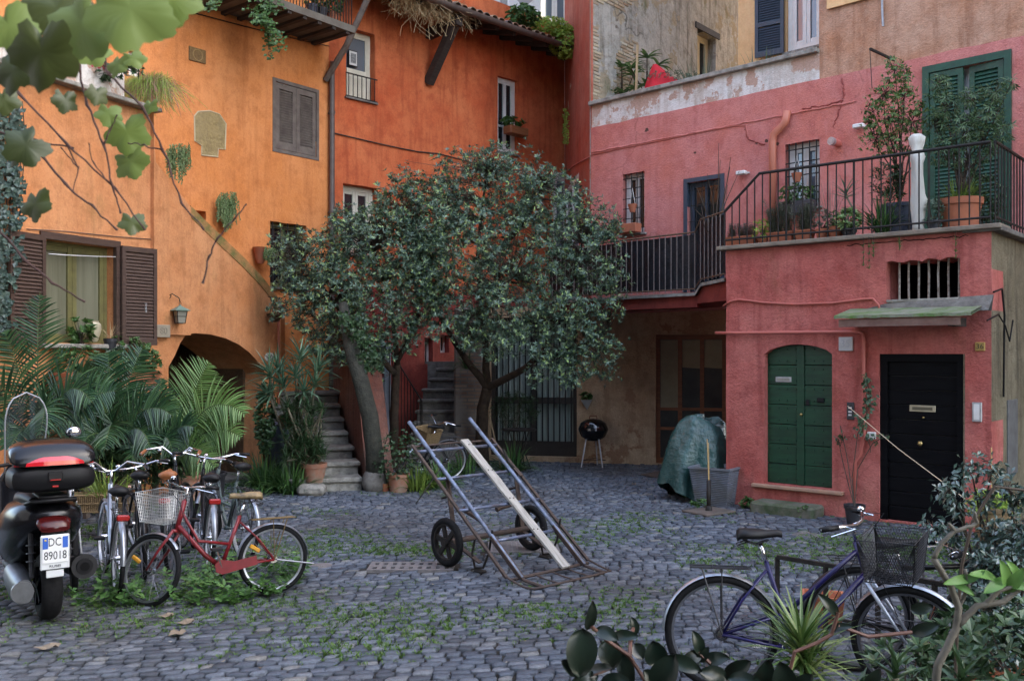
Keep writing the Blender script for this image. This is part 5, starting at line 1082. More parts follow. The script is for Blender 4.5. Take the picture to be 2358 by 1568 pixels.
# ivy from the balcony and plants on it
vp = thing('hanging_vine', 'green ivy strand hanging from the wooden balcony at the top', 'ivy', L0.pt(*L0.hit(610, 20), -.9)); mb = MB(); st = MB()
def vine(px0, py0, px1, py1, wd, n, off, L=.07, wall=L0):
    for i in range(n):
        t_ = R.random(); px, py = px0 + (px1 - px0) * t_ + R.gauss(0, wd * (1 - .6 * t_)), py0 + (py1 - py0) * t_; p = wall.pt(*wall.hit(px, py, off), off + R.uniform(-.15, .1)); mb.leaf(p, V((R.uniform(-1, 1), -.5, -.5)), V((.2, -1, .3)), L * R.uniform(.7, 1.2), L * R.uniform(.7, 1), .12)
    st.tube([wall.pt(*wall.hit(px0 + (px1 - px0) * k / 8 + 5 * math.sin(k * 2), py0 + (py1 - py0) * k / 8, off), off) for k in range(9)], .005, 4)
vine(620, -10, 600, 55, 20, 260, -.9); vine(612, 50, 628, 105, 9, 90, -.9); vine(630, 70, 645, 118, 8, 40, -.9); vine(492, -10, 487, 25, 6, 40, -.9); vine(622, 100, 620, 135, 5, 14, -.9)
mb.build('leaves', mLeafMid, vp); st.build('stems', mTwig, vp)
for k, px in enumerate((700, 722, 748)): pp = pot('potted_plant', ('green plant in a grey pot on the balcony', 'green plant in a dark pot on the balcony', 'green plant in a clay pot at the balcony end')[k], L0.pt(L0.S(px, -.5), 7.742, -.72), .1, .2, (mPotBlue, mPotBlk, mTerr)[k], cat='potted plant'); bushy('', '', L0.pt(L0.S(px, -.5), 8.08, -.72), .2, 60, .06, .035, mLeafMid, root=pp, base=L0.pt(L0.S(px, -.5), 7.9, -.72), stems=3)
# dry grass thatch over the gutter, green weeds on the roof
dg_ = thing('dry_vine', 'straw coloured dead creeper hanging over the dark eave', 'dead creeper', R0.pt(R0.S(1000), 8.9, -.7)); mb = MB()
def r0at(px, py, off): s_, z = R0.hit(px, py, off); return R0.pt(s_, z, off)
for i in range(1100):
    px = R.uniform(915, 1075); top = -18 + (px - 930) * .28 + R.uniform(-12, 12); p = r0at(px, top, -.7 + R.uniform(-.12, .1)); q = p + V((R.gauss(0, .12), R.gauss(0, .1), -R.uniform(.0, .22))); r_ = q + V((R.gauss(0, .14), R.gauss(0, .08), -R.uniform(.02, .28))); mb.tube([p, q, r_], .0035, 3, cap=False)
for k in range(14): p = r0at(R.uniform(940, 1070), 30, -.75); q = p + V((R.gauss(0, .1), 0, -.25)); mb.tube([p, q, q + V((R.gauss(0, .1), 0, -R.uniform(.1, .3)))], .004, 3, cap=False)
mb.build('stems', mDry, dg_)
def roofweed(label, px, py, rx, rz, n, m, L=.06, W=.04, off=-.75): return bushy('roof_weed', label, r0at(px, py, off), (rx, .35, rz), n, L, W, m, base=r0at(px, py + 18, off), stems=3)
roofweed('dark green broad leaved weed below the air conditioner', 1205, 40, .36, .24, 120, mLeafMid, .1, .08); roofweed('lime green feathery weeds along the tiled roof', 1262, 68, .5, .24, 700, mLeafLime, .055, .028)
roofweed('lime green feathery bush hanging at the end of the gutter', 1305, 98, .38, .36, 800, mLeafLime, .055, .028, off=-1.0)
# weeds among the bicycles
wd_ = MB(); 
def weed(x, y, h, L): 
    top = V((x + R.gauss(0, .05), y + R.gauss(0, .05), h)); 
    for k in range(3): z = h * (.45 + .27 * k); whorl(wd_, V((x, y, 0)).lerp(top, z / h), V((R.gauss(0, .3), R.gauss(0, .3), 1)), 4, L, L * .62, spread=1.0, droop=.15, fold=.1)
for i in range(330):
    x, y = R.uniform(-3.7, -1.9), R.uniform(7.5, 9.0)
    if x > -2.2 and y < 7.75: continue
    if noise.noise(V((x * 1.4, y * 1.4, 2))) > -.18: weed(x, y, R.uniform(.04, .22), R.uniform(.035, .075))
tag(wd_.build('weeds', leafmat('weed_leaf', (.045, .12, .025), (.08, .18, .04), (.12, .24, .06), rough=.5, trans=.25)), 'leafy green weeds growing under and around the parked bicycles', 'weeds', kind='stuff')
# weeds along the annex wall
for k, (px, py, n, lab) in enumerate(((1722, 1170, 40, 'small leafy weed beside the grey square planter'), (1778, 1152, 30, 'small weed at the left end of the stone step'), (1858, 1192, 24, 'small weed in front of the stone step'), (1610, 1172, 26, 'small fern like weed under the post base'), (1578, 1148, 20, 'tiny weed by the tarpaulin edge'))): bushy('weed', lab, G(px, py) + V((0, 0, .07)), (.12, .07, .07), n, .05, .03, mLeafMid, base=G(px, py), stems=0, group='weeds along the annex wall')
# ------------------------------------------------------------------ terrace garden on the annex
TZ = 3.52
def B(px, off, z=TZ): return BF.pt(BF.S(px, off), z, off)
def trough(label, px0, px1, off, h, m, plant, pm, L=.05, W=.02, ph=.2, n=120, group='clay troughs along the terrace edge', z=TZ):
    s0, s1 = BF.S(px0, off), BF.S(px1, off); root = thing('planter', label, 'planter', BF.pt((s0 + s1) / 2, z, off), group=group); m_ = MB(BF.fr(0, 0)); y0, y1 = off - .09, off + .09
    m_.add([(s0 + .02, y0 + .02, z), (s1 - .02, y0 + .02, z), (s1 - .02, y1 - .02, z), (s0 + .02, y1 - .02, z), (s0, y0, z + h), (s1, y0, z + h), (s1, y1, z + h), (s0, y1, z + h)], [(3, 2, 1, 0), (0, 1, 5, 4), (1, 2, 6, 5), (2, 3, 7, 6), (3, 0, 4, 7)]); m_.box((s0 - .008, y0 - .008, z + h - .02), (s1 + .008, y0 + .0, z + h)); m_.build('trough', m, root)
    m_ = MB(BF.fr(0, 0)); m_.quad((s0 + .005, y0 + .005, z + h - .03), (s1 - .005, y0 + .005, z + h - .03), (s1 - .005, y1 - .005, z + h - .03), (s0 + .005, y1 - .005, z + h - .03)); m_.build('soil', mSoil, root)
    if plant == 'sprig':
        mb = MB()
        for i in range(n):
            p = BF.pt(R.uniform(s0 + .03, s1 - .03), z + h, off + R.uniform(-.06, .06)); hh = ph * R.uniform(.4, 1.2); d = V((R.gauss(0, .18), R.gauss(0, .18), 1)).normalized()
            for k in range(int(hh / .022)): whorl(mb, p + d * k * .022, d, 4, L, W, spread=.9)
        mb.build('foliage', pm, root)
    else: bushy('', '', BF.pt((s0 + s1) / 2, z + h + ph * .45, off), ((s1 - s0) * .5, .13, ph * .6), n, L, W, pm, root=root, stems=2, base=BF.pt((s0 + s1) / 2, z + h, off))
    return root
mSage = leafmat('sage_leaf', (.12, .14, .10), (.2, .2, .16), (.09, .12, .06), rough=.7)
trough('clay trough of purplish heather at the lower end of the terrace', 1676, 1742, .12, .13, mTerr, 'sprig', leafmat('heather', (.16, .12, .13), (.10, .12, .06), rough=.7), .03, .012, .18, 110)
trough('clay trough of tall rosemary near the terrace bend', 1772, 1830, .12, .14, mTerr, 'sprig', mSage, .06, .014, .42, 40)
trough('clay trough of grey sprigs right of the rosemary', 1836, 1872, .12, .14, mTerr, 'sprig', mSage, .06, .015, .32, 34)
for lab, px, off, r, h, m, ph, n, L_, pm in (('lime green cushion plant between the two left troughs', 1757, .08, .07, .1, mTerr, .22, 60, .05, mLeafLime), ('clay pot of grey lavender in front of the barred window', 1893, .14, .08, .14, mTerr, .25, 50, .05, mSage), ('clay pot with a thin plant on the terrace edge', 1925, .12, .09, .15, mTerr, .2, 40, .04, mLeafMid), ('pale green leafy plant spreading over the terrace edge', 1955, .06, .09, .1, mPotBlk, .25, 150, .055, leafmat('pale_leaf', (.2, .32, .12), (.28, .4, .16), rough=.5, trans=.2))):
    pp = pot('potted_plant', lab, B(px, off), r, h, m, cat='potted plant'); bushy('', '', B(px, off) + V((0, 0, h + ph * .4)), (.16, .12, ph * .6), n, L_, L_ * .5, pm, root=pp, base=B(px, off) + V((0, 0, h)), stems=3)
pp = pot('potted_plant', 'spiky aloe on a bare stem on the terrace', B(1948, .35), .09, .15, mTerr, cat='potted plant'); aloe(pp, [(B(1948, .35) + V((0, 0, .62)), (0, 0, 1))], .26, .022, 16, mAloe, base=B(1948, .35) + V((0, 0, .12)))
pp = pot('potted_plant', 'low twiggy plant with long curved twigs in a clay pot on the terrace', B(1912, .4), .08, .14, mTerr, cat='potted plant'); straps('', '', B(1912, .4) + V((0, 0, .12)), 20, .8, .008, mLeafGrey, rad=.03, root=pp, droop=.3, tilt=.35)
ub = pot('potted_tree', 'slender weeping fig tree in a big blue grey pot on the terrace', B(2072, .55), .21, .42, mPotBlue, cat='potted tree', rim=.02, r2=.17)
def Q(px, py, off): return BF.pt(*BF.hit(px, py, off), off)
def crownpts(root, lumps, base, n, L, W, m, droop=.6, off=.55, nw=4, tws=1.0):
    mb = MB(); tw = MB(); wsum = sum(l[2] ** 2 for l in lumps)
    for (px, py, r_) in lumps:
        c = Q(px, py, off); rw = r_ / F * c.y; tw.tube([base, base.lerp(c, .35) + RV(.05) + V((0, 0, .15)), base.lerp(c, .7) + RV(.05), c], .012, 5, rs=[.014, .010, .007, .004])
        for i in range(int(n * r_ * r_ / wsum)):
            d = sph() * R.uniform(.2, 1) ** .6; p = c + d * rw; tw.tube([c.lerp(p, .1), p + V((0, 0, .02))], .0025, 3, cap=False); whorl(mb, p, d + V((0, 0, -.2)), nw, L, W, spread=1, droop=droop)
    mb.build('crown', m, root); tw.build('trunk', mBark, root)
crownpts(ub, [(2060, 160, 32), (2035, 215, 38), (2080, 225, 34), (2050, 275, 42), (2100, 280, 38), (2010, 255, 26), (2015, 320, 36), (2060, 335, 34), (2105, 335, 26), (2000, 285, 22), (2085, 180, 22), (2120, 250, 20)], B(2072, .55) + V((0, 0, .4)), 520, .055, .024, leafmat('fig_leaf', (.04, .10, .02), (.09, .17, .035), (.16, .22, .06), rough=.4, trans=.2))
bushy('', '', Q(2045, 420, .5), (.22, .15, .28), 120, .09, .02, mLeafDark, root=ub, part='lower_foliage', stems=0)
straps('strap_plant', 'dark strap leaved plant beside the big blue grey pot', B(2030, .4) + V((0, 0, .05)), 90, .55, .025, mStrap, rad=.1, droop=1.4)
ub2 = pot('potted_tree', 'leafy oleander in a large ribbed terracotta pot in front of the green shutters', B(2212, .5), .24, .40, mTerr, cat='potted tree', rim=.035, r2=.19)
crownpts(ub2, [(2160, 200, 30), (2180, 250, 36), (2150, 290, 32), (2240, 230, 34), (2275, 270, 36), (2220, 300, 40), (2290, 215, 26), (2330, 190, 16), (2170, 345, 34), (2270, 330, 34), (2230, 370, 30), (2310, 300, 24)], B(2212, .5) + V((0, 0, .38)), 420, .10, .016, leafmat('oleander_leaf', (.03, .07, .025), (.06, .12, .04), (.11, .17, .07), rough=.45, trans=.15), off=.5, nw=6)
straps('', '', B(2212, .5) + V((0, 0, .38)), 120, .34, .014, mStrapY, rad=.16, root=ub2, part='spider_plant', droop=1.6, tilt=1)
bushy('shrub', 'small dark shrub at the terrace corner behind the railing', B(2262, .8) + V((0, 0, .45)), (.3, .2, .35), 160, .07, .025, mLeafDark, base=B(2262, .8))
pp = pot('potted_plant', 'low dark leafy pot plant between the white post and the terracotta pot', B(2150, .25), .08, .14, mPotBlk, cat='potted plant'); bushy('', '', B(2150, .25) + V((0, 0, .24)), (.13, .1, .16), 60, .06, .02, mLeafGrey, root=pp, base=B(2150, .25) + V((0, 0, .12)), stems=2)
for k, (px, L_) in enumerate(((1985, .3), (1998, .34), (2008, .2), (2195, .28), (2068, .14))): 
    p0 = B(px, -.02); root = thing('trailing_plant', ('thin stem with green tufts left of the post of the terrace', 'longest thin stem with a green tuft below the terrace edge', 'short trailing tuft at the terrace edge', 'feathery trailing plant below the large terracotta pot', 'tiny trailing tuft below the blue grey pot')[k], 'plant', p0, group='trailing plants over the terrace edge'); mb = MB()
    q = p0 + V((-.03, -.12, -.05)); mb.tube([p0, q, q + V((0, 0, -L_ - .05))], .003, 4)
    for z in range(4): straps('', '', q + V((0, 0, -L_ * (z + 1) / 4 - .04)), 10, .07, .008, mLeafMid, rad=.01, root=root, part='tuft', droop=1.2, tilt=1, seg=3)
    mb.build('stem', mTwig, root)
bs_ = thing('bare_shrub', 'leafless branching shrub in front of the dark blue framed door', 'shrub', P(1640, 560, 14.4)); m_ = MB(); bb = P(1645, 545, 14.6)
for tip in ((1590, 470), (1604, 430), (1683, 362), (1655, 330), (1628, 400), (1702, 395), (1612, 500), (1670, 430)): c = P(tip[0], tip[1], 14.6 + R.uniform(-.3, .3)); mm = bb.lerp(c, .5) + RV(.06); m_.tube([bb, mm, c], .008, 5, rs=[.012, .008, .004]); m_.tube([mm, mm + (c - bb) * .3 + RV(.12)], .004, 4)
m_.build('branches', mTwig, bs_)
# window box below the gridded window, clay box below the small window
for lab, r_, m, pm, h in (('dark window box full of flowering greens below the gridded window', u3, mPotBlk, mLeafMid, .2), ('plain terracotta window box below the small barred window', u1, mTerr, None, .16)):
    root = thing('window_box', lab, 'window box', U.pt((r_[0] + r_[2]) / 2, r_[1], -.12)); m_ = MB(U.fr(0, 0)); z = r_[1] - (.12 if pm else .012); m_.box((r_[0] + .0, -.24, z), (r_[2] - .02, -.055, z + h), .01); m_.build('box', m, root)
    if pm: bushy('', '', U.pt((r_[0] + r_[2]) / 2, z + h + .1, -.15), (.32, .12, .16), 130, .05, .03, pm, root=root, stems=2, base=U.pt((r_[0] + r_[2]) / 2, z + h, -.15))
hg = [('clay hanging pot in the gridded window', u3, 1842, 410, mTerr), ('small clay hanging pot in the barred window', u1, 1464, 480, mTerr)]
for lab, r_, px, py, m in hg: root = thing('hanging_pot', lab, 'hanging pot', U.pt(*U.hit(px, py), -.1)); m_ = MB(U.fr(*U.hit(px, py), -.1)); m_.lathe([(0, -.08), (.045, -.08), (.08, .04), (.085, .06), (.07, .06), (0, .04)], 16); m_.build('pot', m, root, smooth=True); m_ = MB(U.fr(*U.hit(px, py), -.1)); m_.tube([(-.06, 0, .05), (0, 0, .35), (.06, 0, .05)], .004, 4); m_.build('hanger', mWhite, root)
# loquat plants, reeds behind the parapet
for k, (px, py) in enumerate(((1432, 185), (1490, 165))):
    root = thing('loquat', ('left broad leaved sapling behind the white parapet', 'right broad leaved sapling beside the red cloth')[k], 'sapling', U.pt(U.S(px, 1.0), 6.13, 1.0), group='saplings behind the parapet'); m_ = MB(); mb = MB(); c = U.pt(*U.hit(px, py, 1.0), 1.0); m_.tube([U.pt(U.S(px, 1.0), 6.13, 1.0), c], .02, 6)
    for dx, dz in ((0, .25), (-.3, .05), (.22, .1), (0, -.3), (-.2, -.35)): q = c + V((dx, 0, dz)); m_.tube([c + V((0, 0, -.5)), q], .01, 4); [mb.blade(q, V((math.cos(a), math.sin(a), R.uniform(.1, .9))), .32, .075, .9, 4, fold=.2) for a in [R.uniform(0, 6.3) for _ in range(11)]]
    m_.build('stem', mBark, root); mb.build('leaves', leafmat('broad_leaf' + str(k), (.04, .10, .03), (.10, .19, .05), (.15, .25, .08), rough=.45, trans=.15), root)
straps('reed_plant', 'grey green grassy reeds in front of the old window behind the parapet', U.pt(U.S(1615, .8), 6.2, .8), 110, 1.1, .022, mLeafGrey, rad=.25, droop=.9, tilt=.7)
straps('grass_tuft', 'small grassy tuft on the parapet below the dark shutter', U.pt(U.S(1765, .5), 6.6, .5), 90, .5, .014, mLeafGrey, rad=.3, droop=.8, tilt=1)
bushy('shrub', 'low grey leaved plant right of the red cloth behind the parapet', U.pt(*U.hit(1550, 180, .8), .8), (.5, .2, .12), 80, .07, .02, mLeafGrey, stems=0)
m_ = MB(); m_.bar(U.pt(U.S(1462, .7), 6.13, .7), U.pt(*U.hit(1468, 104, .7), .7), .05, .02); tag(m_.build('wooden_pole', mat('pale_timber', (.5, .36, .2), .8)), 'pale timber pole standing between the two saplings', 'pole')
rc = thing('red_parasol', 'folded bright red parasol cloth behind the white parapet', 'parasol', U.pt(U.S(1525, .7), 6.13, .7)); m_ = MB(); tp = U.pt(*U.hit(1508, 150, .7), .7); m_.tube([U.pt(U.S(1520, .7), 6.13, .7), tp], .02, 6); m_.build('pole', mIron, rc)
m_ = MB(); vs = []; n_ = 18
for i in range(9):
    t_ = i / 8; cpt = tp.lerp(U.pt(*U.hit(1535, 205, .7), .7), t_); rr_ = .03 + .34 * t_
    for k in range(n_): an = 2 * PI * k / n_; f_ = rr_ * (1 + .22 * math.sin(an * 5 + t_)); vs.append((cpt.x + f_ * math.cos(an), cpt.y + .4 * f_ * math.sin(an), cpt.z + .02 * math.sin(an * 3)))
m_.add(vs, [(i * n_ + k, i * n_ + (k + 1) % n_, (i + 1) * n_ + (k + 1) % n_, (i + 1) * n_ + k) for i in range(8) for k in range(n_)]); m_.build('canopy', vary('red_cloth', (.55, .015, .025), (.42, .01, .02), .8, 4, .2), rc, smooth='all')
# planter box on the red house's right window
root = thing('window_box', 'brown timber window box with a leafy sprig on the tall white window', 'window box', R0.pt(*R0.hit(1170, 300), -.15)); s_, z = R0.hit(1160, 312); m_ = MB(R0.fr(s_, z, -.16)); m_.box((-.08, -.14, 0), (.46, .1, .17), .01); m_.build('box', mWoodRed, root); bushy('', '', R0.pt(s_ + .15, z + .26, -.17), (.26, .1, .12), 26, .11, .09, mLeafMid, root=root, base=R0.pt(s_ + .15, z + .15, -.17), stems=3)
# moss streak / creeper on the pillar
mb = MB()
for i in range(260): px = 1302 + R.gauss(0, 4) ; py = R.uniform(250, 330); p = PW.pt(*PW.hit(px + 3, py), -.02 - R.random() * .03) ; mb.leaf(p, RV() + V((0, 0, -.5)), V((0, -1, 0)), .05, .035, .1)
tag(mb.build('wall_moss', mLeafLime), 'lime green moss streak down the corner of the red orange house', 'moss', kind='stuff')
# dark bushy plant in front of the curtained front, cafe table nearby
bushy('shrub', 'feathery dark green shrub in front of the curtains', P(1185, 945, 16.9), (.48, .25, .36), 500, .06, .012, leafmat('feather_leaf', (.015, .045, .012), (.03, .07, .02), rough=.5), base=G(1185, 1085))
straps('hanging_grass', 'drooping grassy plant hanging by the brick pier', P(1075, 850, 16.2), 60, .5, .016, mStrap, rad=.05, droop=2.6, tilt=1)
# ================================================================== BICYCLES
mRimD = mat('dull_rim', (.13, .135, .15), .4, .6)
mOldBrass = mat('dull_brass', (.12, .08, .035), .5, .7)
mTyre = vary('tyre_rubber', (.007, .007, .008), (.014, .014, .014), .85, 30, .2, spec=.15)
mRimS = mat('alloy_rim', (.36, .37, .39), .35, .85); mSpoke = mat('spoke_steel', (.2, .2, .22), .4, .8); mChrome = mat('chrome', (.7, .71, .73), .15, 1.0)
mGuard = vary('brushed_mudguard', (.36, .38, .41), (.26, .28, .31), .35, 6, 0, metal=.8)
mRedP = vary('dark_red_paint', (.20, .012, .018), (.13, .012, .014), .35, 8, .05); mPurple = vary('blue_violet_paint', (.012, .010, .085), (.010, .008, .05), .3, 8, .05)
mBlackP = mat('black_bike_paint', (.006, .006, .007), .35, 0, .3); mSilverP = vary('silver_blue_paint', (.42, .45, .5), (.34, .37, .43), .3, 7, .05, metal=.5); mGreenP = vary('grey_green_paint', (.10, .13, .12), (.07, .09, .085), .4, 7, .05)
mWhiteP = vary('white_bike_paint', (.6, .6, .6), (.5, .5, .5), .4, 8, .05); mBrownL = vary('tan_leather', (.28, .10, .035), (.22, .08, .03), .5, 10, .1); mTan = vary('worn_tan_saddle', (.02, .02, .022), (.34, .24, .11), .5, 9, .1)
mAmber = mat('amber_reflector', (.6, .28, .02), .3); mRedL = mat('red_reflector', (.28, .010, .008), .25); mWire = mat('zinc_wire', (.5, .5, .48), .4, .6); mMesh = mat('black_wire', (.015, .015, .018), .5)
Rx = lambda a: Matrix.Rotation(a, 4, 'X'); Ry = lambda a: Matrix.Rotation(a, 4, 'Y'); Rz = lambda a: Matrix.Rotation(a, 4, 'Z'); T_ = Matrix.Translation
def wheel(root, c, r, tw, X=None, rim=mRimS, n=32, refl=False, bigrim=False):
    """wheel in the x-z plane centred on c; X: extra transform (steering)"""
    X = X if X is not None else Matrix.Identity(4); M_ = X @ T_(c)
    w = MB(M_); w.cyl((0, -.03, 0), (0, .03, 0), .022, 12); w.cyl((0, -.05, 0), (0, .05, 0), .008, 8); w.cyl((0, -.028, 0), (0, -.022, 0), .032, 12); w.cyl((0, .022, 0), (0, .028, 0), .032, 12); o = w.build('wheel', mChrome, root, smooth=True)
    m_ = MB(M_); m_.torus((0, 0, 0), (0, 1, 0), r - tw, tw, 48, 8); m_.build('tyre', mTyre, o, smooth='all')
    m_ = MB(M_); rr = r - tw * 1.9; ww = .016; vs = []; nn = 48
    for i in range(nn):
        a = 2 * PI * i / nn; ca, sa = math.cos(a), math.sin(a)
        for (q, y) in ((rr + .012, -ww), (rr - .012, -ww * .7), (rr - .012, ww * .7), (rr + .012, ww)): vs.append((q * ca, y, q * sa))
    m_.add(vs, [(i * 4 + k, i * 4 + (k + 1) % 4, ((i + 1) % nn) * 4 + (k + 1) % 4, ((i + 1) % nn) * 4 + k) for i in range(nn) for k in range(4)]); m_.build('rim', rim, o, smooth=True)
    m_ = MB(M_)
    for i in range(n):
        a = 2 * PI * i / n; s_ = 1 if i % 2 else -1; b = a + (.5 if (i // 2) % 2 else -.5); m_.tube([(.03 * math.cos(b), s_ * .024, .03 * math.sin(b)), ((rr - .01) * math.cos(a), 0, (rr - .01) * math.sin(a))], .0016, 3, cap=False)
    m_.build('spokes', mSpoke, o)
    if refl: m_ = MB(M_ @ Ry(-.6)); m_.box((r * .45, -.012, -.018), (r * .78, .012, .018), .008); m_.build('reflector', mAmber, o)
    return o
def guard(root, c, r, a0, a1, w, m, X=None):
    X = X if X is not None else Matrix.Identity(4); m_ = MB(X @ T_(c)); vs = []; n = 22; k_ = 5
    for i in range(n + 1):
        a = math.radians(a0 + (a1 - a0) * i / n)
        for k in range(k_): u = (k / (k_ - 1) - .5) * 2; q = r - .014 * u * u; vs.append((q * math.cos(a), u * w, q * math.sin(a)))
    m_.add(vs, [(i * k_ + k, i * k_ + k + 1, (i + 1) * k_ + k + 1, (i + 1) * k_ + k) for i in range(n) for k in range(k_ - 1)]); return m_.build('mudguard', m, root, smooth='all')
def saddle(root, p, m, pitch=0):
    X = T_(p) @ Ry(pitch); m_ = MB(X); n = 9; vs = []; prof = [(-.13, .06, .0), (-.11, .085, .012), (-.06, .088, .012), (0, .055, .008), (.06, .03, .008), (.11, .024, .012), (.14, .014, .004)]; k_ = 10
    for (x, w, dz) in prof:
        for k in range(k_): a = 2 * PI * k / k_; z = .042 * math.sin(a); z = z * (.6 if z < 0 else 1) ; vs.append((x, w * math.cos(a), dz + z * (1 if w > .03 else .7)))
    m_.add(vs, [(i * k_ + k, i * k_ + (k + 1) % k_, (i + 1) * k_ + (k + 1) % k_, (i + 1) * k_ + k) for i in range(len(prof) - 1) for k in range(k_)] + [tuple(range(k_ - 1, -1, -1)), tuple((len(prof) - 1) * k_ + k for k in range(k_))]); o = m_.build('saddle', m, root, smooth=70)
    m_ = MB(X)
    for s_ in (-1, 1): m_.tube([(-.09, s_ * .045, -.02), (-.02, s_ * .025, -.045), (.06, s_ * .015, -.02)], .004, 5); m_.tube([(-.10 + .035 * math.cos(t / 2.2), s_ * .05 + .01 * math.sin(t / 2.2), -.02 - .004 * t) for t in range(12)], .004, 4)
    m_.build('saddle_springs', mMesh, o); return o
def basket(root, X, w, d, h, m, wires=True, n=9, taper=.82, rad=.0018, diag=False, name='basket'):
    """open wire basket: w across (y), d forward (x)"""
    m_ = MB(X)
    def ring(z, k): return [(-d / 2 * k, -w / 2 * k, z), (d / 2 * k, -w / 2 * k, z), (d / 2 * k, w / 2 * k, z), (-d / 2 * k, w / 2 * k, z)]
    L_ = n if not diag else 14
    for i in range(L_ + 1):
        t = i / L_; k = taper + (1 - taper) * t; m_.tube(ring(h * t, k), rad * (2.4 if i in (0, L_) else 1), 4, closed=True)
    for side in range(4):
        b, t = ring(0, taper), ring(h, 1); nn = n + 5 if not diag else 20
        for i in range(nn + 1):
            f = i / nn; p = V(b[side]).lerp(V(b[(side + 1) % 4]), f); q = V(t[side]).lerp(V(t[(side + 1) % 4]), f)
            if diag:
                q2 = V(t[side]).lerp(V(t[(side + 1) % 4]), min(1, f + .35)); q3 = V(t[side]).lerp(V(t[(side + 1) % 4]), max(0, f - .35)); m_.tube([p, q2], rad, 3, cap=False); m_.tube([p, q3], rad, 3, cap=False)
            else: m_.tube([p, q], rad, 3, cap=False)
    bt = ring(0, taper)
    for i in range(9): f = i / 8; m_.tube([V(bt[0]).lerp(V(bt[1]), f), V(bt[3]).lerp(V(bt[2]), f)], rad, 3, cap=False)
    for i in range(9): f = i / 8; m_.tube([V(bt[0]).lerp(V(bt[3]), f), V(bt[1]).lerp(V(bt[2]), f)], rad, 3, cap=False)
    return m_.build(name, m, root)
def bicycle(label, rear, front, r, fm, style='step', steer=0, lean=0, bar='flat', gm=mBlackPl, sm=mBlackPl, guards=mGuard, rack=True, bask=None, tail=False, kick=True, chain=True, tw=.019, refl=False, sz=.84, hz=1.0, group='bicycles parked in the courtyard', lamp=False, rimm=mRimS):
    rear, front = V(rear), V(front); d = front - rear; wb = d.length; hd = math.atan2(d.y, d.x); X0 = T_(rear) @ Rz(hd) @ Rx(lean)
    t = thing('bicycle', label, 'bicycle', group=group, M=Matrix.Identity(4)); WM[t] = None
    bb = V((.43, 0, .27)); head_t = V((wb - .30, 0, hz - .18)); head_b = V((wb - .235, 0, r * 2 + .02)); axF = V((wb, 0, r)); axR = V((0, 0, r)); st = V((.27, 0, sz - .12)); 
    m_ = MB(); tb = .017
    m_.tube([head_b + (head_t - head_b) * -.05, head_t], .02, 10)
    if style == 'step': m_.tube([head_b + V((-.01, 0, .03)), V((wb * .55, 0, .38)), bb], .021, 10); m_.tube([head_b.lerp(head_t, .6), V((wb * .60, 0, .50)), st.lerp(bb, .55)], .013, 8)
    elif style == 'mixte': m_.tube([head_b + V((-.01, 0, .02)), bb + V((.05, 0, .05)), bb], .019, 10); m_.tube([head_t + V((.02, 0, -.04)), st.lerp(bb, .62)], .015, 8); [m_.tube([st.lerp(bb, .6) + V((0, s_ * .015, 0)), axR + V((0, s_ * .055, 0))], .009, 6) for s_ in (-1, 1)]
    else: m_.tube([head_b + V((-.01, 0, .02)), bb], .019, 10); m_.tube([head_t + V((.01, 0, -.03)), st], .016, 10)
    m_.tube([bb, st], .016, 10); m_.cyl(bb + V((0, -.04, 0)), bb + V((0, .04, 0)), .024, 10)
    for s_ in (-1, 1):
        m_.tube([bb + V((-.03, s_ * .03, 0)), axR + V((0, s_ * .06, 0))], .010, 6); m_.tube([st + V((0, s_ * .012, -.05)), V((.12, s_ * .045, r * 1.6)), axR + V((0, s_ * .06, 0))], .008, 6)
    fr_ = m_.build('frame', fm, t, smooth='all')
    m_ = MB(); m_.tube([st, st + (st - bb).normalized() * .12], .0125, 8); m_.build('seat_post', mChrome, t, smooth='all')
    sp = st + (st - bb).normalized() * .15; saddle(t, sp + V((.0, 0, .01)), sm, -.06)
    ax = (head_t - head_b).normalized(); S = T_(head_b) @ Matrix.Rotation(steer, 4, ax) @ T_(-head_b)
    m_ = MB(S)
    for s_ in (-1, 1): m_.tube([head_b + V((0, s_ * .045, -.015)), head_b.lerp(axF, .55) + V((.0, s_ * .06, 0)), axF + V((0, s_ * .055, 0))], .011, 8, rs=[.013, .011, .008])
    m_.tube([head_b + V((0, -.05, -.015)), head_b + V((0, .05, -.015))], .014, 8); m_.build('fork', mSilverP if style == 'mixte' else fm, t, smooth='all')
    hs_ = head_t + ax * .10; m_ = MB(S); m_.tube([head_t, hs_, hs_ + V((.05, 0, .02))], .012, 8); hb = hs_ + V((.05, 0, .02))
    W_ = .28
    if bar == 'flat': pts = [(-.14, -W_ - .02, .01), (-.03, -W_ + .08, .02), (0, -.06, 0), (0, .06, 0), (-.03, W_ - .08, .02), (-.14, W_ + .02, .01)]
    elif bar == 'swept': pts = [(-.24, -W_, .03), (-.12, -W_ + .01, .06), (-.01, -.14, .08), (0, -.04, 0), (0, .04, 0), (-.01, .14, .08), (-.12, W_ - .01, .06), (-.24, W_, .03)]
    else: pts = [(-.06, -W_ - .03, 0), (0, -.1, .0), (0, .1, 0), (-.06, W_ + .03, 0)]
    pts = [hb + V(p) for p in pts]; m_.tube(pts, .011, 8); hbo = m_.build('handlebar', mChrome, t, smooth='all')
    for e0, e1 in ((0, 1), (-1, -2)):
        m_ = MB(S); a, b = pts[e0], pts[e1]; b2 = a + (b - a).normalized() * .11; m_.tube([a, a.lerp(b2, .5), b2], .0165, 9); m_.build('grip', gm, hbo, smooth='all')
        m_ = MB(S); b3 = a + (b - a).normalized() * .15; m_.tube([b3, b3 + V((.06, 0, -.01)), a + V((.06, 0, -.035))], .005, 5); m_.build('brake_lever', mChrome, hbo)
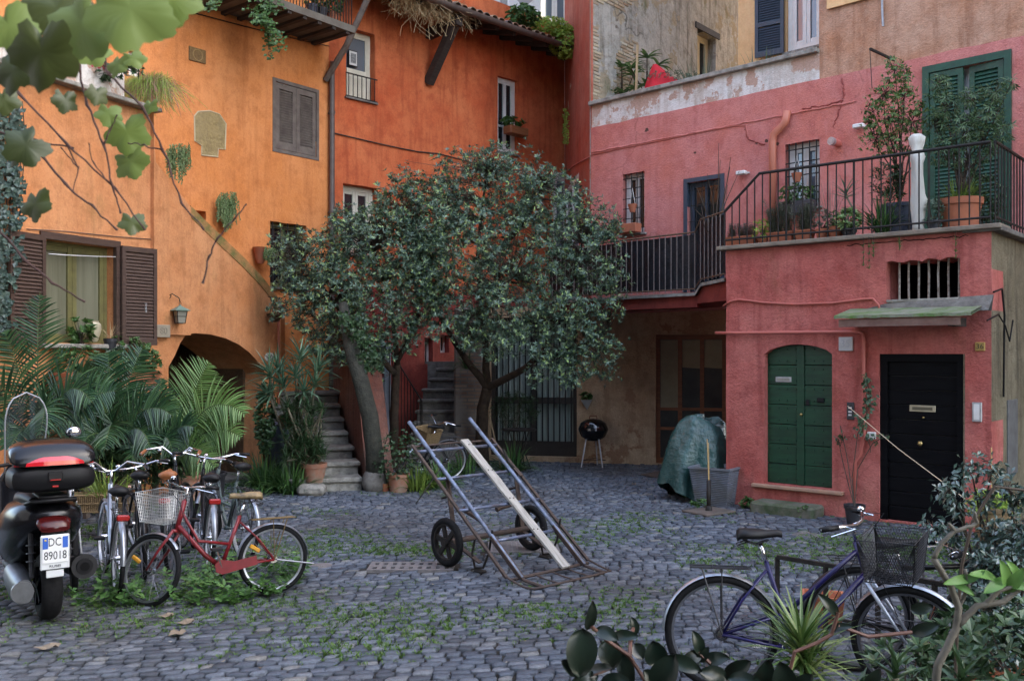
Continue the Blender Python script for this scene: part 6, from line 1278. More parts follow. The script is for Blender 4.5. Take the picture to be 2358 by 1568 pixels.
    m_ = MB(S); m_.tube([pts[1] + V((.02, 0, 0)), hb + V((.12, -.1, .03)), head_b + V((.06, -.02, .05)), axF + V((-.06, -.03, .16))], .0028, 4); m_.tube([pts[-2] + V((.02, 0, 0)), hb + V((.12, .1, .05)), head_t + V((.03, .02, -.02)), bb.lerp(head_b, .5) + V((0, .03, .03))], .0028, 4); m_.build('cables', mBlackPl, t)
    m_ = MB(S); m_.ball(hb + V((-.03, .16, .05)), .024, 10, 6, (1, 1, .8)); m_.build('bell', mChrome, hbo, smooth='all')
    wheel(t, axR, r, tw, refl=refl, rim=rimm); wheel(t, axF, r, tw, X=S, refl=refl, rim=rimm)
    if guards: guard(t, axR, r + .016, 10, 165 + 15, .024, guards); guard(t, axF, r + .016, 35 if not refl else 60, 150, .022, guards, S)
    if rack:
        m_ = MB(); z = r * 2 + .05
        for y in (-.055, 0, .055): m_.tube([(-.19, y, z), (.18, y, z)], .004, 5)
        m_.tube([(-.19, -.055, z), (-.19, .055, z), (.16, .055, z), (.16, -.055, z)], .005, 5, closed=True); m_.tube([(-.05, -.055, z), (-.05, .055, z)], .004, 5); m_.tube([(.08, -.055, z), (.08, .055, z)], .004, 5)
        for s_ in (-1, 1): m_.tube([(-.12, s_ * .055, z), (0, s_ * .065, r)], .005, 5); m_.tube([(.0, s_ * .055, z), (0, s_ * .065, r)], .004, 5)
        m_.build('luggage_rack', mMesh if rack != 'brass' else mOldBrass, t)
    if tail: m_ = MB(); m_.box((-.225, -.05, r * 2 + .0), (-.195, .05, r * 2 + .05), .01); m_.build('rear_light', mRedL, t)
    # crank set
    m_ = MB(); m_.torus(bb + V((0, -.045, 0)), (0, 1, 0), .075, .004, 28, 5, rz=.003); 
    for k in range(5): a = k * 1.2566; m_.bar(bb + V((0, -.045, 0)), bb + V((.073 * math.cos(a), -.045, .073 * math.sin(a))), .008)
    m_.tube([bb + V((0, -.055, 0)), bb + V((-.05, -.06, -.16))], .009, 6); m_.tube([bb + V((0, .055, 0)), bb + V((.05, .06, .16))], .009, 6); cs = m_.build('crankset', mChrome, t)
    for q, s_ in ((V((-.05, -.06, -.16)), -1), (V((.05, .06, .16)), 1)): m_ = MB(); c = bb + q; m_.box((c.x - .045, min(c.y, c.y + s_ * .09), c.z - .012), (c.x + .045, max(c.y, c.y + s_ * .09), c.z + .012), .005); m_.build('pedal', mBlackPl, cs)
    m_ = MB(); m_.tube([bb + V((.0, -.045, .078)), axR + V((0, -.045, .035))], .004, 4); m_.tube([bb + V((.0, -.045, -.078)), axR + V((.0, -.045, -.035))], .004, 4); m_.torus(axR + V((0, -.045, 0)), (0, 1, 0), .035, .006, 16, 5); m_.build('chain', mMesh, t)
    if chain == 'guard':
        m_ = MB(); m_.prism([(bb.x + .05, bb.z - .03), (bb.x + .06, bb.z + .03), (bb.x + .02, bb.z + .07), (bb.x - .10, bb.z + .045), (bb.x - .28, bb.z + .075), (bb.x - .29, bb.z + .0), (bb.x - .1, bb.z - .035), (bb.x, bb.z - .055)], .052, .062); m_.build('chain_guard', fm, t)
    if kick: m_ = MB(); m_.tube([V((.20, .05, r - .02)), V((.06, .16, .02))] if kick != 'side' else [axR + V((-.02, .06, -.0)), axR + V((-.33, .09, -.06)), axR + V((-.36, .09, .0))], .007, 6); m_.build('kickstand', mSpoke, t)
    if lamp: m_ = MB(S); c = head_b + V((.07, 0, .04)); m_.cyl(c, c + V((.07, 0, 0)), .028, 12, .038); m_.build('headlight', mChrome, t, smooth=True)
    if bask == 'wire': basket(t, S @ T_(hb + V((.18, 0, -.27))) @ Ry(.05), .36, .27, .24, mWire)
    if bask == 'mesh': basket(t, S @ T_(hb + V((.20, 0, -.30))) @ Ry(-.03), .40, .32, .25, mMesh, diag=True, rad=.0016)
    if bask == 'wicker': m_ = MB(S @ T_(hb + V((.17, 0, -.28)))); m_.lathe([(0, 0), (.14, 0), (.17, .22), (.18, .23), (.16, .22), (.13, .02), (0, .02)], 20, sq=True); m_.build('basket', mWick, t)
    t.matrix_world = X0; WM[t] = X0
    return t, S, (bb, st, head_b, head_t, hb, axF)
def place_b(*a, **k):
    global WM
    return bicycle(*a, **k)
red_b, S_, K_ = bicycle('dark red folding style bicycle with a zinc wire basket, nearest of the left cluster', G(630, 1367), G(338, 1400), .295, mRedP, 'step', steer=math.radians(-46), lean=math.radians(5), bar='flat', bask='wire', rack='brass', sm=mTan, chain='guard', kick='side', tw=.022, refl=True, sz=.80, hz=1.02)
bicycle('silver bicycle seen from behind with a black gel saddle and red rear light', G(268, 1378), G(238, 1318), .34, mSilverP, 'step', steer=.05, lean=.04, bar='swept', tail=True, hz=1.05)
bicycle('white framed mountain bike seen from behind beside the scooter', G(170, 1362), G(160, 1300), .33, mWhiteP, 'diamond', steer=.1, guards=None, rack=False, tw=.028, sz=.88, kick=False)
bicycle('city bicycle with tan leather saddle and tan grips', G(392, 1318), G(420, 1262), .34, mBlackP, 'step', steer=-.2, lean=-.04, bar='swept', gm=mBrownL, sm=mBrownL, guards=mBlackP, rimm=mRimD, tail=True, hz=1.08, sz=.86)
bicycle('grey green bicycle with rack, rightmost saddle of the left cluster', G(560, 1292), G(470, 1252), .33, mGreenP, 'step', steer=.25, lean=.06, bar='flat', tail=True, sz=.88, hz=1.02)
bicycle('dark bicycle with red rear reflector in the middle of the cluster', G(480, 1322), G(452, 1262), .34, mBlackP, 'step', steer=-.35, lean=.05, bar='flat', tail=True, hz=1.05)
bicycle('black bicycle tucked between the silver one and the tan saddled one', G(332, 1338), G(318, 1278), .33, mBlackP, 'diamond', steer=.3, lean=-.03, bar='flat', gm=mBlackPl, guards=mBlackP, rimm=mRimD, lamp=True, sz=.9)
pb, S_, K_ = bicycle('blue violet ladies bicycle with a black mesh basket in the right foreground', G(1662, 1588), G(2098, 1612), .345, mPurple, 'mixte', steer=math.radians(-27), lean=math.radians(-4), bar='flat', bask='mesh', tail=False, sz=.90, hz=1.10, kick=False, lamp=False, rimm=mRimD, tw=.024)
m_text = lambda *a, **k: text_mesh(*a, **k)
pbX = WM[pb]; bb, st_, hb_, ht_, hbar, axF_ = K_
a = V((.05, -.0475, .33)); tX = pbX @ T_((.2, -.03, .305)); o = text_mesh('atala', .045, 'lettering', mWhite, pb, pbX @ T_((.22, -.046, .288)) @ Rx(0), ext=.0008)
bk2, _, _ = bicycle('black bicycle standing behind the blue violet one by the iron rail', G(1975, 1545), G(2330, 1560), .345, mBlackP, 'diamond', steer=.1, lean=math.radians(3), bar='flat', tail=False, sz=.80, hz=.92, kick=False, guards=mBlackP, rimm=mRimD, tw=.024)
bicycle('dark bicycle with a wicker basket leaning by the inner steps', G(1030, 1106), G(962, 1110), .33, mBlackP, 'step', steer=.5, lean=-.08, bar='swept', bask='wicker', sz=.84)
# ================================================================== SCOOTER
sX = T_(G(110, 1425)) @ Rz(math.radians(126)); scn = thing('scooter', 'black scooter seen from behind with a large top box and number plate DC 89018', 'scooter', M=sX)
mSc = vary('scooter_black', (.004, .004, .005), (.006, .006, .008), .22, 3, 0, spec=.35); mScM = mat('scooter_matt', (.006, .006, .007), .5, spec=.2)
def loft(mb, secs, n=16, pw=.75):
    """secs: (x, y, z, half-width, half-height)"""
    vs = []
    for (x, y, z, w, h) in secs:
        for k in range(n): a = 2 * PI * k / n; c, s_ = math.cos(a), math.sin(a); vs.append((x, y + w * math.copysign(abs(c) ** pw, c), z + h * math.copysign(abs(s_) ** pw, s_)))
    return mb.add(vs, [(i * n + k, i * n + (k + 1) % n, (i + 1) * n + (k + 1) % n, (i + 1) * n + k) for i in range(len(secs) - 1) for k in range(n)] + [tuple(range(n - 1, -1, -1)), tuple((len(secs) - 1) * n + k for k in range(n))])
w = MB(sX); w.torus((0, 0, .26), (0, 1, 0), .195, .065, 40, 12, rz=.075); ow = w.build('wheel', mTyre, scn, smooth='all'); w = MB(sX); w.cyl((0, -.06, .26), (0, .06, .26), .15, 24); [w.bar((0, .065, .26), (.15 * math.cos(a), .065, .26 + .15 * math.sin(a)), .03) for a in [k * 1.2566 for k in range(5)]]; w.build('rim', mSc, ow, smooth=True)
w = MB(sX); w.torus((1.4, 0, .25), (0, 1, 0), .19, .055, 36, 10); w.build('wheel', mTyre, scn, smooth='all')
w = MB(sX); loft(w, [(-.17, 0, .80, .13, .05), (-.12, 0, .80, .20, .10), (.05, 0, .76, .26, .17), (.4, 0, .66, .29, .26), (.7, 0, .55, .26, .26), (.9, 0, .4, .2, .14)]); w.build('body', mSc, scn, smooth=60)
w = MB(sX); loft(w, [(-.02, 0, .92, .14, .04), (.15, 0, .93, .18, .06), (.5, 0, .88, .17, .07), (.8, 0, .86, .12, .05)]); w.build('seat', mScM, scn, smooth=60)
w = MB(sX); loft(w, [(.95, 0, .35, .2, .06), (1.1, 0, .55, .22, .25), (1.2, 0, .85, .2, .22), (1.15, 0, 1.05, .12, .08)]); w.build('leg_shield', mSc, scn, smooth=60)
w = MB(sX); loft(w, [(.4, 0, .28, .18, .05), (.95, 0, .28, .19, .05)]); w.build('footboard', mScM, scn, smooth=60)
w = MB(sX); w.tube([(-.12, -.17, .92), (-.24, -.15, .95), (-.26, 0, .95), (-.24, .15, .95), (-.12, .17, .92)], .016, 8); w.box((-.25, -.1, .965), (.08, .1, .985), .005); w.build('grab_rail', mScM, scn, smooth=60)
# top box
w = MB(sX); loft(w, [(-.30, 0, 1.115, .24, .07), (-.27, 0, 1.115, .285, .095), (-.05, 0, 1.115, .30, .10), (.10, 0, 1.115, .27, .095), (.15, 0, 1.12, .2, .08)], 24, .55); tb_ = w.build('top_box', mScM, scn, smooth=50)
w = MB(sX); vs = []; n = 24; secs = [(-.315, 1.215, .27, .012), (-.30, 1.27, .265, .05)]
loft(w, [(-.31, 0, 1.235, .25, .02), (-.295, 0, 1.26, .285, .05), (-.20, 0, 1.285, .295, .10), (-.05, 0, 1.29, .29, .115), (.08, 0, 1.275, .26, .09), (.15, 0, 1.25, .2, .05)], 28, .7); w.build('lid', mSc, tb_, smooth=60)
w = MB(sX)
vs = []; nk = 20
for k in range(nk + 1):
    s_ = (k / nk - .5) * 2; y = .272 * s_; x = -.332 + .055 * abs(s_) ** 3; hh_ = .062 * (1 - .75 * abs(s_) ** 3)
    vs += [(x, y, 1.222), (x + .002, y, 1.222 + hh_ * .5), (x + .028, y, 1.222 + hh_)]
w.add(vs, [(i * 3 + k, i * 3 + 3 + k, i * 3 + 4 + k, i * 3 + 1 + k) for i in range(nk) for k in range(2)]); w.build('reflector', mat('red_lens', (.5, .012, .02), .12, spec=.8), tb_)
w = MB(sX); w.box((-.315, -.05, 1.10), (-.293, .05, 1.17), .006); lt = w.build('latch', mBlackPl, tb_); w = MB(sX); w.box((-.322, -.035, 1.108), (-.314, .035, 1.116)); w.box((-.318, -.022, 1.055), (-.300, .022, 1.07), .004); w.build('latch_button', mRedL, lt)
# plate
w = MB(sX); w.box((-.30, -.10, .44), (-.285, .10, .70), .008); w.box((-.295, -.06, .38), (-.285, .06, .44), .01); plt = w.build('plate_holder', mat('white_plastic', (.6, .62, .62), .4), scn)
w = MB(sX); w.box((-.306, -.088, .492), (-.3005, .088, .688), .004); np_ = w.build('number_plate', mat('plate_white', (.72, .73, .72), .35), plt)
w = MB(sX); w.box((-.3085, -.086, .60), (-.3065, -.05, .684)); w.build('plate_band', mat('plate_blue', (.02, .10, .45), .4), np_); w = MB(sX); w.box((-.3085, .05, .60), (-.3065, .086, .684)); w.build('plate_band', bpy.data.materials['plate_blue'], np_)
Xp = sX @ Rz(-PI / 2)       # local x now runs to the viewer's right
mInk = mat('plate_ink', (.015, .015, .02), .5)
PX = lambda x, z: Xp @ T_((x, -.3072, z))
text_mesh('DC', .088, 'lettering', mInk, np_, PX(-.004, .645), .0008, sx=.72); text_mesh('89018', .088, 'lettering', mInk, np_, PX(0, .545), .0008, sx=.72); text_mesh('RUBEI', .026, 'lettering', mInk, plt, Xp @ T_((0, -.302, .467)), .0008, sx=1.2)
w = MB(sX); w.ball((-.309, .068, .665), .008, 6, 4); w.build('plate_star', mat('plate_yellow', (.7, .5, .05), .5), np_)
w = MB(sX); loft(w, [(-.30, 0, .74, .10, .02), (-.24, 0, .78, .12, .05), (-.1, 0, .78, .1, .04)]); w.build('rear_light', mat('smoked_red', (.05, .005, .005), .2, 0, .3), scn, smooth=60)
w = MB(sX); w.add([(-.2, -.08, .72), (-.2, .08, .72), (-.30, .09, .44), (-.30, -.09, .44)], [(0, 1, 2, 3)]); w.tube([(-.05, 0, .5), (-.28, 0, .56)], .03, 8); w.build('mudguard', mScM, scn)
w = MB(sX); w.cyl((-.22, -.22, .42), (.35, -.20, .34), .095, 20, .07); w.cyl((-.235, -.22, .42), (-.22, -.22, .42), .06, 16); ex = w.build('exhaust', mScM, scn, smooth=True); w = MB(sX); w.cyl((-.238, -.22, .42), (-.2355, -.22, .42), .035, 14); w.build('exhaust_tip', mDark, ex)
w = MB(sX); loft(w, [(-.16, .19, .27, .06, .09), (.0, .19, .28, .08, .12), (.35, .18, .3, .08, .1)]); w.cyl((-.14, .2, .27), (-.17, .2, .27), .08, 16); w.build('engine_case', vary('cast_alloy', (.16, .165, .18), (.10, .105, .11), .4, 6, 0, metal=.7), scn, smooth=60)
for y in (-.13, .13): w = MB(sX); w.tube([(-.12, y, .36), (-.06, y, .72)], .018, 8); w.torus((-.1, y, .48), (.16, 0, 1), .03, .006, 16, 6); w.torus((-.09, y, .54), (.16, 0, 1), .03, .006, 16, 6); w.torus((-.08, y, .6), (.16, 0, 1), .03, .006, 16, 6); w.build('shock_absorber', mMesh, scn)
w = MB(sX); w.tube([(1.05, -.34, 1.08), (1.1, -.12, 1.1), (1.1, .12, 1.1), (1.05, .34, 1.08)], .016, 8); hbs = w.build('handlebar', mScM, scn)
# windscreen: a curved, rounded transparent sheet in a dark rim
mScr = bpy.data.materials.new('clear_screen'); mScr.use_nodes = True; ntn = mScr.node_tree; tr_ = ntn.nodes.new('ShaderNodeBsdfTransparent'); tr_.inputs[0].default_value = (.72, .76, .78, 1); gl_ = ntn.nodes.new('ShaderNodeBsdfGlossy'); gl_.inputs['Roughness'].default_value = .15; gl_.inputs[0].default_value = (.8, .85, .9, 1); mx_ = ntn.nodes.new('ShaderNodeMixShader'); mx_.inputs[0].default_value = .26; ntn.links.new(tr_.outputs[0], mx_.inputs[1]); ntn.links.new(gl_.outputs[0], mx_.inputs[2]); ntn.links.new(mx_.outputs[0], ntn.nodes['Material Output'].inputs[0])
w = MB(sX); vs = []; n1, n2 = 14, 12
for i in range(n1 + 1):
    u = i / n1; z = 1.02 + .70 * u; hw = .175 * (math.sqrt(max(0, 1 - max(0, (u - .55) / .45) ** 2.4))) * (.82 + .18 * u)
    for k in range(n2 + 1): s_ = (k / n2 - .5) * 2; vs.append((1.22 - .22 * u - .10 * (s_ * hw / .175) ** 2, s_ * hw, z))
w.add(vs, [(i * (n2 + 1) + k, i * (n2 + 1) + k + 1, (i + 1) * (n2 + 1) + k + 1, (i + 1) * (n2 + 1) + k) for i in range(n1) for k in range(n2)]); ws = w.build('windscreen', mScr, scn, smooth='all')
w = MB(sX); edge = [vs[i * (n2 + 1)] for i in range(n1 + 1)] + [vs[i * (n2 + 1) + n2] for i in range(n1, -1, -1)]; w.tube(edge, .006, 6); w.build('windscreen_rim', vary('pale_rim', (.35, .36, .38), (.25, .26, .28), .3, 4, 0), ws, smooth='all')
for s_ in (-1, 1): w = MB(sX); w.tube([(1.06, s_ * .26, 1.1), (1.04, s_ * .33, 1.28), (1.03, s_ * .36, 1.33)], .008, 6); mi = w.build('mirror', mSc, scn); w = MB(sX); w.ball((1.02, s_ * .38, 1.36), .07, 14, 8, (.35, 1.0, .7)); mg = w.build('mirror_shell', mSc, mi, smooth='all'); w = MB(sX); w.ball((1.003, s_ * .38, 1.36), .062, 14, 8, (.2, 1.0, .7)); w.build('mirror_glass', mat('mirror', (.8, .82, .85), .03, 1.0), mi, smooth='all')
# ================================================================== HAND CART
ang_c = math.radians(42.5); cX = T_((.39, 8.615, 0)) @ Rz(ang_c); ct = thing('luggage_cart', 'old two wheeled iron luggage cart tipped onto its nose in the middle of the yard', 'hand cart', M=cX)
mBlueMet = vary('worn_blue_steel', (.16, .20, .30), (.10, .09, .10), .42, 9, .15, metal=.5); mBlueL = vary('pale_blue_steel', (.20, .24, .33), (.09, .095, .12), .45, 10, .15, metal=.4); mBrnMet = vary('brown_rusty_steel', (.045, .034, .03), (.09, .06, .045), .65, 14, .3, metal=.3)
mPlank = vary('silvered_plank', (.44, .41, .36), (.24, .22, .19), .85, 7, .6, stretch=(9, .6, .6), bd=.008)
RL = lambda x, f, dz=0: V((x, 1.70 * f, .05 + 1.3 * f + dz)) + V((0, -dz * .6, 0))
for x in (-.405, .405): w = MB(cX); w.tube([RL(x, 1.0), RL(x, .99), RL(x, .6), RL(x, .2), RL(x, .0)], .021, 10); w.build('rail', mBlueL, ct, smooth='all')
for x in (-.405, .405): w = MB(cX); w.tube([RL(x, .22, -.022), RL(x, .02, -.022), V((x, -.06, .03)), V((x * .98, -.25, .018))], .016, 8); w.bar(RL(x, .24, .0), RL(x, .0, .0), .05, .03); w.build('rail_shoe', mBrnMet, ct, smooth=True)
for x, m in ((-.53, mBrnMet), (.53, mBrnMet)):
    w = MB(cX); s_ = 1 if x > 0 else -1; w.bar(RL(x, .86, -.03), RL(x, .03, -.03), .03, .022); w.tube([RL(x, .04, -.03), V((x, -.05, .035)), V((x * .99, -.17, .016)), V((x * .93, -.25, .014))], .010, 7); w.build('outer_rail', m, ct)
for f, x0, x1 in ((.811, -.53, .53), (.624, -.53, .53), (.423, -.53, .53), (.226, -.405, .405), (.015, -.5, .5)):
    w = MB(cX); w.tube([RL(x0, f, -.028), RL(x0 * .5, f, -.028), RL(x1 * .5, f, -.028), RL(x1, f, -.028)], .016, 8)
    w.build('crossbar', mBlueMet if f > .1 else mBrnMet, ct, smooth='all')
w = MB(cX); w.tube([RL(-.53, .86, -.05), RL(0, .865, -.05), RL(.53, .86, -.05)], .012, 6); w.build('end_bar', mBrnMet, ct)
w = MB(cX); w.tube([V((-.5, -.25, .014)), V((-.2, -.262, .014)), V((.25, -.262, .014)), V((.5, -.25, .014))], .013, 8); w.build('nose_bar', mBrnMet, ct, smooth='all')
w = MB(cX)
for x in (-.2, 0, .2): w.tube([RL(x, .015, -.03), V((x, -.08, .022)), V((x, -.26, .016))], .007, 6)
w.build('nose_rod', mBrnMet, ct)
w = MB(cX @ T_((.10, 0, 0))); a, b = RL(0, .84, .012), RL(.05, .0, .012); n_ = 12; vs = []
for i in range(n_ + 1):
    p = a.lerp(b, i / n_); j = R.uniform(-.004, .004)
    for dx, dz in ((-.05, -.010), (.05, -.010), (.05, .010), (-.05, .010)): vs.append((p.x + dx + j, p.y - dz * .6, p.z + dz))
w.add(vs, [(i * 4 + k, i * 4 + (k + 1) % 4, i * 4 + 4 + (k + 1) % 4, i * 4 + 4 + k) for i in range(n_) for k in range(4)] + [(3, 2, 1, 0), tuple(n_ * 4 + k for k in range(4))]); pk = w.build('plank', mPlank, ct)
w = MB(cX @ T_((.10, 0, 0)))
for f in (.8, .62, .43, .23): p = RL(.02, f, .022); w.ball((p.x - .02, p.y, p.z), .008, 6, 4); w.ball((p.x + .02, p.y - .015, p.z), .007, 6, 4)
w.build('plank_bolts', mIron, pk)
# bolts along the crossbars
w = MB(cX); AX = .96
w.cyl((-.45, AX, .24), (.58, AX, .24), .028, 12); w.cyl((-.53, AX, .24), (.66, AX, .24), .014, 8); w.build('axle', mBrnMet, ct, smooth=True)
for x in (-.50, .62):
    w = MB(cX); w.torus((x, AX, .24), (1, 0, 0), .20, .036, 40, 10, rz=.032); wo = w.build('wheel', mTyre, ct, smooth='all')
    w = MB(cX); w.torus((x, AX, .24), (1, 0, 0), .170, .012, 36, 6, rz=.03); w.cyl((x - .045, AX, .24), (x + .045, AX, .24), .042, 14)
    for k in range(6): a = k * PI / 3 + .2; p, q = V((x, AX + .035 * math.cos(a), .24 + .035 * math.sin(a))), V((x, AX + .17 * math.cos(a), .24 + .17 * math.sin(a))); w.bar(p, q, .045, .022, up=(1, 0, 0))
    w.build('spokes', mIron, wo, smooth=True)
for x, s_ in ((-.40, -1), (.50, 1)):
    w = MB(cX); w.bar((x, AX, .26), (x, AX + .12, .86), .05, .012, up=(0, 1, 0)); w.bar((x, AX, .22), (x, AX - .38, .09), .05, .012, up=(0, 1, 0)); w.bar((x, AX + .12, .86), (x, AX + .02, .79), .05, .014); w.build('bracket', mBrnMet, ct)
    w = MB(cX); w.tube([(x, AX - .55, .42), (x, AX - .50, .2), (x, AX - .42, .05), (x, AX - .30, .03), (x, AX - .26, .16), (x, AX - .3, .3)], .011, 8); w.box((x - .04, AX - .42, .0), (x + .04, AX - .28, .022), .005); w.build('stand_loop', mIron, ct)
    w = MB(cX); w.tube([(x, AX + .10, .84), (x, AX + .22, .92), (x, AX + .30, 1.04)], .014, 6); w.tube([(x, AX + .10, .66), (x, AX + .2, .63)], .012, 6); w.build('hook', mIron, ct)
w = MB(cX); w.tube([(.48, AX + .03, .52), (.2, AX + .0, .5), (.14, AX + .0, .48)], .026, 10); w.build('brake_bar', mBrnMet, ct, smooth=True)
w = MB(cX); w.tube([(-.38, AX - .1, .56), (-.22, AX - .16, .44), (-.14, AX - .2, .36)], .022, 8, rs=[.024, .02, .008]); w.build('lever', mBrnMet, ct, smooth=True)
w = MB(cX); w.tube([(-.5, AX + .5, .55), (-.2, AX + .48, .88), (.0, AX + .45, 1.05)], .006, 5); w.build('brace_rod', mIron, ct)
# ================================================================== PROPS
def slab(name, label, cat, X, a, b, m, bev=.01, **k): m_ = MB(X); m_.box(a, b, bev); return tag(m_.build(name, m), label, cat, **k)
mIronGr = vary('cast_iron_cover', (.16, .15, .15), (.24, .22, .21), .6, 20, .3, metal=.4)
for k, (gx, gy, gw, gd, ga) in enumerate(GR):
    X = T_((gx, gy, 0)) @ Rz(ga * .3); t = thing('drain_cover', ('slotted iron drain grate beside the cart wheel', 'square patterned iron manhole cover under the cart')[k], 'drain cover', M=X)
    m_ = MB(X)
    if k == 0:
        yy = [-gd / 2, -gd / 2 + .05, -gd / 2 + .15, -gd / 2 + .21, -gd / 2 + .31, gd / 2]; ns = 9; z0, z1 = -.02, .008
        for a, b in ((0, 1), (2, 3), (4, 5)): m_.box((-gw / 2, yy[a], z0), (gw / 2, yy[b], z1))
        for a, b in ((1, 2), (3, 4)):
            for i in range(ns + 1): x = -gw / 2 + (gw - .045) * i / ns; m_.box((x, yy[a], z0), (x + .045, yy[b], z1 - .001))
        m_.build('grate', mIronGr, t); m_ = MB(X); m_.box((-gw / 2, -gd / 2, -.06), (gw / 2, gd / 2, -.03)); m_.build('pit', mDark, t)
    else:
        m_.box((-gw / 2, -gd / 2, -.02), (gw / 2, gd / 2, .004), .003)
        for i in range(13):
            for j in range(9): x, y = -gw / 2 + .05 + i * .053, -gd / 2 + .045 + j * .056; m_.box((x, y, .003), (x + .038, y + .038, .009))
        m_.build('plate', mIronGr, t)
m_ = MB(T_(G(738, 1302))); m_.lathe([(0, .006), (.05, .006), (.07, .008), (.11, .004), (.115, -.02)], 20); tag(m_.build('valve_cover', mIronGr, smooth=True), 'small round iron cover set in the paving left of the drain grate', 'cover')
for k, (px, py, r_, lab) in enumerate(((1860, 1232, .16, 'round iron cover in the grass in front of the annex'),)): m_ = MB(T_(G(px, py))); m_.lathe([(0, .006), (r_, .006), (r_ + .01, .0), (r_ + .01, -.02)], 24); tag(m_.build('manhole_cover', mIronGr, smooth=True), lab, 'manhole cover')
mMarble_ = mat('pale_steel', (.5, .5, .5), .4)
# kettle barbecue
bq = G(1366, 1073); t = thing('kettle_barbecue', 'black round kettle barbecue on thin legs against the ochre wall', 'barbecue', bq); X = T_(bq)
m_ = MB(X); m_.lathe([(0, .46), (.12, .47), (.22, .54), (.265, .64), (.27, .66)], 28); m_.build('bowl', mat('black_enamel', (.008, .008, .009), .12, spec=.8), t, smooth='all')
m_ = MB(X); m_.lathe([(.275, .665), (.27, .70), (.23, .79), (.14, .85), (0, .87)], 28); ld = m_.build('lid', bpy.data.materials['black_enamel'], t, smooth='all')
m_ = MB(X); m_.tube([(-.07, 0, .865), (-.06, 0, .92), (.06, 0, .92), (.07, 0, .865)], .012, 6); m_.build('handle', mWoodRed, ld)
for a in (1.2, 3.7, 5.3): m_ = MB(X); m_.tube([(.16 * math.cos(a), .16 * math.sin(a), .5), (.27 * math.cos(a), .27 * math.sin(a), 0)], .013, 8); m_.build('leg', mMarble_, t)
m_ = MB(X); m_.tube([(-.22, -.1, .12), (.22, -.1, .12), (.05, .22, .12)], .006, 5, closed=True); m_.build('ash_rack', mIron, t)
# tarpaulin over a motorcycle
mTarp = vary('green_tarpaulin', (.012, .045, .040), (.035, .09, .08), .25, 3, .5, spec=.6, bd=.05)
tp = thing('tarpaulin', 'crumpled dark green tarpaulin thrown over a parked moped by the annex corner', 'tarpaulin', G(1610, 1150)); n1, n2 = 40, 30; m_ = MB(); vs = []
c = P(1622, 1075, 13.3); c.z = 0
for i in range(n1 + 1):
    a = 2 * PI * i / n1
    for j in range(n2 + 1):
        u = j / n2; rx, ry = .48, .42; rr = u ** .6; bot = .10 + .12 * math.sin(a * 2 + 1) + .06 * noise.noise(V((a * 3, 0, 0))); top = 1.12 + .05 * math.sin(a * 2)
        z = top - (top - bot) * (max(0, (u - .25) / .75)) ** 1.9 - .03 * math.cos(a); px_ = rx * rr * math.cos(a) * (1 + .10 * math.sin(a * 9 + u * 2) * u * u + .06 * math.sin(a * 4)); py_ = ry * rr * math.sin(a) * (1 + .12 * math.sin(a * 9 + u * 2) * u * u + .05 * math.sin(a * 5))
        nz = .03 * noise.noise(V((px_ * 4, py_ * 4, z * 1.5))) + .012 * noise.noise(V((px_ * 15, py_ * 15, z * 15))); vs.append((c.x + px_ * (1 + nz * 3) - .18 * u * (1 if math.cos(a) < 0 else .1), c.y + py_ * (1 + nz * 3), z + nz))
m_.add(vs, [(i * (n2 + 1) + j, i * (n2 + 1) + j + 1, (i + 1) * (n2 + 1) + j + 1, (i + 1) * (n2 + 1) + j) for i in range(n1) for j in range(n2)]); m_.build('sheet', mTarp, tp, smooth='all')
m_ = MB(T_((c.x, c.y, 0))); m_.torus((-.25, .0, .27), (.3, 1, 0), .22, .045, 28, 8); m_.torus((.3, .2, .27), (.3, 1, 0), .22, .045, 28, 8); m_.build('covered_wheels', mTyre, tp, smooth='all')
# square ribbed planter
pc = G(1652, 1160); X = T_(pc) @ Rz(-.62); t = thing('square_planter', 'tapered square grey ribbed planter with soil beside the green tarpaulin', 'planter', M=X); m_ = MB(X); h_ = .52; prof = []; nr = 20
for i in range(nr): z = .0 + h_ * .94 * i / nr; r_ = .21 + .07 * i / nr; prof += [(r_, z), (r_ + .012, z + .006), (r_ + .012, z + .013), (r_, z + .018)]
prof += [(.29, h_ * .95), (.30, h_ * .95), (.30, h_), (.27, h_), (.265, h_ - .06), (0, h_ - .06)]
m_.lathe([(0, 0)] + prof, 32, sq=True); m_.build('planter', vary('blue_grey_resin', (.17, .19, .23), (.11, .11, .105), .55, 4, .1), t, smooth=30)
m_ = MB(X); m_.lathe([(0, h_ - .05), (.264, h_ - .055)], 32, sq=True); m_.build('soil', mSoil, t)
m_ = MB(); a = G(1640, 1150); m_.bar((a.x + .05, a.y, .45), (a.x + .22, a.y + .15, 1.0), .02); tag(m_.build('spade_handle', mBlackPl), 'thin dark tool handle standing in the square planter', 'tool')
# post in a square base plate
pb_ = G(1632, 1180); X = T_(pb_) @ Rz(.1); t = thing('post_base', 'square rusty base plate with a short tube holding two thin canes', 'parasol base', M=X); m_ = MB(X @ Rz(.5)); m_.box((-.27, -.22, 0), (.27, .22, .03), .008); m_.build('plate', vary('brown_plate', (.13, .10, .08), (.09, .075, .06), .8, 7, .2), t); m_ = MB(X); m_.tube([(0, 0, .03), (0, 0, .42)], .028, 12); m_.lathe([(.045, .03), (.04, .08), (.028, .09)], 12); m_.build('tube', mIron, t, smooth='all')
m_ = MB(X); m_.tube([(0, 0, .4), (-.02, 0, .95)], .006, 5); m_.tube([(.01, .01, .4), (.0, .01, .9)], .005, 5); m_.build('canes', mat('cane', (.5, .32, .12), .7), t)
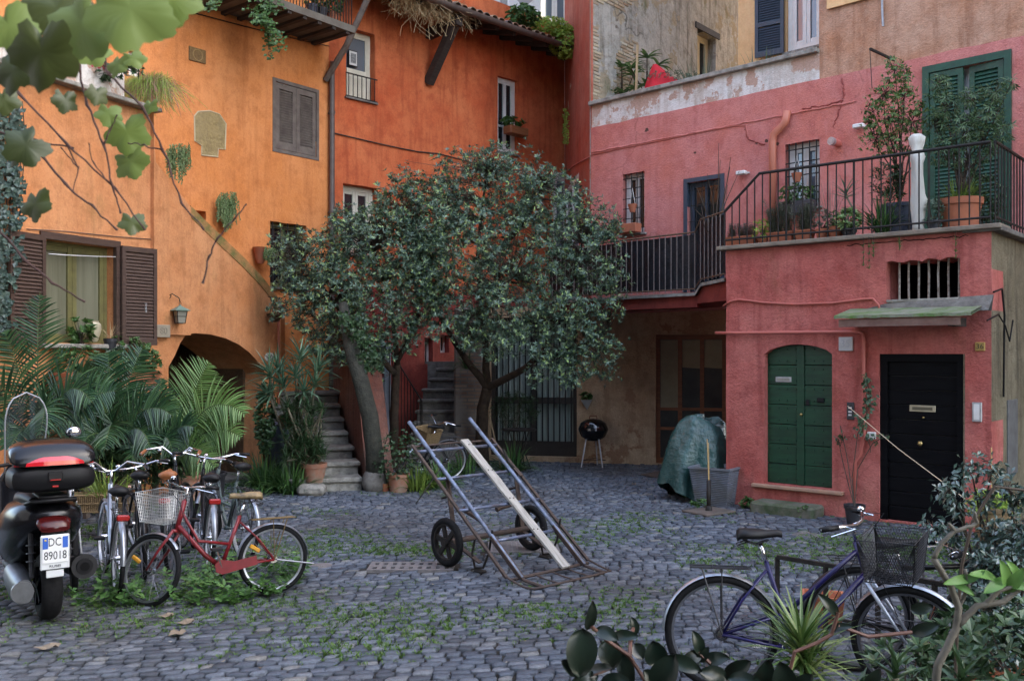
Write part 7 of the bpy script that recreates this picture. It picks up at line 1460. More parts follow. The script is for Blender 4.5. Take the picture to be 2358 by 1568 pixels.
# step stone in front of the green door
a, b = G(1752, 1170), G(1900, 1200); X = BF.fr(BF.S(1752), 0, -.12); slab('step_stone', 'long mossy stone step below the green double door', 'step', BF.fr(BF.S(1757), 0, 0), (0, -.40, -.05), (.86, -.03, .14), vary('mossy_stone', (.05, .07, .03), (.15, .14, .11), .95, 5, .8), .03)
# potted climber by the pipe
pp = pot('potted_climber', 'thin climbing rose in a black plastic pot between the two doors', G(1968, 1207), .12, .24, mPotBlk, cat='potted plant'); bs = G(1968, 1207) + V((0, 0, .2)); m_ = MB(); mb = MB()
for pts in (((1950, 1050), (1935, 980)), ((1962, 1100), (1975, 1000), (2005, 930), (1995, 860)), ((1975, 1080), (2010, 1020), (2045, 1000)), ((1955, 1120), (1940, 1060), (1930, 1010))):
    q = [bs] + [Q(px, py, -.12) for px, py in pts]; m_.tube(q, .006, 5); 
    for k in range(34): t_ = R.random(); i = min(len(q) - 2, int(t_ * (len(q) - 1))); p = q[i].lerp(q[i + 1], R.random()) + RV(.05); 
    for k in range(26): i = R.randrange(1, len(q)); p = q[i - 1].lerp(q[i], R.random()) + RV(.05); (whorl(mb, p, RV(), 3, .05, .03) if p.z > .9 else None)
m_.build('stems', mTwig, pp); mb.build('leaves', mLeafDark, pp)
cr_ = thing('creeper', 'thin dark creeper climbing the rose pipe between the two doors', 'creeper', Q(1995, 900, -.05)); mb = MB()
for i in range(90): py = R.uniform(862, 1010); p = Q(1993 + 12 * math.sin(py * .05) + R.gauss(0, 7), py, -.05 - R.random() * .08); mb.leaf(p, V((R.uniform(-1, 1), -.3, -.5)), V((0, -1, .2)), .055, .04, .1)
m_ = MB(); m_.tube([Q(1993 + 12 * math.sin(py * .05), py, -.05) for py in range(862, 1050, 12)], .005, 4); mb.build('leaves', mLeafDark, cr_); m_.build('stem', mTwig, cr_)
m_ = MB(); a, b = Q(1952, 935, -.15), P(2222, 1148, 8.6); m_.tube([a, a.lerp(b, .5) + V((0, 0, -.03)), b], .0042, 6); tag(m_.build('bamboo_cane', mat('pale_cane', (.62, .5, .33), .6)), 'long pale cane slanting across the black door', 'cane')
# ------------------------------------------------------------------ plates, lamps, intercoms
def plate(label, wall, rect, txt, m, tm, size, name='number_plate', th=.02, sx=1.0, round_=False, cat='sign'):
    a, z0, b, z1 = rect; cx_, cz = (a + b) / 2, (z0 + z1) / 2; t = thing(name, label, cat, wall.pt(cx_, cz)); m_ = MB(wall.fr(cx_, cz))
    if round_: n = 24; m_.prism([((b - a) / 2 * math.cos(2 * PI * k / n), (z1 - z0) / 2 * math.sin(2 * PI * k / n)) for k in range(n)], -th, -.002)
    else: m_.box((-(b - a) / 2, -th, -(z1 - z0) / 2), ((b - a) / 2, -.002, (z1 - z0) / 2), .005)
    m_.build('plate', m, t, smooth=False)
    if txt: text_mesh(txt, size, 'digits', tm, t, wall.fr(cx_, cz, -th - .0012), .003, sx=sx)
    return t
mMarble = vary('old_marble', (.50, .50, .49), (.40, .40, .38), .6, 7, .1)
plate('white square plate with embossed number 35 right of the green door', BF, BF.rect(1933, 776, 1965, 808), '35', mMarble, mat('marble_digit', (.36, .37, .38), .7), .13, th=.03)
plate('yellow square plate with dark number 36 above the black door', BF, BF.rect(2246, 788, 2269, 808), '36', mat('ochre_plate', (.42, .26, .07), .6), mat('dark_digit', (.08, .06, .03), .7), .085)
plate('square stone plate with faint number 80 under the lantern', L1, L1.rect(351, 748, 382, 777), '80', vary('travertine', (.34, .29, .21), (.26, .22, .16), .7, 6, .2), mat('engraved', (.22, .19, .14), .8), .14, th=.09)
plate('round white enamel plate with black number 30 right of the arch', L1, L1.rect(609, 812, 631, 834), '30', mat('enamel', (.6, .58, .5), .4), mat('black_digit', (.02, .02, .02), .6), .12, round_=True)
ic = plate('dark metal intercom panel right of the green door', BF, BF.rect(1951, 926, 1968, 966), None, mat('dark_panel', (.05, .05, .055), .4, .5), None, 0, 'intercom', cat='intercom')
m_ = MB(BF.fr(*BF.hit(1959, 946))); [m_.box((-.02, -.026, z), (.02, -.021, z + .02)) for z in (-.06, -.02, .03)]; m_.build('button', mWhite, ic)
ic = plate('silver framed intercom panel right of the black door', BF, BF.rect(2239, 926, 2262, 971), None, mSteel, None, 0, 'intercom', cat='intercom')
m_ = MB(BF.fr(*BF.hit(2250, 948))); m_.box((-.03, -.026, -.09), (.03, -.0215, .09)); m_.build('button_panel', mWhite, ic)
plate('small white electrical box below the creeper', BF, BF.rect(2000, 994, 2018, 1010), None, mWhite, None, 0, 'electric_box', th=.05, cat='electric box')
# dirt patch / ghost plaster on the orange wall and the small carved panel
gp = [L0.hit(*q) for q in ((447, 268), (455, 258), (482, 256), (505, 264), (520, 286), (518, 345), (502, 343), (501, 362), (463, 358), (464, 336), (448, 325))]
m_ = MB(L0.fr(0, 0)); m_.prism(gp, -.008, -.001); tag(m_.build('bare_plaster_patch', plaster('bare_patch', (.34, .25, .11), (.24, .18, .09), (.42, .33, .17), bump=.8, fine=20)), 'bare grey patch where something was removed from the orange wall', 'plaster patch')
m_ = MB(L0.fr(0, 0)); m_.tube([(x, -.009, z) for x, z in gp], .012, 4, closed=True); tag(m_.build('patch_border', mat('pale_edge', (.55, .45, .28), .9)), 'pale cream border round the bare patch on the orange wall', 'plaster edge')
rp = L0.rect(434, 112, 473, 144); t = thing('relief_panel', 'small brown carved stone panel high on the orange wall', 'relief panel', L0.pt((rp[0] + rp[2]) / 2, rp[1])); m_ = MB(L0.fr(0, 0)); m_.box((rp[0], -.02, rp[1]), (rp[2], -.002, rp[3]), .006); m_.build('panel', vary('brown_relief', (.24, .14, .05), (.14, .08, .03), .8, 25, .8), t)
m_ = MB(L0.fr((rp[0] + rp[2]) / 2, (rp[1] + rp[3]) / 2)); m_.torus((0, -.021, 0), (0, 1, 0), .085, .008, 24, 5); m_.build('oval_moulding', mat('worn_gold', (.34, .22, .08), .7), t).scale = (1, 1, 1)
# lantern
lp = L1.hit(385, 715); X = L1.fr(lp[0], lp[1], 0); t = thing('wall_lantern', 'small green roofed lantern hanging from a scrolled bracket above the plate 80', 'lantern', L1.pt(*lp)); m_ = MB(X); m_.tube([(-.02, -.01, .20), (-.02, -.12, .24), (.03, -.2, .18), (.05, -.2, .12)], .008, 5); m_.tube([(-.02, -.01, .06), (-.02, -.06, .16), (-.02, -.1, .22)], .006, 5); m_.torus((.05, -.2, .10), (0, 1, 0), .02, .004, 12, 5); m_.build('bracket', mIron, t)
X2 = X @ T_((.05, -.2, .06)) @ Rz(.4); m_ = MB(X2); m_.lathe([(0, .03), (.03, .0), (.155, -.06), (.15, -.07), (0, -.05)], 4, sq=None); m_.build('roof', vary('verdigris', (.10, .17, .13), (.16, .23, .18), .6, 8, .1), t); m_ = MB(X2)
m_.lathe([(.10, -.07), (.07, -.24), (0, -.25)], 4); gl = m_.build('glass', mat('old_glass', (.25, .24, .19), .2), t); m_ = MB(X2)
for k in range(4): a = k * PI / 2; m_.tube([(.105 * math.cos(a), .105 * math.sin(a), -.07), (.075 * math.cos(a), .075 * math.sin(a), -.25)], .006, 5)
for r_, z in ((.105, -.07), (.09, -.15), (.075, -.25)): m_.tube([(r_ * math.cos(k * PI / 2), r_ * math.sin(k * PI / 2), z) for k in range(4)], .005, 4, closed=True)
m_.build('cage', mIron, t)
# hanging basket on the wall
hbp = L1.hit(614, 730); t = thing('hanging_basket', 'empty iron hanging bowl on the wall at the right of the arch', 'hanging bowl', L1.pt(*hbp, -.15)); X = L1.fr(hbp[0], hbp[1], -.17); m_ = MB(X); m_.lathe([(0, -.09), (.06, -.08), (.12, -.01), (.14, .04), (.15, .045), (.13, .035), (.05, -.06), (0, -.07)], 18); m_.build('bowl', vary('rusty_bowl', (.08, .05, .03), (.13, .08, .045), .8, 8, .3), t, smooth=True); m_ = MB(X); m_.tube([(-.13, 0, .04), (-.03, 0, .32), (.0, .14, .34), (.03, 0, .32), (.13, 0, .04)], .006, 5); m_.torus((0, 0, .1), (0, 1, 0), .06, .005, 16, 5); m_.build('hanger', mRust, t)
# spot lamps on the pink wall
for px, py, k in ((1715, 400, 0), (1985, 293, 0)):
    q = U.hit(px, py); X = U.fr(q[0], q[1]); t = thing('wall_light', 'white bulkhead lamp on the pink wall left of the drainpipe' if px < 1800 else 'white lamp half hidden by the weeping fig', 'wall lamp', U.pt(*q)); m_ = MB(X); m_.box((-.09, -.14, -.03), (.07, -.03, .03), .01); m_.build('lamp', mWhite, t); m_ = MB(X); m_.tube([(.04, -.05, 0), (.09, -.01, 0)], .015, 6); m_.build('arm', mWhite, t)
q = U.hit(1932, 332); X = U.fr(q[0], q[1]); t = thing('flue_outlet', 'round metal flue outlet sticking out of the pink wall', 'flue', U.pt(*q)); m_ = MB(X); m_.cyl((0, 0, 0), (-.02, -.16, .01), .055, 16); m_.build('pipe', mPipeRed, t, smooth=True); m_ = MB(X); m_.cyl((-.02, -.16, .01), (-.03, -.22, .015), .06, 16); m_.cyl((-.03, -.221, .015), (-.031, -.226, .015), .045, 16); m_.build('cap', mSteel, t, smooth=True)
# clothes-line arm on the pink wall
m_ = MB(); m_.bar(U.pt(*U.hit(2060, 140), -.02), U.pt(*U.hit(2003, 113, -.5), -.5), .03); m_.tube([U.pt(*U.hit(2003, 113, -.5), -.5), U.pt(*U.hit(2008, 205, -.5), -.5)], .006, 4); tag(m_.build('bracket_arm', mIron), 'thin iron arm sticking out above the weeping fig', 'bracket')
# pale wrapped post on the terrace
X = T_(B(2113, .2)); m_ = MB(X); vs = []; n = 16; prof = [(0, .075), (.1, .07), (.3, .09), (.42, .10), (.5, .085), (.75, .07), (.9, .075), (.98, .095), (1.04, .075), (1.07, .055), (1.16, .085), (1.24, .10), (1.28, .06)]
for z, r_ in prof:
    z *= .93
    for k in range(n): a = 2 * PI * k / n; r2 = r_ * (1 + .34 * noise.noise(V((math.cos(a) * 1.5, math.sin(a) * 1.5, z * 4)))); vs.append((r2 * math.cos(a) + .05 * (z - .6) * -.6, r2 * .8 * math.sin(a), z))
m_.add(vs, [(i * n + k, i * n + (k + 1) % n, (i + 1) * n + (k + 1) % n, (i + 1) * n + k) for i in range(len(prof) - 1) for k in range(n)] + [tuple(range(n - 1, -1, -1)), tuple((len(prof) - 1) * n + k for k in range(n))]); tag(m_.build('pale_log', vary('bleached_wood', (.62, .60, .54), (.48, .45, .39), .7, 3, .5, stretch=(4, 4, .6)), smooth='all'), 'tall bleached pale post standing behind the terrace railing', 'wooden post')
# AC unit on the far building, diagonal pipe
ac = FW.rect(1166, -28, 1242, 42); t = thing('air_conditioner', 'white air conditioning unit on the far building above the tiled roof', 'air conditioner', FW.pt(ac[0], ac[1], -.3)); m_ = MB(FW.fr(0, 0)); m_.box((ac[0], -.35, ac[1]), (ac[2], -.05, ac[3]), .02); m_.build('casing', mWhite, t); m_ = MB(FW.fr(ac[0] + .45, (ac[1] + ac[3]) / 2 + .1, -.352)); m_.cyl((0, -.004, 0), (0, 0, 0), .27, 26); m_.build('fan_grille', mat('grey_grille', (.33, .31, .29), .6), t)
ac = FW.rect(1122, -20, 1150, 50); t = thing('air_conditioner', 'narrow white box left of the air conditioning unit', 'cabinet', FW.pt(ac[0], ac[1], -.3)); m_ = MB(FW.fr(0, 0)); m_.box((ac[0], -.3, ac[1]), (ac[2], -.05, ac[3]), .02); m_.build('casing', mWhite, t)
# cafe table and stool near the curtained front
tx = G(1195, 1082); t = thing('cafe_table', 'small round dark metal table in front of the curtained window', 'table', tx); X = T_(tx); m_ = MB(X); m_.lathe([(0, .70), (.3, .70), (.31, .715), (.3, .73), (0, .73)], 28); m_.build('table_top', mIron, t, smooth=True)
for a in (.5, 2.1, 3.7, 5.2): m_ = MB(X); m_.tube([(.2 * math.cos(a), .2 * math.sin(a), .7), (.1 * math.cos(a), .1 * math.sin(a), .35), (.24 * math.cos(a), .24 * math.sin(a), 0)], .01, 6); m_.build('leg', mIron, t)
m_ = MB(); m_.tube([G(1155, 1085), P(1128, 958, 16.3)], .012, 6); tag(m_.build('broom_handle', mat('handle_wood', (.3, .22, .13), .7)), 'thin broom handle leaning by the forked trunk', 'broom handle')
# wall planter triangle
q = LW.hit(1352, 920); t = thing('wall_planter', 'small white wall bracket planter with greens beside the barbecue', 'wall planter', LW.pt(*q, -.1)); m_ = MB(LW.fr(*q)); m_.add([(-.1, -.01, 0), (.1, -.01, 0), (.1, -.15, 0), (-.1, -.15, 0), (0, -.01, -.2)], [(0, 1, 2, 3), (0, 3, 4), (1, 4, 2), (2, 4, 3), (0, 4, 1)]); m_.build('bracket', mMarble, t); bushy('', '', LW.pt(q[0], q[1] + .06, -.08), (.12, .08, .08), 40, .05, .04, mLeafMid, root=t, stems=0)
# doormat / sheet under the tarp, loose litter
m_ = MB(); pts = [G(1475, 1095), G(1530, 1085), G(1600, 1120), G(1560, 1112)]; 
m_.add([(p.x, p.y, .016) for p in pts] + [(p.x, p.y, .024) for p in pts], [(0, 1, 2, 3), (7, 6, 5, 4), (0, 4, 5, 1), (1, 5, 6, 2), (2, 6, 7, 3), (3, 7, 4, 0)]); tag(m_.build('ground_sheet', mat('brown_sheet', (.07, .045, .03), .9)), 'flat dark brown sheet on the paving beside the tarpaulin', 'mat')
m_ = MB()
for i in range(130):
    px, py = R.uniform(150, 2100), 1075 + 480 * R.random() ** 1.6; p = G(px, py); 
    if in_grate(p.x, p.y) or not cob_ok(p.x, p.y): continue
    a = R.uniform(0, 6.3); s_ = R.uniform(.006, .022); m_.add([(p.x + s_ * math.cos(a + k * 1.57) * (1 if k % 2 else .6), p.y + s_ * math.sin(a + k * 1.57) * (1 if k % 2 else .6), .022 + .006 * (k % 2)) for k in range(4)], [(0, 1, 2, 3)])
tag(m_.build('litter', leafmat('leaf_litter', (.26, .21, .13), (.16, .11, .06), (.36, .34, .30), rough=.8)), 'scattered dry leaf bits and pale crumbs on the paving', 'litter', kind='stuff')
for k, (px, py, s_, lab) in enumerate(((385, 1425, .07, 'pale curled dead leaf in front of the red bicycle wheel'), (430, 1440, .09, 'brown and white dead leaf on the grass by the red bicycle'), (112, 1498, .10, 'pale flat dead leaf on the paving below the scooter'), (408, 1465, .10, 'crumpled grey dead leaf on the paving, second row of leaves'), (1078, 1135, .07, 'white paper scrap behind the cart'), (1460, 1118, .06, 'small white plastic lid on the far paving'))):
    p = G(px, py); m_ = MB(T_(p + V((0, 0, .022))) @ Rz(R.uniform(0, 3))); n = 9; m_.add([(0, 0, .004)] + [(s_ * math.cos(2 * PI * i / n) * (1 if i % 2 else .6), s_ * .6 * math.sin(2 * PI * i / n) * (1 if i % 2 else .7), .012 * (i % 3)) for i in range(n)], [(0, i + 1, (i + 1) % n + 1) for i in range(n)]); tag(m_.build('fallen_leaf', bpy.data.materials['leaf_litter']), lab, 'dead leaf' if k < 4 else 'litter')
# barrel planters behind the bikes
pp = pot('barrel_planter', 'dark wooden tub with a brown basket behind the bicycles', G(478, 1142), .26, .34, mPotBlk, cat='planter', r2=.22); 
pp = pot('clay_planter', 'wide clay planter behind the bicycle handlebars', G(432, 1150), .24, .36, mTerrOld, cat='planter', r2=.2); straps('', '', G(432, 1150) + V((0, 0, .34)), 40, .3, .02, mStrap, root=pp, rad=.15)
X = T_(G(245, 1238)) @ Rz(.1); t = thing('wicker_planter', 'long wicker trough of strap leaved plants behind the silver bicycle', 'planter', M=X); m_ = MB(X @ T_((0, 0, .42))); 
m_.lathe([(0, 0), (.3, 0), (.36, .2), (.34, .2), (.28, .03), (0, .03)], 4, sq=None); 
m_ = MB(X); m_.box((-.42, -.12, .30), (.42, .12, .50), .01)
for i in range(40): x = -.42 + .84 * i / 39; m_.tube([(x, -.125, .31), (x, -.13, .49)], .006, 4)
for z in (.31, .4, .49): m_.tube([(-.43, -.13, z), (.43, -.13, z)], .009, 5)
m_.build('trough', mWick, t); m_ = MB(X); [m_.box((x - .03, -.1, 0), (x + .03, .1, .30)) for x in (-.35, .35)]; m_.build('stand', mGreyWood, t); straps('', '', G(245, 1238) + V((0, 0, .48)), 70, .4, .022, mStrapY, root=t, rad=.25)
# low iron rail and planter by the purple bike
rl2 = thing('low_railing', 'low dark iron rail on posts behind the blue violet bicycle', 'railing', G(1790, 1430)); m_ = MB(); a, b = G(1790, 1432), G(2330, 1520); b = V((3.1, 6.1, 0)); hh = .50
m_.bar(a + V((0, 0, hh)), b + V((0, 0, hh)), .03); m_.bar(a + V((0, 0, .12)), b + V((0, 0, .12)), .02)
for t_ in (0, .26, .52, .78, 1): p = a.lerp(b, t_); m_.bar(p, p + V((0, 0, hh)), .03)
m_.build('rail', mIron, rl2)
p0 = G(1895, 1440); X = T_(p0) @ Rz(-.3); t = thing('clay_trough', 'empty terracotta trough hanging behind the low iron rail', 'planter', M=X); m_ = MB(X); w_, h_ = .30, .24
m_.add([(-w_ * .42, -.08, 0), (w_ * .42, -.08, 0), (w_ * .42, .08, 0), (-w_ * .42, .08, 0), (-w_ / 2, -.13, h_), (w_ / 2, -.13, h_), (w_ / 2, .13, h_), (-w_ / 2, .13, h_), (-w_ * .44, -.105, h_), (w_ * .44, -.105, h_), (w_ * .44, .105, h_), (-w_ * .44, .105, h_), (-w_ * .4, -.09, h_ - .08), (w_ * .4, -.09, h_ - .08), (w_ * .4, .09, h_ - .08), (-w_ * .4, .09, h_ - .08)], [(3, 2, 1, 0), (0, 1, 5, 4), (1, 2, 6, 5), (2, 3, 7, 6), (3, 0, 4, 7), (4, 5, 9, 8), (5, 6, 10, 9), (6, 7, 11, 10), (7, 4, 8, 11), (8, 9, 13, 12), (9, 10, 14, 13), (10, 11, 15, 14), (11, 8, 12, 15), (12, 13, 14, 15)]); m_.build('trough', mTerr, t)
# ================================================================== FOREGROUND PLANTS
def vleaf(mb, c, nrm, up, r, jag=0):
    nrm = V(nrm).normalized(); x = V(up).cross(nrm).normalized(); y = nrm.cross(x); n = 40; vs = [V(c)]
    for k in range(n):
        a = 2 * PI * k / n; th = a - PI / 2     # petiole at the bottom
        q = .84 + .12 * math.cos(5 * (th) - PI / 2 * 0 + PI / 2) ** 1 + .05 * math.cos(17 * a + jag); d = abs(((a - 1.5 * PI + PI) % (2 * PI)) - PI); q *= 1 - .55 * math.exp(-(d / .25) ** 2); rr = r * q
        for s_, z in ((.55, .03), (1, -.10)): vs.append(V(c) + x * (rr * s_ * math.cos(a)) + y * (rr * s_ * math.sin(a)) + nrm * (r * (z + .07 * math.sin(3 * a + jag) * s_)))
    fs = [(0, 1 + 2 * k, 1 + 2 * ((k + 1) % n)) for k in range(n)] + [(1 + 2 * k, 2 + 2 * k, 2 + 2 * ((k + 1) % n), 1 + 2 * ((k + 1) % n)) for k in range(n)]
    mb.add(vs, fs)
gv = thing('grapevine', 'grapevine with big green leaves hanging into the top left corner', 'vine', P(200, -200, 1.8)); mb = MB(); m2 = MB(); st = MB()
for (px, py, r_, Y, nx, nz, ux, m) in ((300, 20, 120, 1.35, .1, .3, .2, 0), (190, 55, 110, 1.4, -.2, .2, -.3, 0), (400, 0, 70, 1.4, .2, .2, .5, 0), (95, 120, 95, 1.3, -.1, -.2, .1, 1), (20, 60, 70, 1.4, .2, .1, .6, 0), (130, 20, 90, 1.5, .2, .3, -.5, 1), (30, 165, 60, 1.5, -.2, .1, .2, 1), (292, 305, 58, 2.2, .15, .1, .3, 0), (300, 372, 50, 2.2, -.2, .2, .9, 0), (305, 512, 36, 2.3, .3, .5, .2, 1), (60, 335, 58, 2.0, .4, .3, -.8, 1), (82, 470, 46, 2.1, -.3, .2, .4, 1), (250, 262, 36, 2.2, .3, .4, .1, 0), (150, 232, 34, 1.9, .92, .1, .1, 2), (224, 218, 30, 1.9, .93, .1, .0, 2), (310, 135, 30, 2.1, .3, .4, .8, 0), (270, 150, 34, 2.1, -.4, .3, .1, 0), (10, 230, 40, 1.9, .4, .2, .4, 1), (40, 350, 40, 2.1, -.5, .3, .2, 1), (345, 245, 24, 2.2, -.3, .3, .2, 0), (215, 120, 44, 2.0, .2, .4, .9, 0), (370, 60, 40, 2.0, .2, .2, .1, 0)):
    vleaf((mb, m2, m2)[m] if m < 3 else mb, P(px, py, Y), (nx, -1, nz), (ux, .1, -1), r_ / F * Y * 1.0, px * .1)
for pts, r_ in ((((240, -60), (238, 85), (247, 170), (330, 250), (375, 345), (420, 470), (470, 530)), .003), (((-30, 130), (45, 215), (150, 330), (262, 432), (335, 530)), .0028), (((150, -20), (180, 150), (200, 240), (240, 335), (260, 430), (278, 492)), .003), (((60, 330), (95, 355), (150, 425), (210, 475), (270, 530)), .0032), (((465, 655), (482, 590), (500, 548), (545, 500), (568, 470)), .0022), (((-10, 520), (60, 600), (120, 650), (196, 695)), .003), (((375, 345), (330, 335), (295, 330)), .002), (((247, 170), (275, 160), (312, 140)), .0025), (((150, 330), (180, 385), (140, 340)), .002), (((240, 335), (252, 300), (270, 265)), .002), (((-20, 300), (60, 318), (170, 342)), .003), (((262, 432), (215, 375), (205, 330)), .0016), (((180, 385), (168, 440)), .0014)):
    pp_ = [P(x, y, 2.15) for x, y in pts]; ff_ = []
    for i in range(len(pp_) - 1):
        for k in range(5): ff_.append(pp_[i].lerp(pp_[i + 1], k / 5) + RV(.0025))
    ff_.append(pp_[-1]); st.tube(ff_, r_, 6, rs=[r_ * (1.6 if i % 5 == 0 else 1) * (1 - .45 * i / len(ff_)) for i in range(len(ff_))])
mb.build('leaves', mVine, gv, smooth='all'); m2.build('shaded_leaves', leafmat('shaded_vine_leaf', (.03, .045, .010), (.065, .085, .018), (.022, .03, .010), rough=.5, trans=.2), gv, smooth='all'); st.build('stems', vary('vine_stem', (.045, .022, .02), (.07, .035, .03), .7, 20, .2), gv)  # shade on the second leaf set is put into its darker colour
def bigleaf(mb, px, py, ln, wd, ang, Y, tilt=.5, roll=0, cup=.12):
    """leaf centred on a pixel; ang: direction of the tip on screen (degrees, 0 right, 90 up)"""
    a = math.radians(ang); d = V((math.cos(a), -tilt * .6, math.sin(a))).normalized(); nrm = V((roll, -1, tilt)).normalized(); x = d.cross(nrm).normalized(); nrm = x.cross(d); L = ln / F * Y; W = wd / F * Y; c = P(px, py, Y) - d * L / 2; n = 12; vs = []
    for i in range(n + 1):
        t = i / n; w = W / 2 * (math.sin(PI * t ** .82) ** .62) if 0 < t < 1 else 0; cc = c + d * (L * t) + nrm * (L * .10 * math.sin(PI * t))
        for u in (-1, -.5, 0, .5, 1): vs.append(cc + x * (w * u) + nrm * (W * cup * u * u) + (nrm * (W * .012 * (-1) ** i) if abs(u) == .5 else V((0, 0, 0))))
    mb.add(vs, [(i * 5 + k, i * 5 + k + 1, i * 5 + 5 + k + 1, i * 5 + 5 + k) for i in range(n) for k in range(4)]); return c
def rubber(label, base, leaves, stem_pts, group='rubber plants in the foreground'):
    t = thing('rubber_plant', label, 'plant', base, group=group); mb = MB(); st = MB()
    for l in leaves: c = bigleaf(mb, *l); 
    for s_ in stem_pts: st.tube([P(*q) for q in s_], .007, 6)
    pot('', '', base, .17, .3, mTerr, parent=t); st.tube([base + V((0, 0, .25)), P(*stem_pts[0][0])], .012, 6)
    mb.build('leaves', mRubber, t, smooth='all'); st.build('stems', mat('red_brown_stem', (.10, .045, .03), .6), t); return t
rubber('dark glossy rubber plant with one big ribbed leaf in the bottom centre', P(1470, 0, 3.1) * 1 - V((0, 0, P(1470, 0, 3.1).z)),
    [(1338, 1502, 112, 72, -95, 3.0, .25), (1357, 1415, 72, 30, 80, 3.1, .2, .5), (1398, 1462, 60, 34, -20, 3.1, .8), (1441, 1464, 62, 26, 5, 3.2, .5), (1404, 1505, 70, 56, -80, 3.2, .3), (1508, 1502, 62, 54, 100, 3.1, .1), (1532, 1545, 95, 62, 60, 3.0, .1, -.3), (1458, 1440, 44, 24, 105, 3.3, .1, .4), (1312, 1535, 60, 34, 140, 3.0, .5), (1440, 1540, 80, 40, -70, 3.2, .2), (1382, 1545, 80, 30, 25, 3.0, 1.0), (1420, 1572, 80, 40, 10, 3.0, .8), (1578, 1530, 80, 36, -20, 3.1, .4), (1470, 1500, 40, 34, -60, 3.2, .6), (1498, 1560, 60, 40, 130, 3.1, .4), (1345, 1565, 70, 34, 190, 3.0, .5)],
    [((1500, 1590, 3.15), (1450, 1510, 3.15), (1400, 1475, 3.15), (1362, 1442, 3.1)), ((1500, 1590, 3.15), (1508, 1540, 3.15), (1505, 1480, 3.1)), ((1450, 1510, 3.15), (1452, 1470, 3.2), (1458, 1445, 3.3))])
rubber('dark glossy rubber plant under the wheels of the blue violet bicycle', V((P(1700, 0, 3.2).x, 3.2, 0)),
    [(1604, 1478, 60, 30, 110, 3.2, .1, .3), (1620, 1505, 44, 22, 60, 3.2, .2), (1590, 1515, 60, 30, 200, 3.2, .4), (1650, 1520, 66, 36, 20, 3.2, .8), (1700, 1540, 76, 40, 40, 3.2, .5), (1640, 1555, 80, 44, 160, 3.1, .5), (1760, 1550, 80, 46, 80, 3.1, .4), (1800, 1560, 90, 60, 100, 3.0, .3), (1720, 1575, 90, 44, -10, 3.1, .8), (1850, 1570, 60, 40, 50, 3.1, .4)],
    [((1700, 1600, 3.2), (1650, 1540, 3.2), (1606, 1500, 3.2)), ((1700, 1600, 3.2), (1760, 1580, 3.15), (1795, 1560, 3.1))])
rubber('tall stemmed rubber plant with a few slim leaves in front of the bicycle wheels', V((P(1960, 0, 3.5).x, 3.5, 0)),
    [(1905, 1390, 74, 26, 135, 3.5, .3), (2122, 1400, 52, 28, 10, 3.5, .3), (2130, 1448, 70, 30, 25, 3.5, .5), (2010, 1560, 60, 30, 60, 3.5, .4), (1935, 1445, 60, 20, 15, 3.5, .7)],
    [((1812, 1570, 3.5), (1830, 1500, 3.5), (1880, 1480, 3.5), (1915, 1460, 3.5), (1930, 1410, 3.5)), ((1930, 1440, 3.5), (2000, 1465, 3.5), (2100, 1455, 3.5))])
dc = thing('dracaena', 'spiky dracaena with narrow yellow edged leaves in front of the blue violet bicycle', 'plant', V((P(1845, 0, 3.9).x, 3.9, 0))); mb = MB(); st = MB(); c0_ = P(1845, 1475, 3.9); c1_ = P(1860, 1530, 3.9)
for c, n_, L_ in ((c0_, 90, .28), (c1_, 60, .28)):
    for k in range(n_): a = k * 2.4; u = k / n_; mb.blade(c - V((0, 0, .09 * u)), V((math.cos(a), math.sin(a), 1.9 - 2.3 * u)), L_ * R.uniform(.8, 1.1), .016, R.uniform(.3, .9), 6, fold=.2, w0=.9)
st.tube([V((c0_.x, 3.9, 0)), c1_, c0_], .014, 6); pot('', '', V((c0_.x, 3.9, 0)), .16, .28, mPotBlk, parent=dc)
mb.build('leaves', leafmat('dracaena_leaf', (.04, .09, .02), (.09, .16, .04), (.20, .25, .08), rough=.4, trans=.2), dc); st.build('stem', mBark, dc)
for k, (px, py, Y) in enumerate(((2062, 1535, 3.9), (2215, 1555, 3.6))):
    al2 = thing('aloe', ('small blue green aloe below the bicycle wheel', 'small blue green aloe at the foot of the grey branches')[k], 'plant', V((P(px, 0, Y).x, Y, 0)), group='small aloes in the foreground'); base = V((P(px, 0, Y).x, Y, 0)); c = P(px, py, Y); aloe(al2, [(c, (0, -.1, 1))], .15, .024, 16, mLeafDark, base=base + V((0, 0, .2))); pot('', '', base, .12, .3, mTerr, parent=al2)
# grey branching frangipani
fg = thing('frangipani', 'leaning grey branched shrub with a few bright green leaves at the right edge', 'shrub', V((P(2150, 0, 2.7).x, 2.7, 0))); st = MB(); Yf = 2.7
for pts, r_ in ((((2150, 1640), (2160, 1530), (2200, 1450), (2208, 1400), (2190, 1350), (2150, 1285)), .017), (((2150, 1285), (2168, 1250), (2200, 1222), (2235, 1212), (2250, 1204), (2243, 1178)), .010), (((2200, 1222), (2185, 1205)), .008), (((2205, 1440), (2250, 1395), (2310, 1385), (2358, 1345), (2400, 1335)), .014), (((2204, 1405), (2230, 1350), (2222, 1310)), .009), (((2260, 1400), (2300, 1360), (2370, 1340)), .011)):
    pp_ = [P(x, y, Yf) for x, y in pts]; ff_ = []
    for i in range(len(pp_) - 1):
        for k in range(4): ff_.append(pp_[i].lerp(pp_[i + 1], k / 4) + RV(.0015))
    ff_.append(pp_[-1]); st.tube(ff_, r_, 9, rs=[r_ * .66 * (1.1 - .35 * i / len(ff_)) for i in range(len(ff_))])
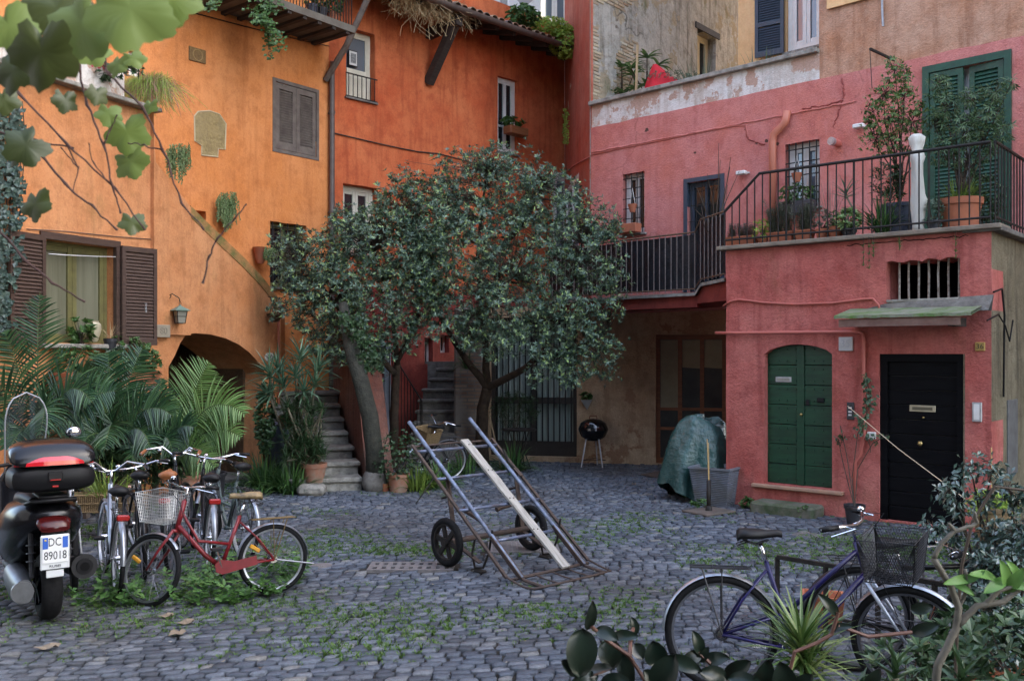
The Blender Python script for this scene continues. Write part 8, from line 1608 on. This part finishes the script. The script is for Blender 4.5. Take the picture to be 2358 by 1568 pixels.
st.tube([P(2150, 1640, Yf), V((P(2150, 0, 2.7).x, 2.7, .2))], .02, 8); st.build('branches', vary('grey_branch', (.13, .12, .095), (.075, .07, .055), .7, 12, .2), fg, smooth='all')
mb = MB()
for l in ((2205, 1338, 90, 22, 185, Yf, .6), (2235, 1330, 70, 20, 30, Yf, .4), (2262, 1330, 110, 26, 165, Yf, .9), (2310, 1322, 80, 28, 110, Yf, .4), (2335, 1335, 80, 30, 60, Yf, .5), (2290, 1350, 80, 26, 200, Yf, .7), (2345, 1350, 60, 24, -10, Yf, .7), (2215, 1355, 60, 18, -30, Yf, .6), (2330, 1310, 60, 20, 130, Yf, .4)): bigleaf(mb, *l)
mb.build('leaves', leafmat('bright_leaf', (.10, .24, .05), (.16, .32, .07), (.06, .16, .05), rough=.45, trans=.35), fg, smooth='all'); pot('', '', V((P(2150, 0, 2.7).x, 2.7, 0)), .18, .3, mTerr, parent=fg)
# camellia and other pots on the right
mCam = leafmat('camellia_leaf', (.03, .06, .04), (.045, .085, .06), (.06, .11, .08), (.04, .07, .065), rough=.28, spec=.8)
def shrub2(name, label, base, lumps, n, L, W, m, stems, potd=None, nw=3):
    t = thing(name, label, 'shrub', base); mb = MB(); st = MB(); b = V(base) + V((0, 0, .3)); wsum = sum(l[2] for l in lumps)
    for (px, py, r_, Y) in lumps:
        c = P(px, py, Y); rw = r_ / F * Y; st.tube([b, b.lerp(c, .4) + RV(.07), b.lerp(c, .75) + RV(.05), c], .008, 5, rs=[.014, .010, .007, .004])
        for i in range(int(n * r_ / wsum)): d = sph() * R.random() ** .5; p = c + d * rw; st.tube([c.lerp(p, .2), p], .003, 3, cap=False); [mb.leaf(p + RV(.05), d + RV(.9) + V((0, 0, -.6)), RV() + V((0, -.3, .8)), L * R.uniform(.7, 1.1), W * R.uniform(.7, 1), .15) for _ in range(nw)]
    mb.build('foliage', m, t); st.build('stems', mTwig, t)
    if potd: pot('', '', base, *potd, parent=t)
    return t
shrub2('camellia', 'tall glossy leaved camellia with arching twigs at the right edge', G(2290, 1500), [(2185, 1125, 26, 6.0), (2235, 1075, 20, 6.0), (2285, 1085, 22, 6.0), (2150, 1212, 22, 6.0), (2205, 1165, 24, 6.0), (2195, 1235, 20, 6.0), (2320, 1125, 26, 5.9), (2260, 1150, 20, 6.0), (2340, 1150, 22, 5.9), (2290, 1230, 34, 5.8), (2330, 1240, 34, 5.8)], 330, .055, .028, mCam, 8, (.2, .34, mPotBlk))
shrub2('camellia', 'dense dark glossy shrub filling the right edge behind the frangipani', G(2330, 1560), [(2270, 1290, 38, 5.6), (2330, 1300, 45, 5.5), (2350, 1230, 36, 5.6), (2240, 1380, 30, 5.4), (2290, 1400, 45, 5.3), (2345, 1420, 50, 5.3), (2260, 1470, 30, 5.2), (2320, 1490, 50, 5.2)], 700, .055, .03, mCam, 8, (.22, .36, mTerr))
wb_ = pot('wicker_pot', 'round wicker basket pot of lime green plants at the annex corner', P(2285, 1245, 9.2), .17, .34, mWick, cat='potted plant', r2=.15); bushy('', '', P(2285, 1165, 9.2), (.26, .15, .14), 120, .07, .03, mLeafLime, root=wb_, base=P(2285, 1190, 9.2))
m_ = MB(); c = P(2285, 1250, 9.2); m_.lathe([(0, 0), (.15, 0), (.15, c.z - .01), (0, c.z - .01)], 16, c=(c.x, c.y, 0)); tag(m_.build('pot_stand', mPotBlk, smooth=True), 'dark round stand under the wicker basket pot', 'plant stand')
m_ = MB(); m_.tube([P(2284, 1175, 9.2), P(2283, 1030, 9.2)], .006, 5); tag(m_.build('cane_stake', bpy.data.materials['cane']), 'thin upright cane in the wicker pot by the annex corner', 'cane')
m_ = MB(); m_.tube([P(2200, 1560, 4.4), P(2205, 1420, 4.4), P(2215, 1300, 4.4), P(2240, 1200, 4.4), P(2290, 1120, 4.4), P(2370, 1130, 4.4)], .008, 6); tag(m_.build('arching_stem', mTwig), 'long thin arching bare stem rising past the frangipani', 'stem')
for k, (px, py, Y, r_, h_, m, lab) in enumerate(((2345, 1480, 4.6, .24, .4, mTerr, 'large terracotta pot of dark leaves at the bottom right corner'), (2190, 1500, 5.0, .14, .26, mPotBlk, 'small black pot of dark leaves behind the frangipani stem'), (2080, 1540, 4.6, .13, .24, mPotBlk, 'black pot with sparse leaves under the front wheel'))):
    b = V((P(px, 0, Y).x, Y, 0)); pp = pot('potted_plant', lab, b, r_, h_, m, cat='potted plant', group='pots at the lower right'); bushy('', '', b + V((0, 0, h_ + .18)), (r_ * 1.5, r_ * 1.3, .24), (150, 70, 50)[k], .08, .035, mLeafDark, root=pp, base=b + V((0, 0, h_)), stems=5)
